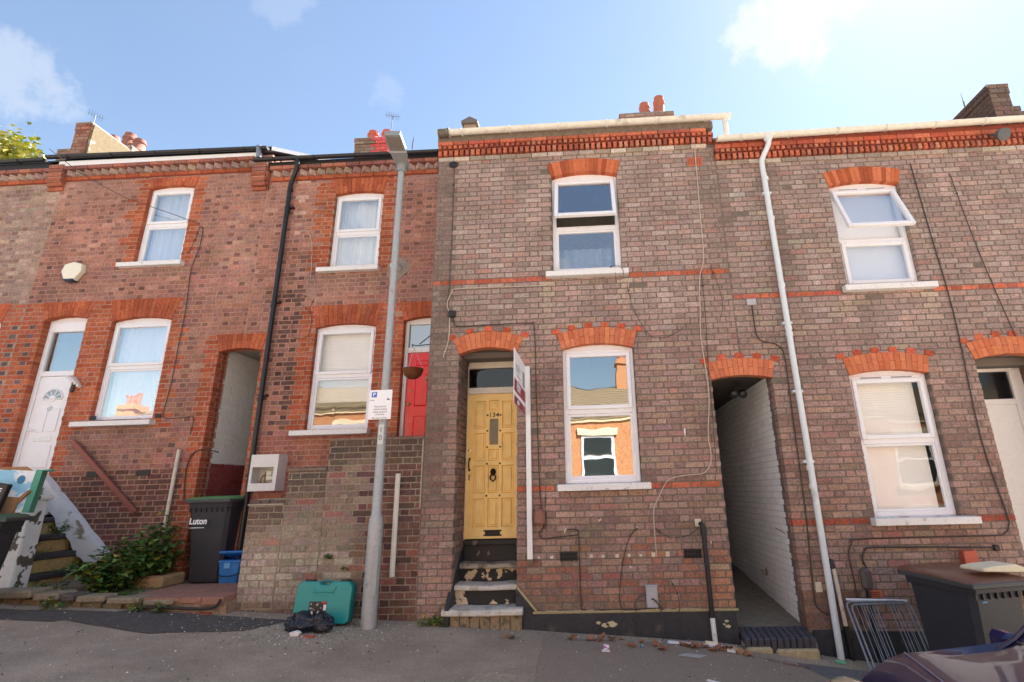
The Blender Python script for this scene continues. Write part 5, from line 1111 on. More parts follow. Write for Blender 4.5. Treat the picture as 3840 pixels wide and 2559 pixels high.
# ------------------------------------------------------------------ retaining wall before the red door
def retaining():
    t = thing('retaining_wall', 'stepped brick retaining wall in front of the red door', 'wall', (-3.1, 0, gz(-3.1, 0)))
    segs = [(-4.16, -3.72, 1.49), (-3.72, -3.24, 1.86), (-3.24, -2.063, 2.205)]; PI = .0742; Zr = 2.205 - 40 * PI
    def cf(u, z, head):
        tp = next(s[2] for s in segs if s[0] <= u <= s[1] + .01)
        a = sm(tp - .42, tp - .12, z + .12 * nz(u * 3, z * 3)); c = pick([(140, 116, 104), (128, 104, 94), (150, 128, 115), (134, 110, 100)])
        if u + .35 * nz(u * 2.5, z * 2.5) + random.uniform(-.18, .18) > -2.72: c = pick([(122, 84, 74), (110, 76, 69), (100, 70, 65), (132, 94, 82)])
        pale = sm(-2.75, -3.05, u + .2 * nz(u * 2, z * 2)) * sm(.2, .7, z) * sm(1.7, .9, z); c = mixc(c, jit((170, 158, 140), 14), .75 * pale)
        if u < -2.9 and .4 < z < .95 and random.random() < .7: c = mixc(c, (206, 198, 180), .5)
        if random.random() < .05: c = mixc(c, (176, 96, 80), .5)
        if -2.9 < u < -2.2 and random.random() < .18: c = mixc(c, (70, 52, 50), .6)
        c = mixc(c, (92, 78, 68), .85 * a); c = mixc(c, (86, 78, 52), .5 * sm(.5, .3, z) * (.5 + nz(u * 3, 4)))
        return mixc(mixc(c, (150, 136, 122), .25 * max(0, nz(u * 2 + 9, z * 2))), (70, 56, 48), .14)
    fr = front(0); specs = []
    for a, b_, tp in segs: specs += lay(a, b_, .05, tp + .005, PI, Zr, [], cf, phase=.02)
    emit(t, specs, fr, BR, 300, proud=.008, dj=.004)
    for a, b_, tp in segs: w = MB(); w.box(a + .004, b_ - .0, .0, .24, -.1, tp - .004); obj('wall_core', w, MO_PALE, t)
    cop = mat('mortar_coping', (170, 158, 136), .9, var=.2, scale=14, bump=.5)
    b = MB(); b.prism([(-.02, 1.485), (.24, 1.55), (.24, 1.47), (-.02, 1.47)], lambda y, z, d: (d, y, z), -4.17, -3.725); obj('coping', b, cop, t, bevel=.008)
    b = MB(); b.box(-3.735, -3.245, -.018, .24, 1.855, 1.888, .008); obj('coping', b, mat('dirty_coping', (128, 110, 92), .9, var=.25, scale=10, bump=.5), t)
    b = MB(); b.box(-3.255, -2.064, -.018, .24, 2.20, 2.228, .008); obj('coping', b, mat('dirty_coping', (128, 110, 92)), t)
    b = MB(); b.box(-2.082, -2.066, -.014, .0, 1.4, 2.19, .003); obj('mortar_joint', b, cop, t)
    b = MB(); b.tube(curve([(-2.335, -.075, 1.79), (-2.333, -.08, 1.6), (-2.33, -.08, .9), (-2.328, -.078, .67)], 8), .030, 9); r_ = obj('handrail', b, mat('weathered_white_wood', (220, 212, 198), .7, var=.1, scale=14, col2=(140, 124, 104), thr=(.62, .76), stretch=(1, 1, .25)), t, smooth=True)
    for z in (.8, 1.65): b = MB(); b.box(-2.35, -2.31, -.06, .0, z - .02, z + .02, .005); obj('rail_bracket', b, BLACKM, r_)
    b = MB()
    for x, z, s in ((-2.98, 1.545, .03), (-3.02, 1.55, .022), (-3.15, .83, .012), (-2.97, .9, .01), (-3.3, .93, .014)): b.prism([(x + s * math.cos(w) * random.uniform(.6, 1.3), z + s * math.sin(w) * random.uniform(.5, 1)) for w in [2 * math.pi * i / 7 for i in range(7)]], fr, 0, .012)
    obj('mortar_patch', b, cop, t)
    return t
retaining()
rs = thing('garden_steps', 'hidden brick steps rising behind the retaining wall', 'steps', (-3.2, .7, .8))
for i, (x0, x1, z) in enumerate(((-3.2, -2.07, 2.15), (-3.7, -3.2, 1.75), (-4.15, -3.7, 1.4))): b = MB(); b.box(x0, x1, .245, 1.29, .0, z); obj('step', b, CONC, rs)
b = MB(); b.box(-2.95, -2.07, 1.0, 1.29, 2.15, 2.34, .01); obj('step', b, mat('dark_step', (96, 80, 70), .9), rs)

# ------------------------------------------------------------------ steps and forecourt of the left house
ls = thing('front_steps', 'overgrown steps with white-painted walls rising to the white door', 'steps', (-7.2, .8, gz(-7, .8)))
YB = mat('yellow_stone_riser', (186, 158, 104), .85, var=.18, scale=7, col2=(116, 104, 72), thr=(.56, .72), bump=.5, bscale=40)
NB = mat('dark_blue_nosing', (70, 66, 66), .75, var=.2, scale=10, col2=(116, 104, 80), thr=(.62, .8), bump=.3)
noses = [(-7.13, .70), (-7.30, .925), (-7.51, 1.15), (-7.74, 1.375), (-7.93, 1.60), (-8.1, 1.86)]
for i, (x, z) in enumerate(noses):
    xb = noses[i + 1][0] if i + 1 < len(noses) else -9.2; zl = noses[i - 1][1] if i else .48
    b = MB(); b.box(xb - .02, x - .02, .36, 1.28, zl, z - .07); obj('riser', b, YB if i < 4 else mat('dark_riser', (96, 84, 68), .9, var=.25), ls)
    b = MB(); b.box(xb - .02, x + .015, .36, 1.28, z - .072, z, .014); obj('tread', b, NB, ls)
b = MB(); b.box(-9.2, -8.0, .3, 1.28, .4, 1.78); obj('landing', b, CONC, ls)
WW = mat('flaking_whitewash', (226, 226, 222), .85, var=.08, scale=5, col2=(96, 90, 80), thr=(.515, .535), bump=.5, bscale=30, detail=8)
b = MB(); b.box(-9.2, -7.06, .14, .36, .3, 1.62); fw = obj('front_wall', b, WW, ls, bevel=.025, seg=3)
b = MB(); b.box(-9.2, -7.03, .10, .39, 1.60, 1.66); obj('wall_coping', b, WW, fw, bevel=.02)
b = MB(); n = 24; vs = []                                                     # raking white plaster string against the house
for i in range(n + 1):
    t = i / n; x = -8.14 + 1.24 * t; zt = 2.0 - 1.13 * t + .02 * nz(x * 6, 1); zb = zt - .34 - .05 * nz(x * 5, 4) + (.10 if i % 6 < 3 else 0) * (1 - t)
    vs += [(x, 1.29, zt + .01), (x, 1.16, zt), (x, 1.155, zb), (x, 1.29, zb)]
b.add(vs, [(i * 4 + j, i * 4 + (j + 1) % 4, i * 4 + 4 + (j + 1) % 4, i * 4 + 4 + j) for i in range(n) for j in range(4)] + [(0, 1, 2, 3), (n * 4 + 3, n * 4 + 2, n * 4 + 1, n * 4)])
obj('raking_plinth', b, mat('thick_whitewash', (228, 228, 226), .85, var=.06, scale=5, col2=(150, 140, 122), thr=(.64, .7), bump=.5, bscale=25), ls, fixn=True)
kw = thing('kerb_wall', 'low mossy stone and brick edging along the left forecourt', 'wall', (-5.3, -.25, gz(-5.3, -.2)))
SG = mat('mossy_stone', (142, 130, 110), .92, var=.25, scale=9, col2=(84, 84, 54), thr=(.55, .75), bump=.6, bscale=40)
x = -6.9
for i, w in enumerate((.62, .30, .16, .34, .40, .36)):
    z = gz(x + w / 2, -.25); b = MB(); b.box(x, x + w - .012, -.36 + .06 * i * .4, -.08, z + .055, z + .135 - .004 * i, .016); obj('kerb_stone', b, BLACKM if i == 2 and False else (mat('dark_kerb_block', (92, 84, 78), .9, var=.2, bump=.4) if i == 2 else SG), kw); x += w
x = -6.9; bc = [(132, 106, 88), (124, 98, 84), (140, 116, 98), (118, 102, 84)]
while x < -5.5:
    z = gz(x, -.2); b = MB(); b.box(x, x + .215, -.30 + (x + 6.9) * .045, -.1, z - .03, z + .046, .008, col=mixc(pick(bc), (104, 98, 70), .4)); obj('brick', b, BR, kw); x += .228
b = MB(); n = 30; vs = []
for i in range(n + 1):
    x = -5.52 + 1.38 * i / n
    for j in range(6): t = j / 5; z = gz(x, 0) - .05 + (.135 + .035 * (i / n)) * t; vs.append((x, -.195 + .03 * nz(x * 4, z * 9) + .02 * nz(x * 11, z * 20) + .02 * (i / n), z))
b.add(vs, [(i * 6 + j, i * 6 + 6 + j, i * 6 + 7 + j, i * 6 + 1 + j) for i in range(n) for j in range(5)]); b.box(-5.5, -4.14, -.15, .3, gz(-4.6, 0) - .05, gz(-4.6, 0) + .09)
obj('render', b, mat('crumbling_render', (158, 132, 112), .95, var=.3, scale=6, col2=(112, 96, 70), thr=(.52, .7), bump=.8, bscale=35), kw, smooth=True)
tube_part('hose', curve([(-4.18, -.24, .50), (-4.22, -.25, .43), (-4.4, -.26, .41), (-4.9, -.26, .435), (-5.08, -.26, .42), (-5.2, -.27, .36), (-5.22, -.27, .3)]), .016, mat('perished_hose', (52, 46, 42), .7), kw, 8)
b = MB(); b.prism([(-4.62, .31), (-4.25, .30), (-4.30, .36), (-4.55, .365)], front(0), .17, .22); obj('red_brick_piece', b, mat('loose_red_brick', (176, 82, 60), .9, var=.2), kw)
tl = mat('red_quarry_tile', (158, 116, 98), .85, var=.25, scale=9, bump=.3)
for i in range(5):
    for j in range(4): b = MB(); x = -5.42 + i * .252; b.box(x, x + .246, -.215 + j * .252, .031 + j * .252, gz(x, 0) + .085, gz(-4.9, 0) + .125 - .012 * 0, .004); obj('tile', b, tl, kw)
fc = MB(); fc.box(-9.3, -4.16, -.1, 1.29, .0, .46); o = obj('forecourt', fc, mat('mossy_concrete', (132, 122, 102), .95, var=.25, scale=5, col2=(92, 92, 60), thr=(.52, .7), bump=.6, bscale=40)); o['kind'] = 'structure'
fb = thing('stone_block', 'buff stone block lying behind the wheelie bin', 'stone', (-5.85, .95, .47)); b = MB(); b.box(-6.12, -5.66, .75, 1.2, .46, .62, .03); obj('block', b, mat('buff_stone', (184, 152, 112), .9, var=.2, scale=8, bump=.5), fb)
# ------------------------------------------------------------------ street lamp and signs
GALV = mat('galvanised_grey', (172, 174, 172), .5, .25, var=.12, scale=9, bump=.15, bscale=60, col2=(128, 126, 120), thr=(.6, .8))
LX, LY = -2.46, -.33; lz = gz(LX, LY)
lp = thing('street_lamp', 'grey street lamp post with flat lantern in front of the red house', 'street lamp', (LX, LY, lz))
b = MB(); b.tube([(LX, LY, lz - .1), (LX, LY, 1.24), (LX - .002, LY, 1.30), (LX - .004, LY, 1.36), (LX - .01, LY, 3.6), (LX - .015, LY, 5.84)], [.080, .080, .074, .053, .045, .040], 20); obj('pole', b, GALV, lp, smooth=True)
b = MB(); b.prism([(-.032, .78), (.032, .78), (.040, .74), (.040, .24 + lz), (-.040, .24 + lz), (-.040, .74)] if False else [(-.03, 1.02), (.03, 1.02), (.038, .98), (.038, .52), (-.038, .52), (-.038, .98)], lambda u, v, d: (LX + .048 + u * .72 + .0, LY - .058 - d + .02 * (u / .04), v), 0, .022); obj('access_door', b, GALV, lp, bevel=.006)
M = Matrix.Translation((LX - .012, LY, 5.86)) @ Matrix.Rotation(R(6), 4, 'Z') @ Matrix.Rotation(R(-9), 4, 'X')
HS = mat('lantern_grey', (150, 152, 152), .5, .2, var=.08)
b = MB(); b.prism([(-.075, .10), (.075, .10), (.085, -.04), (.105, -.22), (.115, -.26), (.10, -.56), (-.10, -.56), (-.115, -.26), (-.105, -.25), (-.085, -.04)], lambda u, v, d: tuple(M @ Vector((u, v, d))), .0, .075); hd = obj('lamp_head', b, HS, lp, bevel=.014)
b = MB(); b.box(-.08, .08, -.53, -.30, -.008, .0, M=M); obj('lamp_glass', b, mat('lamp_lens', (128, 122, 112), .25, var=.1), hd)
b = MB(); b.box(-.116, .116, -.272, -.250, -.004, .078, M=M); obj('lamp_hinge', b, mat('pale_plastic', (190, 190, 186), .5), hd)
b = MB(); b.tube([(LX - .015, LY, 5.76), (LX - .012, LY, 5.88)], .062, 14); obj('lamp_bracket', b, HS, lp, smooth=True)
b = MB(); b.box(LX - .036, LX + .030, LY - .0525, LY - .044, 2.11, 2.34, .003); pl = obj('number_plate', b, mat('plate_silver', (206, 208, 204), .5), lp)
for i, ch in enumerate('10'): text('plate_number', ch, .085, (1, 0, 0), (0, 0, 1), (LX - .003, LY - .0545, 2.275 - i * .09), mat('ink_grey', (120, 122, 126), .7, var=0), pl)
# parking sign
sg = thing('parking_sign', 'white parking restriction plate with blue P on the lamp post', 'sign', (LX, -.42, 2.56))
SX0, SX1, SZ0, SZ1, SY = -2.622, -2.348, 2.395, 2.742, -.415
b = MB(); b.box(SX0, SX1, SY, SY + .006, SZ0, SZ1, .0); obj('plate', b, mat('sign_white', (246, 246, 246), .4, var=.02), sg, bevel=.004)
b = MB(); b.box(LX - .06, LX + .045, SY + .007, SY + .035, 2.44, 2.46); b.box(LX - .06, LX + .045, SY + .007, SY + .035, 2.68, 2.70); obj('clip', b, GALV, sg)
b = MB(); b.box(SX0 + .03, SX0 + .092, SY - .002, SY - .0005, 2.655, 2.718); obj('blue_square', b, mat('parking_blue', (60, 120, 196), .4, var=.02), sg)
WHT = mat('print_white', (250, 250, 250), .5, var=0); INK = mat('ink_grey', (120, 122, 126)); rt, up = (1, 0, 0), (0, 0, 1)
text('letter', 'P', .062, rt, up, (SX0 + .061, SY - .003, 2.686), WHT, sg, bold=.001)
for s_, x, z, sz, al in (('Permit', SX0 + .012, 2.620, .020, 'LEFT'), ('Pay by phone', -2.478, 2.545, .026, 'CENTER'), ('mobile parking', -2.478, 2.513, .026, 'CENTER'), ('visiting telephone', -2.478, 2.481, .024, 'CENTER'), ('at terminal', -2.478, 2.452, .024, 'CENTER'), ('Max stay 2 hours', -2.482, 2.412, .026, 'CENTER')): text('lettering', s_, sz, rt, up, (x, SY - .0015, z), INK, sg, al)
b = MB(); b.box(-2.405, -2.382, SY - .002, SY - .0005, 2.618, 2.638); b.box(-2.381, -2.370, SY - .002, SY - .0005, 2.618, 2.630); obj('pictogram', b, INK, sg)
# estate agent's board
fs = thing('for_sale_board', 'burgundy and white for sale board on a white post', 'sign', (-.77, -.06, .77))
b = MB(); b.prism([(-.795, .765), (-.735, .765), (-.757, 3.04), (-.812, 3.04)], lambda u, v, d: (u, -d, v), .020, .075); obj('post', b, mat('white_painted_wood', (238, 236, 232), .6, var=.06, scale=8, col2=(160, 146, 122), thr=(.7, .82), stretch=(1, 1, .4)), fs, bevel=.004)
b = MB(); b.box(-.80, -.73, -.085, -.015, .76, .82, .004); obj('post_foot', b, mat('weathered_wood', (120, 98, 80), .9, var=.3), fs)
A, B_ = Vector((-.812, -.10, 2.735)), Vector((-.832, -.90, 2.765)); dv = (A - B_).normalized(); nv = dv.cross(Vector((0, 0, 1))).normalized(); wd = (A - B_).length; upv = Vector((0, 0, 1))
P = lambda s, z, d=0.0: tuple(B_ + dv * (s * wd) + upv * z + nv * d)
def panel(name, s0, s1, za, zb, d0, d1, m, par): b = MB(); b.prism([(s0, za), (s1, za), (s1, zb), (s0, zb)], lambda u, v, d: P(u, v, d), d0, d1); return obj(name, b, m, par)
if nv.x > 0: fsn = 1
bd = panel('board', 0, 1, -.305, .305, -.003, .003, mat('board_white', (244, 244, 244), .45, var=.02), fs)
BUR = mat('burgundy_print', (150, 28, 52), .45, var=.04)
for dd, ud in ((.0035, dv), (-.0035, -dv)):
    d0, d1 = (dd, dd + .0008) if dd > 0 else (dd - .0008, dd)
    panel('burgundy_band', .0, 1, -.165, -.028, d0, d1, BUR, bd); panel('burgundy_band', .0, 1, -.305, -.215, d0, d1, BUR, bd)
    dn = dd + (.0012 if dd > 0 else -.0012)
    text('lettering', 'FOR SALE', .125, ud, upv, P(.5, -.097, dn), WHT, bd, bold=.002)
    text('lettering', '01582 400', .062, ud, upv, P(.40 if dd > 0 else .6, -.26, dn), WHT, bd, bold=.001)
    text('lettering', 'taylors', .16, ud, upv, P(.42 if dd > 0 else .58, .13, dn), mat('print_grey', (206, 204, 206), .5, var=0), bd)
    a_, b2 = (.74, .93) if dd > 0 else (.07, .26); panel('house_emblem', a_, b2, .0, .19, d0, d1, mat('emblem_grey', (150, 146, 152), .5, var=0), bd)
    text('lettering', 'estate agents', .055, ud, upv, P(.42 if dd > 0 else .58, .04, dn), mat('print_grey', (206, 204, 206)), bd)
# hanging basket
hb = thing('hanging_basket', 'brown coir hanging basket by the red door', 'hanging basket', (-2.42, .5, 3.15))
hx, hy, hz_ = -2.43, .5, 3.13
b = MB(); b.lathe([(.001, -.075), (.06, -.07), (.11, -.03), (.135, .03), (.14, .06), (.125, .06), (.10, .0), (.001, -.03)], (hx, hy, hz_), 18); obj('liner', b, mat('coir', (112, 66, 36), .95, var=.35, scale=40, bump=.9, bscale=90), hb, smooth=True)
b = MB(); b.tube([(hx + .138 * math.cos(w), hy + .138 * math.sin(w), hz_ + .06) for w in [2 * math.pi * i / 20 for i in range(21)]], .004, 5); obj('rim', b, BLACKM, hb)
for w in (.4, 2.5, 4.6): b = MB(); b.tube([(hx + .138 * math.cos(w), hy + .138 * math.sin(w), hz_ + .06), (hx, hy, hz_ + .36)], .004, 5); obj('chain', b, mat('pale_chain', (200, 170, 160), .5), hb)
b = MB(); b.tube(curve([(-2.06, hy, hz_ + .40), (-2.25, hy, hz_ + .40), (-2.40, hy, hz_ + .39), (-2.46, hy, hz_ + .41), (-2.45, hy, hz_ + .37)]), .007, 6); b.tube(curve([(-2.065, hy, hz_ + .66), (-2.2, hy, hz_ + .54), (-2.36, hy, hz_ + .41)]), .007, 6); b.tube([(-2.067, hy, hz_ + .36), (-2.067, hy, hz_ + .70)], .008, 6); obj('bracket', b, BLACKM, hb, smooth=True)

# ------------------------------------------------------------------ bins
BINK = mat('charcoal_bin_plastic', (56, 56, 62), .5, var=.1, scale=5, bump=.15, bscale=120)
def wheelie_bin(label, loc, rz, lidm, s=(.58, .70, 1.02), lid_angle=0.0, group='wheelie bins'):
    """Front faces -Y in its own space; hinge, handle and wheels are at the back."""
    w, d, hh = s; t = thing('wheelie_bin', label, 'bin', loc, rz, group, local=True)
    def ringp(k, z, ex=0):
        ww, df, db = w / 2 * k + ex, d / 2 * (1 - (1 - k) * 1.3) + ex, d / 2 * (1 - (1 - k) * .6) + ex; c = .045
        return [(-ww + c, -df, z), (ww - c, -df, z), (ww, -df + c, z), (ww, db - c, z), (ww - c, db, z), (-ww + c, db, z), (-ww, db - c, z), (-ww, -df + c, z)]
    b = MB(); lv = [(.78, .02, 0), (.79, .06, 0), (.97, hh - .13, 0), (.97, hh - .125, .022), (1.0, hh - .03, .024), (1.0, hh - .02, .012)]
    vs = [p for k, z, e in lv for p in ringp(k, z, e)]
    b.add(vs, [(i * 8 + j, i * 8 + (j + 1) % 8, (i + 1) * 8 + (j + 1) % 8, (i + 1) * 8 + j) for i in range(len(lv) - 1) for j in range(8)]); b.add(vs[:8], [tuple(range(7, -1, -1))]); b.add(vs[-8:], [tuple(range(8))])
    body = obj('body', b, BINK, t, smooth=True, fixn=True)
    b = MB()
    for k in range(8):                                            # rim ribs beneath the lip
        x = -w / 2 * .9 + w * .9 * k / 7; b.box(x - .006, x + .006, -d / 2 - .006, -d / 2 + .02, hh - .18, hh - .128)
    for k in range(0):
        y = 0
        for sx in (-1, 1): b.box(sx * (w / 2 - .02) - .02, sx * (w / 2 - .02) + .02, y - .006, y + .006, hh - .18, hh - .128)
    obj('rim_rib', b, BINK, body, kind='stuff')
    b = MB(); M = Matrix.Translation((0, d / 2 + .03, hh - .005)) @ Matrix.Rotation(-lid_angle, 4, 'X')
    n = 6; prof = [(-d - .08, -.045), (-d - .085, -.01), (-d - .05, .018), (-d * .5, .034), (-.04, .034), (.02, .02), (.02, -.01)]; vs = []
    xs = [-w / 2 - .035, -w / 2 - .01, -w / 2 + .06, w / 2 - .06, w / 2 + .01, w / 2 + .035]; hs = [-.028, -.004, .006, .006, -.004, -.028]
    for x, hx_ in zip(xs, hs):
        for y, z in prof: vs.append(tuple(M @ Vector((x, y, z + (hx_ if z > 0 else 0)))))
    k = len(prof); b.add(vs, [(i * k + j, i * k + j + 1, (i + 1) * k + j + 1, (i + 1) * k + j) for i in range(5) for j in range(k - 1)]); b.add(vs[:k], [tuple(range(k))]); b.add(vs[-k:], [tuple(range(k - 1, -1, -1))])
    b.add([vs[0], vs[k - 1], vs[6 * k - 1], vs[5 * k]], [(0, 1, 2, 3)])
    ld = obj('lid', b, lidm, t, smooth=True, fixn=True)
    r = MB(); r.box(-w / 2 - .04, w / 2 + .04, -d - .09, -d - .045, -.05, -.005, .008, M=M)
    for sx in (-1, 1): r.box(sx * (w / 2 + .02) - .02, sx * (w / 2 + .02) + .02, -d - .05, .02, -.05, -.008, .006, M=M)
    obj('lid_rim', r, mat('bin_rim', (72, 74, 74), .5, var=.1), ld)
    b = MB(); yb = d / 2 + .085; b.tube([(-w / 2 + .03, yb, hh - .02), (w / 2 - .03, yb, hh - .02)], .016, 10)
    for x in (-w / 2 + .05, 0, w / 2 - .05): b.box(x - .02, x + .02, d / 2 - .02, yb + .01, hh - .06, hh - .01, .008)
    obj('handle', b, BINK, t, smooth=True)
    for sx in (-1, 1):
        b = MB(); b.lathe([(.03, -.025), (.09, -.025), (.10, -.015), (.10, .015), (.09, .025), (.03, .025)], n=20, M=Matrix.Translation((sx * (w / 2 - .01), d / 2 - .06, .10)) @ Matrix.Rotation(R(90), 4, 'Y')); obj('wheel', b, mat('wheel_rubber', (34, 32, 32), .7), t, smooth=True)
    tube_part('axle', [(-w / 2, d / 2 - .06, .10), (w / 2, d / 2 - .06, .10)], .012, BLACKM, t)
    return t
GREENL = mat('green_lid', (92, 140, 86), .5, var=.12, scale=6)
lb = wheelie_bin('charcoal wheelie bin with flat green lid and white Luton lettering', (-5.36, 1.385, .47), R(-2), GREENL, s=(.60, .74, 1.10))
tx = text('lettering', 'Luton', .115, (1, 0, 0), (0, .06, 1), (-.12, -.371, .80), mat('print_white', (250, 250, 250)), lb, bold=.0035, sx=.95)
b = MB(); b.box(-.24, -.025, -.366, -.362, .713, .721); obj('strapline', b, mat('print_white', (250, 250, 250)), lb)
wheelie_bin('dark wheelie bin with green lid at the left edge, cartons on top', (-6.74, -.80, gz(-6.74, -.80)), R(118), mat('dark_green_lid', (64, 96, 66), .5, var=.15), s=(.58, .72, .93))
rb = wheelie_bin('charcoal wheelie bin with brown lid beside the clothes airer', (3.50, -.72, gz(3.50, -.72) - .01), R(15), mat('brown_lid', (118, 82, 68), .35, var=.15, scale=4), s=(.60, .74, 1.06), lid_angle=R(-2))
b = MB(); b.box(.05, .10, -.388, -.384, .86, .872, M=Matrix.Translation((-.28, 0, .0))); obj('blue_tag', b, mat('blue_tag', (90, 150, 210), .5), rb)
pk = thing('packaging', 'cream polystyrene packaging lying across the brown bin lid', 'packaging', (3.95, -.75, gz(3.78, -.52) + 1.09))
b = MB(); M = Matrix.Translation((3.66, -.95, gz(3.50, -.72) + 1.085)) @ Matrix.Rotation(R(12), 4, 'Z') @ Matrix.Rotation(R(3), 4, 'Y'); b.prism([(-.22, 0), (.24, 0), (.24, .035), (.13, .07), (-.1, .05), (-.22, .03)], lambda u, v, d: tuple(M @ Vector((u, d, v))), -.13, .13); obj('slab', b, mat('polystyrene', (232, 220, 190), .8, var=.06, scale=12, bump=.3), pk, bevel=.012)
b = MB(); b.box(.245, .31, -.05, .05, .0, .035, .01, M=M); obj('block', b, mat('polystyrene', (232, 220, 190)), pk)
# cartons on the left bin
cb = thing('carton', 'torn light blue carton with green end on the left bin', 'box', (-6.88, -.30, 1.6)); M = Matrix.Translation((-6.80, -.36, 1.475)) @ Matrix.Rotation(R(36), 4, 'Z') @ Matrix.Rotation(R(4), 4, 'Y')
b = MB(); b.box(-.30, .14, -.13, .13, 0, .46, M=M); obj('carton_body', b, mat('carton_blue', (150, 206, 232), .6, var=.05, scale=7, col2=(240, 244, 246), thr=(.5, .56)), cb)
b = MB(); b.box(.142, .20, -.135, .135, -.0, .48, M=M); b.prism([(.14, .46), (.28, .48), (.27, .495), (.14, .475)], lambda u, v, d: tuple(M @ Vector((u, d, v))), -.13, .1); obj('carton_end', b, mat('carton_green', (84, 160, 138), .6, var=.08), cb)
b = MB(); b.prism([(-.30, .465), (.12, .465), (.05, .51), (-.12, .49)], lambda u, v, d: tuple(M @ Vector((u, d, v))), -.135, -.128); obj('carton_flap', b, mat('cardboard', (166, 124, 88), .85, var=.12), cb)
b = MB(); b.prism([(.04 + .035 * math.cos(w), .36 + .05 * math.sin(w)) for w in [2 * math.pi * i / 12 for i in range(12)]], lambda u, v, d: tuple(M @ Vector((u, d, v))), -.133, -.131); b.box(-.28, .1, -.133, -.131, .12, .16, M=M); obj('carton_print', b, mat('carton_dark_blue', (60, 130, 170), .6), cb)
kb = thing('cardboard_box', 'torn brown cardboard box wedged behind the left bin lid', 'box', (-6.72, -.22, 1.5)); M = Matrix.Translation((-6.72, -.42, 1.47)) @ Matrix.Rotation(R(20), 4, 'Z') @ Matrix.Rotation(R(8), 4, 'Y')
b = MB(); b.box(-.08, .06, -.06, .10, -.02, .17, M=M); b.prism([(.06, .10), (.13, .25), (.11, .26), (.05, .16)], lambda u, v, d: tuple(M @ Vector((u, d, v))), -.05, .08); obj('box_body', b, mat('cardboard', (166, 124, 88)), kb)
dp_ = thing('drinks_carton', 'black printed carton leaning in front of the boxes on left bin', 'box', (-6.88, -.52, 1.5)); M = Matrix.Translation((-6.74, -.62, 1.465)) @ Matrix.Rotation(R(10), 4, 'Z') @ Matrix.Rotation(R(10), 4, 'Y')
b = MB(); b.box(-.09, .09, -.035, .035, 0, .33, .008, M=M); obj('carton_body', b, mat('carton_black', (34, 30, 34), .45), dp_)
b = MB(); b.box(-.075, .075, -.0375, -.0355, .02, .10, M=M); obj('carton_print', b, mat('carton_white', (224, 226, 222), .6), dp_)
b = MB(); b.box(-.075, .075, -.0378, -.0360, .102, .15, M=M); obj('carton_print', b, mat('carton_lime', (130, 196, 80), .6), dp_)
b = MB()
for i in range(3): b.box(-.05, .05, -.0378, -.0360, .22 + i * .025, .232 + i * .025, M=M)
obj('carton_print', b, mat('carton_white', (224, 226, 222)), dp_)
b = MB(); b.box(-.075, .075, -.0380, -.0362, .015, .03, M=M); obj('carton_print', b, mat('carton_orange', (206, 104, 60), .6), dp_)
pp = thing('plastic_bag', 'pale plastic bag of packets beside the black carton', 'bag', (-7.05, -.5, 1.5))
bm = bmesh.new(); bmesh.ops.create_icosphere(bm, subdivisions=3, radius=.14)
for v in bm.verts: v.co *= 1 + .25 * mnoise.noise(v.co * 14); v.co.z = max(-.1, v.co.z * 1.5)
me = bpy.data.meshes.new('bag_body'); bm.to_mesh(me); bm.free(); me.materials.append(mat('pale_bag', (196, 208, 206), .35, var=.2, scale=10, col2=(120, 150, 120), thr=(.55, .6))); obj('bag_body', me, None, pp, Matrix.Translation((-7.02, -.66, 1.56)))
# blue food caddy
cy = thing('food_caddy', 'small blue food waste caddy beside the Luton bin', 'caddy', (-4.93, 1.08, .47), R(4), local=True); BL = mat('caddy_blue', (44, 122, 196), .4, var=.06)
b = MB(); vs = []
for k, z in ((.84, 0), (1.0, .27), (1.06, .275), (1.06, .30)):
    for x, y in ((-.13, -.12), (.13, -.12), (.15, -.09), (.15, .14), (.11, .17), (-.11, .17), (-.15, .14), (-.15, -.09)): vs.append((x * k, y * k, z))
b.add(vs, [(i * 8 + j, i * 8 + (j + 1) % 8, (i + 1) * 8 + (j + 1) % 8, (i + 1) * 8 + j) for i in range(3) for j in range(8)]); b.add(vs[:8], [tuple(range(7, -1, -1))]); b.add(vs[-8:], [tuple(range(8))]); obj('body', b, BL, cy, bevel=.008)
b = MB(); b.box(-.165, .165, -.14, .185, .302, .335, .012, M=Matrix.Translation((0, .18, .3)) @ Matrix.Rotation(R(-16), 4, 'X') @ Matrix.Translation((0, -.18, -.3))); obj('lid', b, BL, cy)
b = MB(); b.box(-.06, .02, -.135, -.115, .20, .27, .006); obj('latch', b, mat('caddy_pale_blue', (110, 170, 220), .4), cy)
b = MB(); b.tube(curve([(-.155, .03, .28), (-.175, -.05, .20), (-.10, -.15, .12), (.10, -.15, .12), (.175, -.05, .20), (.155, .03, .28)], 4), .008, 6); obj('handle', b, BLACKP, cy, smooth=True)

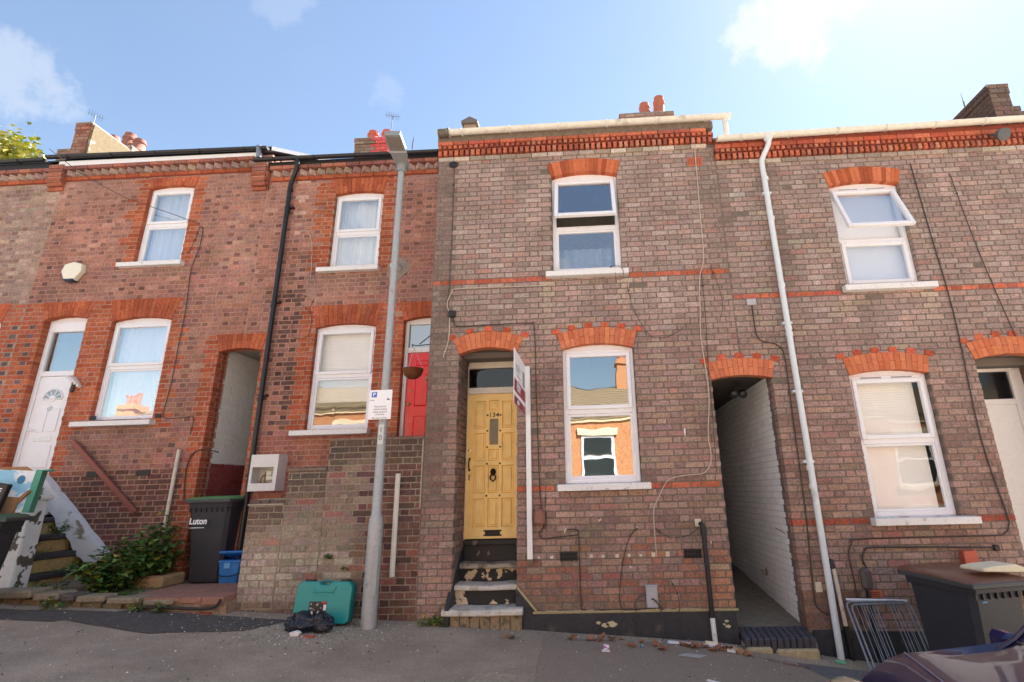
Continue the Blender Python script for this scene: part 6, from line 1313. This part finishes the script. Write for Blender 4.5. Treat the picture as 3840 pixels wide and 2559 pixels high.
# ------------------------------------------------------------------ teal tool case, bin bag
tc = thing('tool_case', 'teal plastic power tool case standing against the wall', 'case', (-2.975, -.30, gz(-2.97, -.3)), local=True, M=Matrix.Translation((-2.975, -.31, gz(-2.97, -.3) + .005)) @ Matrix.Rotation(R(3.5), 4, 'Z') @ Matrix.Rotation(R(-7), 4, 'X') @ Matrix.Rotation(R(1.5), 4, 'Y'))
TEAL = mat('teal_plastic', (26, 146, 142), .38, var=.06, scale=6, bump=.1, bscale=150); T2 = mat('teal_edge', (20, 118, 116), .45, var=.06)
out = [(-.30, .03), (-.27, 0), (.27, 0), (.30, .03), (.30, .36), (.255, .41), (.10, .41), (.06, .405), (.05, .375), (-.05, .375), (-.06, .405), (-.10, .41), (-.255, .41), (-.30, .36)]
b = MB(); b.prism(out, lambda u, v, d: (u, -d, v), .006, .085); obj('front_shell', b, TEAL, tc, bevel=.018, seg=3)
b = MB(); b.prism(out, lambda u, v, d: (u, -d, v), -.075, .0); obj('back_shell', b, T2, tc, bevel=.018, seg=3)
b = MB(); b.prism([(-.13, .30), (.13, .30), (.10, .275), (-.10, .275)], lambda u, v, d: (u, -d, v), .078, .0875); b.prism([(-.135, .36), (-.10, .30), (.10, .30), (.135, .36), (.11, .36), (.085, .318), (-.085, .318), (-.11, .36)], lambda u, v, d: (u, -d, v), .08, .093); obj('handle_recess', b, TEAL, tc, bevel=.004)
b = MB(); b.tube(curve([(-.055, -.01, .382), (-.045, -.01, .405), (.045, -.01, .405), (.055, -.01, .382)], 4), .012, 8); obj('handle', b, T2, tc, smooth=True)
for x in (-.19, .19): b = MB(); b.box(x - .045, x + .045, -.06, .05, .398, .425, .008); obj('latch', b, BLACKP, tc)
LB = mat('label_black', (26, 26, 30), .4, var=.1, scale=60); b = MB(); b.box(-.135, .055, -.0862, -.0845, .075, .215); lab = obj('label', b, LB, tc)
b = MB()
for i in range(16): x, z = random.uniform(-.12, .0), random.uniform(.11, .205); s_ = random.uniform(.004, .011); b.prism([(x + s_ * math.cos(w) * random.uniform(.4, 1.4), z + s_ * math.sin(w)) for w in [2 * math.pi * k / 6 for k in range(6)]], lambda u, v, d: (u, -d, v), .0863, .0868 + .00004 * i)
obj('label_picture', b, mat('label_grey', (190, 194, 200), .5, var=.3, scale=90), lab)
b = MB(); b.box(-.004, .052, -.0870, -.0863, .198, .211); obj('label_red', b, mat('label_red', (214, 60, 60), .5), lab)
b = MB(); b.box(.02, .05, -.0870, -.0863, .13, .185); b.box(-.133, -.085, -.0870, -.0863, .078, .12); b.box(-.14, .055, -.0870, -.0863, .062, .072); obj('label_white', b, mat('label_white', (230, 232, 232), .5), lab)
bg = thing('bin_bag', 'crumpled black bin bag in front of the teal case', 'bag', (-3.0, -.62, gz(-3, -.6)))
bm = bmesh.new(); bmesh.ops.create_icosphere(bm, subdivisions=5, radius=1)
for v in bm.verts:
    p = v.co.copy(); n_ = 1 + .30 * mnoise.noise(p * 1.6 + Vector((3, 1, 7))) + .22 * (abs(mnoise.noise(p * 3.5)) - .25) + .10 * (abs(mnoise.noise(p * 8)) - .2); q = p * n_
    tw = 1 - .42 * math.exp(-((q.x - .12) / .22) ** 2); x, y, z = q.x * .235, q.y * .12 * tw, q.z * .125 * tw * (1 + .35 * max(0, -q.x))
    v.co = Vector((-2.98 + x + .02, -.60 + y, gz(-2.98, -.6) + max(.004, z * .9 + .065)))
me = bpy.data.meshes.new('bag_body'); bm.to_mesh(me); bm.free(); me.polygons.foreach_set('use_smooth', [True] * len(me.polygons)); me.materials.append(mat('black_bag_film', (34, 34, 44), .28, var=.1, bump=.4, bscale=45)); obj('bag_body', me, None, bg)
b = MB(); zz = gz(-3, -.75); b.prism([(-3.06, .0), (-2.98, .0), (-2.96, .03), (-3.0, .05), (-3.07, .035)], lambda u, v, d: (u, -d, zz + v), .745, .79); o = obj('litter_paper', b, mat('litter_white', (226, 224, 218), .8, var=.1), bevel=.006); tag(o, 'crumpled white paper under the black bin bag', 'litter')
b = MB(); zz = gz(-2.85, -.8); b.box(-2.93, -2.81, -.80, -.765, zz, zz + .018, .004); o = obj('brick_chip', b, mat('loose_red_brick', (176, 82, 60))); tag(o, 'red brick chip lying before the black bin bag', 'rubble')

# ------------------------------------------------------------------ folded clothes airer
ar = thing('clothes_airer', 'folded grey wire clothes airer leaning beside the right bin', 'clothes airer', (2.98, -.30, gz(2.98, -.3)))
AL = mat('airer_grey', (136, 142, 152), .4, .3, var=.1)
def afr(x0, x1, yb, yt, zt, r=.010, nm='frame', wires=None):
    z0 = gz(x0, yb) + .012; z1 = gz(x1, yb) + .012; c = .05; L = lambda t: yb + (yt - yb) * t
    def pt(x, t): zb = z0 + (z1 - z0) * (x - x0) / (x1 - x0); return (x, L(t), zb + (zt - zb) * t)
    ps = [pt(x0 + c, 0), pt(x0 + .015, .02), pt(x0, .07), pt(x0, .93), pt(x0 + .015, .98), pt(x0 + c, 1), pt(x1 - c, 1), pt(x1 - .015, .98), pt(x1, .93), pt(x1, .07), pt(x1 - .015, .02), pt(x1 - c, 0), pt(x0 + c, 0)]
    b = MB(); b.tube(ps, r, 8); f = obj(nm, b, AL, ar, smooth=True)
    for x in wires or (): b = MB(); b.tube([pt(x, .0), pt(x, 1)], .0042, 5); obj('wire', b, AL, f)
    return f
afr(2.60, 3.22, -.50, -.14, .345, wires=[2.70, 2.77, 2.83, 2.865, 2.9, 3.04, 3.08, 3.11, 3.17])
afr(2.635, 3.25, -.53, -.17, .325, r=.009, wires=[2.74, 2.80, 3.07, 3.14])
tube_part('top_bar', [(2.62, -.12, .365), (3.24, -.14, .345)], .012, mat('airer_white', (226, 230, 234), .4), ar)

# ------------------------------------------------------------------ small purple car at the kerb, nose to the left
def car():
    t = thing('parked_car', 'small dark purple car at the lower right corner, only its nose showing', 'car', (1.38, -3.58, gz(2.0, -2.7) - .09), R(0), local=True)
    PUR = mat('purple_car_paint', (38, 33, 66), .34, .0, var=.0, coat=.6, coat_ior=1.5); L_, W = 2.55, .80
    def section(x):
        """half-outline from sill to roof centre at station x (nose at 0)"""
        zb = .24; s = min(1, x / .22); nose = .62 + .20 * math.sqrt(min(1, x / .42)) if x < .42 else .82 + .05 * (x - .42) / .53; belt = nose if x < .95 else .87 + .06 * sm(.95, 1.5, x)
        roof = belt + .02 + (.56 * sm(.90, 1.75, x) * (1 - .25 * sm(2.1, 2.5, x)) if x > .95 else .02 * sm(0, .4, x)); w = W * (.82 + .18 * sm(0, .35, x)) * (1 - .08 * sm(2.2, 2.55, x)); wr = w - .02 - .17 * sm(.95, 1.7, x)
        return [(w * .93, zb), (w, .42), (w * .995, belt - .14), (w * .94, belt - .03), (wr * .97, belt + (roof - belt) * .35), (wr * .93, roof - .05 * sm(.4, .8, x) - .01), (wr * .72, roof - .005), (0, roof)]
    xs = [0, .015, .04, .08, .14, .22, .32, .42, .56, .70, .85, .95, 1.05, 1.15, 1.3, 1.6, 1.9, 2.2, 2.4, 2.5, 2.55]; b = MB(); vs = []; k = 16
    for x in xs:
        h_ = section(x); vs += [(x, -y, z) for y, z in h_] + [(x, y, z) for y, z in reversed(h_)]
    k = 16; b.add(vs, [(i * k + j, i * k + j + 1, (i + 1) * k + j + 1, (i + 1) * k + j) for i in range(len(xs) - 1) for j in range(k - 1)]); b.add(vs[:k], [tuple(range(k - 1, -1, -1))]); b.add(vs[-k:], [tuple(range(k))])
    body = obj('body', b, PUR, t, smooth=True, fixn=True)
    gl = mat('car_glass', (46, 52, 58), .04, .0, var=0, spec=1.0, coat=1.0); g = MB(); vs = []; st_ = [1.0, 1.1, 1.22, 1.36, 1.5, 1.62]
    for x in st_:
        h_ = section(x); yv = h_[5][0] * .97; zt = h_[7][1] + .004
        for f in (-1, -.75, -.4, 0, .4, .75, 1): vs.append((x, yv * f, zt - (h_[7][1] - h_[5][1]) * f ** 4 + .004))
    g.add(vs, [(i * 7 + j, (i + 1) * 7 + j, (i + 1) * 7 + j + 1, i * 7 + j + 1) for i in range(len(st_) - 1) for j in range(6)]); obj('windscreen', g, gl, t, smooth=True)
    SIL = mat('silver_trim', (186, 190, 198), .3, .7, var=.05)
    for f in (-1, 1):
        p = MB(); p.tube([(x, f * (section(x)[5][0] + .012), section(x)[5][1] + .012) for x in (.97, 1.08, 1.2, 1.35, 1.5, 1.7, 1.9, 2.1)], .016, 7); obj('roof_rail', p, PUR, body, smooth=True)
        s = MB(); pts = []
        for x in (1.2, 1.4, 1.6, 1.8, 2.0): h_ = section(x); pts += [(x, f * (h_[3][0] + .004), h_[3][1] + .02), (x, f * (h_[5][0] + .010), h_[5][1] - .05)]
        s.add(pts, [(2 * i, 2 * i + 2, 2 * i + 3, 2 * i + 1) for i in range(4)]); obj('side_window', s, gl, t)
        lm = MB(); lm.lathe([(.001, 1), (.38, .92), (.71, .71), (.92, .38), (1, 0), (.92, -.38), (.71, -.71), (.001, -1)], n=18, M=Matrix.Translation((.06, f * .60, .655)) @ Matrix.Rotation(R(24), 4, 'Y') @ Matrix.Diagonal((.16, .15, .095, 1))); obj('headlight', lm, mat('yellowed_headlight', (168, 154, 124), .12, var=.1, spec=.8, coat=.6), t, smooth=True)
        mi_ = MB(); mi_.box(-.05, .05, -.09, .09, -.06, .06, .03, M=Matrix.Translation((1.13, f * .90, .86))); mi_.box(-.03, .03, -.1, .05, -.02, .02, .01, M=Matrix.Translation((1.15, f * .84, .83))); obj('wing_mirror', mi_, mat('blue_purple_paint', (38, 34, 84), .25, var=.03, coat=.6), t)
        for x in (.42, 2.1):
            w = MB(); w.lathe([(.19, -.08), (.26, -.08), (.28, -.06), (.28, .06), (.26, .08), (.19, .08)], n=24, M=Matrix.Translation((x, f * .73, .28)) @ Matrix.Rotation(R(90), 4, 'X')); wo = obj('wheel', w, mat('wheel_rubber', (34, 32, 32)), t, smooth=True)
            r = MB(); r.lathe([(.001, -.07), (.10, -.075), (.19, -.06), (.19, .06), (.10, .075), (.001, .07)], n=16, M=Matrix.Translation((x, f * .73, .28)) @ Matrix.Rotation(R(90), 4, 'X')); obj('rim', r, SIL, wo, smooth=True)
    gr = MB(); gr.box(-.015, .02, -.36, .36, .33, .44, .01); obj('grille', gr, BLACKP, t)
    c = MB(); c.tube([(.42 - .10 * (1 - abs(f)) , section(.42)[5][0] * f * .99, section(.42 - .10 * (1 - abs(f)))[7][1] - .01 * f * f + .004) for f in [-1 + 2 * i / 12 for i in range(13)]], .004, 5)
    obj('bonnet_crease', c, mat('pale_purple_edge', (140, 136, 156), .35), body, smooth=True)
    wp = MB(); wp.tube([(.97, -.45, .89), (1.02, .15, .925)], .010, 5); wp.tube([(.97, .1, .89), (1.02, .62, .92)], .010, 5); obj('wiper', wp, BLACKP, t)
    return t
car()

# ------------------------------------------------------------------ plants
LEAF = [(84, 122, 58), (70, 108, 52), (102, 138, 66), (58, 94, 46), (120, 148, 72), (78, 116, 64)]
LEAFM = mat('leaf', None, .55, attr=True, var=.12, scale=30, spec=.4)
STEMM = mat('plant_stem', (96, 92, 56), .8)
def leaf(b, p, d, s, col, w=.42, droop=.25):
    d = d.normalized(); side = d.cross(Vector((0, 0, 1)));
    if side.length < .05: side = Vector((1, 0, 0))
    side.normalize(); n = side.cross(d); tip = p + d * s - Vector((0, 0, s * droop)); m_ = p + d * s * .45
    b.add([p, m_ + side * s * w + n * s * .10, tip, m_ - side * s * w + n * s * .10, m_ - n * s * .02], [(0, 1, 4), (1, 2, 4), (2, 3, 4), (3, 0, 4)], col)
def plant(name, label, cat, c, stems, h, spread, ls, per, group=None, lean=(0, 0), cols=LEAF, yellow=.06):
    t = thing(name, label, cat, c, group=group); lb_, sb = MB(), MB(); c = Vector(c)
    for i in range(stems):
        a = random.uniform(0, 6.28); rr = spread * math.sqrt(random.random()); hh = h * random.uniform(.45, 1.05) * (1 - .35 * rr / spread); base = c + Vector((rr * .5 * math.cos(a), rr * .5 * math.sin(a), 0))
        top = c + Vector((rr * 1.1 * math.cos(a) + lean[0] * hh, rr * 1.1 * math.sin(a) + lean[1] * hh, hh)); mid = (base + top) / 2 + Vector((random.uniform(-1, 1), random.uniform(-1, 1), .3)) * h * .07; ps = curve([base, mid, top], 4); sb.tube(ps, .0035 + .002 * h, 4, cap=False)
        for j in range(per):
            q = ps[min(len(ps) - 1, int(len(ps) * (random.random() ** .6)))]; w = random.uniform(0, 6.28); d = Vector((math.cos(w), math.sin(w), random.uniform(-.1, .7))); col = jit(random.choice(cols), 10)
            if random.random() < yellow: col = jit((170, 160, 60), 12)
            p = q + Vector((random.uniform(-1, 1), random.uniform(-1, 1), random.uniform(-1, 1))) * ls * .5; p.z = max(p.z, c.z + .01); leaf(lb_, p, d, ls * random.uniform(.6, 1.25), col, droop=random.uniform(.0, .5))
    obj('foliage', lb_, LEAFM, t, kind='stuff'); obj('stem', sb, STEMM, t, kind='stuff'); return t
plant('wild_bush', 'bushy green weed growing beside the Luton bin', 'bush', (-6.20, .62, .46), 44, .70, .42, .115, 24, lean=(.05, -.05))
plant('wild_bush', 'taller leafy weed against the waste pipe', 'bush', (-5.98, 1.0, .46), 26, 1.05, .27, .115, 20, yellow=.03)
plant('weed', 'green weed hanging over the third step of the left steps', 'weed', (-7.28, .75, 1.16), 7, .16, .17, .06, 12, group='weeds on the left steps', lean=(.6, -.4))
plant('weed', 'flat weed along the second step of the left steps', 'weed', (-7.35, .55, .94), 6, .07, .22, .04, 12, group='weeds on the left steps')
plant('weed', 'small weed on the lowest riser of the left steps', 'weed', (-6.95, .6, .70), 5, .08, .14, .04, 10, group='weeds on the left steps')
plant('weed', 'weed at the foot of the left steps', 'weed', (-6.72, .25, .50), 9, .16, .24, .05, 12, group='weeds on the left steps')
plant('weed', 'low weeds between the left bin and the kerb stones', 'weed', (-6.78, -.05, .50), 12, .16, .34, .05, 12)
plant('weed', 'weed strip along the forecourt behind the kerb stones', 'weed', (-6.0, .12, .46), 12, .09, .44, .045, 12)
plant('weed', 'weed beside the forecourt tiles', 'weed', (-5.62, .22, .46), 8, .10, .28, .045, 12)
plant('weed', 'weed at the bottom of the kerb stones near the left bin', 'weed', (-5.95, -.42, gz(-5.95, -.4)), 7, .13, .12, .05, 10, group='weeds at the foot of the kerb wall')
plant('weed', 'weed below the middle of the kerb wall', 'weed', (-5.1, -.27, gz(-5.1, -.3)), 6, .11, .11, .045, 10, group='weeds at the foot of the kerb wall')
plant('weed', 'weed below the dark kerb block', 'weed', (-4.85, -.26, gz(-4.8, -.3)), 6, .12, .09, .05, 9, group='weeds at the foot of the kerb wall')
plant('weed', 'small fern growing from the retaining wall above the teal case', 'fern', (-3.05, -.01, .86), 5, .07, .10, .04, 9, lean=(0, -.6)); plant('weed', 'tiny fern low on the wall behind the teal case', 'fern', (-2.90, -.01, .74), 4, .05, .06, .035, 8, lean=(0, -.7))
plant('weed', 'green weed at the left foot of the doorsteps', 'weed', (-1.86, -.07, gz(-1.86, 0)), 9, .12, .16, .05, 11)
plant('weed', 'mossy weed at the left end of the bottom step', 'weed', (-1.70, -.12, gz(-1.7, 0)), 5, .08, .06, .035, 9)
plant('weed', 'dry sprig of weed on the white passage wall', 'weed', (2.18, 1.2, .42), 4, .10, .08, .03, 6, cols=[(130, 116, 92), (112, 100, 80)])
def tree(label, c, r, h0, n, cols, group=None):
    t = thing('tree', label, 'tree', (c[0], c[1], 0), group=group); tr, cr = MB(), MB(); tr.tube([(c[0], c[1], -1), (c[0] + .1, c[1], h0 * .5), (c[0], c[1], h0)], [.22, .16, .09], 10)
    for i in range(9):
        a = i * 2.4; e = Vector((c[0] + r * .7 * math.cos(a), c[1] + r * .7 * math.sin(a), h0 + r * random.uniform(-.1, .8))); tr.tube(curve([(c[0], c[1], h0 * .75), (c[0] + r * .3 * math.cos(a), c[1] + r * .3 * math.sin(a), h0), e], 3), .035, 6)
    cl = []
    while len(cl) < 90:
        q = Vector((random.uniform(-1, 1), random.uniform(-1, 1), random.uniform(-1, 1)))
        if .35 < q.length < 1: cl.append(Vector((q.x * r, q.y * r, q.z * r * .6)))
    for i in range(n):
        q = random.choice(cl); p = Vector(c) + Vector((0, 0, h0 + r * .5)) + q + Vector((random.gauss(0, 1), random.gauss(0, 1), random.gauss(0, 1))) * r * .085; leaf(cr, p, Vector((random.uniform(-1, 1), random.uniform(-1, 1), random.uniform(-.6, .8))), random.uniform(.11, .2), jit(random.choice(cols), 14))
    obj('trunk', tr, mat('bark', (96, 82, 66), .95, var=.25, bump=.6), t, smooth=True); obj('crown', cr, LEAFM, t, kind='stuff')
tree('yellow green tree showing above the roof at the left edge', (-16.6, 6.2, 0), 2.6, 8.6, 16000, [(160, 156, 66), (176, 168, 84), (132, 142, 60), (184, 176, 104), (118, 130, 56)])

# ------------------------------------------------------------------ litter
LF = [(142, 96, 66), (160, 112, 78), (120, 82, 58), (176, 132, 96)]
def dead_leaf_mesh(k):
    b = MB(); n = 9; vs = [(0, 0, .004)]
    for i in range(n): w = 2 * math.pi * i / n; r = .055 * (1 + .35 * math.sin(w * 3 + k) + .2 * math.sin(w * 5 + k * 2)); vs.append((r * math.cos(w), r * .75 * math.sin(w), .012 + .022 * abs(math.sin(w * 1.5 + k))))
    b.add(vs, [(0, 1 + i, 1 + (i + 1) % n) for i in range(n)], jit(LF[k % 4], 10)); return b.mesh('dead_leaf', mat('dead_leaf', None, .8, attr=True, var=.2, scale=50))
dlm = [dead_leaf_mesh(k) for k in range(6)]
spots = [(.0, -.28), (-.1, -.3), (.12, -.24), (.2, -.2), (-.3, -.33), (.42, -.26), (.55, -.33), (.83, -.26), (.92, -.2), (.98, -.24), (.88, -.3), (1.05, -.28), (1.18, -.34), (1.26, -.36), (1.3, -.31), (1.38, -.36), (1.12, -.4), (.3, -.45), (.62, -.48), (-3.35, -.25), (-3.3, -.3), (-.98, -.38), (1.22, -.30), (1.45, -.42), (.95, -.33)]
for i, (x, y) in enumerate(spots):
    o = bpy.data.objects.new('dead_leaf', dlm[i % 6]); COL.objects.link(o); o.location = (x, y, gz(x, y) + .008); o.rotation_euler = (random.uniform(-.5, .5), random.uniform(-.5, .5), random.uniform(0, 6)); s_ = random.uniform(.6, 1.25); o.scale = (s_, s_, s_)
    tag(o, 'curled brown dead leaf on the pavement', 'dead leaf', 'dead leaves on the pavement')
def litter(name, label, cat, poly, th, m, bevel=.002, tilt=0):
    cx = sum(p[0] for p in poly) / len(poly); cy = sum(p[1] for p in poly) / len(poly); b = MB(); b.prism(poly, lambda u, v, d: (u, v, gz(u, v) + d + tilt * (u - cx)), .008, .010 + th); tag(obj(name, b, m, bevel=bevel if th > .006 else 0), label, cat)
litter('plastic_trim', 'long white plastic trim strip lying against the black plinth', 'trim', [(.69, -.24), (1.27, -.285), (1.27, -.25), (.69, -.205)], .02, mat('white_trim', (234, 232, 240), .4, var=.04))
litter('wooden_strip', 'thin brown wooden strip beyond the white trim', 'wood strip', [(1.16, -.34), (1.47, -.38), (1.47, -.355), (1.16, -.31)], .014, mat('raw_wood', (164, 128, 104), .8, var=.15))
litter('litter_paper', 'small white paper scrap on the dead leaves', 'litter', [(1.26, -.385), (1.34, -.40), (1.35, -.34), (1.28, -.33)], .02, mat('litter_white', (226, 224, 218)))
litter('card_piece', 'flat pale grey card square on the pavement', 'litter', [(.74, -.62), (.93, -.67), (1.02, -.58), (.83, -.545)], .003, mat('pale_card', (176, 174, 168), .8, var=.1))
litter('cream_scrap', 'cream foam scrap on the white trim strip', 'litter', [(1.08, -.235), (1.2, -.25), (1.2, -.215), (1.08, -.205)], .038, mat('polystyrene', (232, 220, 190)))
litter('wrapper', 'purple and white wrapper standing on the pavement', 'litter', [(.02, -.63), (.075, -.63), (.075, -.60), (.02, -.60)], .05, mat('purple_wrapper', (186, 96, 170), .4, col2=(240, 236, 240), thr=(.45, .5), scale=30))
litter('wrapper_tab', 'white wrapper flap beside the purple wrapper', 'litter', [(.0, -.66), (.08, -.66), (.08, -.635), (.0, -.635)], .012, mat('litter_white', (226, 224, 218)))
litter('bottle_cap', 'tiny blue bottle cap on the pavement', 'litter', [(.40 + .016 * math.cos(w), -.43 + .016 * math.sin(w)) for w in [.7 * i for i in range(9)]], .01, mat('cap_blue', (70, 130, 180), .5))
litter('litter_paper', 'white paper strip near the bottom of the picture', 'litter', [(.88, -1.28), (.98, -1.34), (.995, -1.31), (.90, -1.25)], .006, mat('litter_white', (226, 224, 218)))
litter('foil_scrap', 'small foil scrap by the lower pavement edge', 'litter', [(1.46, -1.28), (1.54, -1.31), (1.55, -1.25), (1.48, -1.23)], .008, mat('foil', (200, 206, 216), .35, .6))
litter('cigarette_packet', 'green cigarette packet at the foot of the white downpipe', 'litter', [(2.36, -.27), (2.45, -.29), (2.46, -.24), (2.37, -.22)], .02, mat('packet_green', (110, 190, 150), .5, var=.2, scale=30))
litter('red_scrap', 'small red scrap of plastic on the lower pavement', 'litter', [(.99, -1.33), (1.06, -1.36), (1.07, -1.32), (1.0, -1.30)], .005, mat('label_red', (214, 60, 60)))
litter('stone_chip', 'brown stone chip below the doorstep', 'stone', [(-.95, -.42), (-.90, -.43), (-.89, -.39), (-.93, -.38)], .018, mat('dark_chip', (88, 70, 58), .9))

# ------------------------------------------------------------------ houses across the street (they show in the window glass)
OB = mat('opposite_orange_brick', (198, 144, 100), .9, var=.12, scale=16, col2=(172, 100, 66), thr=(.45, .75), bump=.4)
def opposite(i, xa, xb):
    yo = -12.2; xm = (xa + xb) / 2; e = 3.3 if xm < -17 else 5.0 if xm < -7.5 else 4.05 - .03 * xm
    t = thing('opposite_house', 'orange brick house across the street, seen only in window glass', 'house', ((xa + xb) / 2, yo, 0), group='houses across the street')
    b = MB(); b.box(xa + .01, xb - .01, yo - .3, yo, -3 , e); obj('wall', b, OB, t)
    b = MB(); b.box(xa + .01, xb - .01, yo, yo + .05, e - .22, e - .10); b.box(xa + .01, xb - .01, yo, yo + .09, e - .10, e + .0); obj('eaves_course', b, mat('opposite_eaves', (226, 206, 170), .8), t)
    b = MB(); n = 14
    for k in range(n):
        t0, t1 = k / n, (k + 1) / n; f = lambda q: (yo + .15 - 4.3 * q, e + 1.65 * q); (p0, q0), (p1, q1) = f(t0), f(t1)
        b.quad((xa + .01, p0, q0 + .06), (xa + .01, p1, q1 + .03), (xb - .01, p1, q1 + .03), (xb - .01, p0, q0 + .06)); b.quad((xa + .01, p0, q0), (xa + .01, p0, q0 + .06), (xb - .01, p0, q0 + .06), (xb - .01, p0, q0))
    b.quad((xa + .01, yo - 4.15, e + 1.7), (xb - .01, yo - 4.15, e + 1.7), (xb - .01, yo - 8, e - 1), (xa + .01, yo - 8, e - 1)); obj('roof', b, mat('opposite_roof_tile', (128, 112, 88), .9, var=.3, scale=8, bump=.4), t)
    for cx in (xa + .75, xa + 2.55):
        for z0, z1 in ((e - 2.25, e - .70), (e - 4.7, e - 3.1)):
            w = MB(); w.box(cx - .60, cx + .60, yo - .0, yo + .03, z0, z1, .0); wo = obj('window', w, UPVC, t)
            g = MB(); g.box(cx - .52, cx + .52, yo + .031, yo + .035, z0 + .07, (z0 + z1) / 2 - .04); obj('pane', g, mat('opposite_glass', (52, 60, 60), .08, var=.1), wo)
            g = MB(); g.box(cx - .50, cx + .50, yo + .045, yo + .049, (z0 + z1) / 2 + .06, z1 - .09); obj('pane', g, mat('opposite_glass', (52, 60, 60)), wo)
            s = MB(); s.box(cx - .74, cx + .74, yo, yo + .12, z0 - .13, z0 - .002, .01); s.box(cx - .74, cx + .74, yo, yo + .08, z1 + .002, z1 + .24, .01); obj('sill', s, mat('opposite_stone', (232, 218, 184), .8), wo)
    if i % 2 == 0:
        c = MB(); c.box(xb - .55, xb + .35, yo - 4.6, yo - 3.8, e + 1.2, e + 2.9); c.box(xb - .62, xb + .42, yo - 4.67, yo - 3.73, e + 2.6, e + 2.74); ch = obj('chimney', c, OB, t)
        for k in range(3): p = MB(); p.lathe([(.13, 0), (.10, .45), (.12, .47), (.12, .52)], (xb - .38 + k * .3, yo - 4.2, e + 2.9), 12); obj('chimney_pot', p, mat('terracotta', (186, 108, 84)), ch, smooth=True)
x = -27.0; i = 0
while x < 22: opposite(i, x, x + 4.1); x += 4.1; i += 1
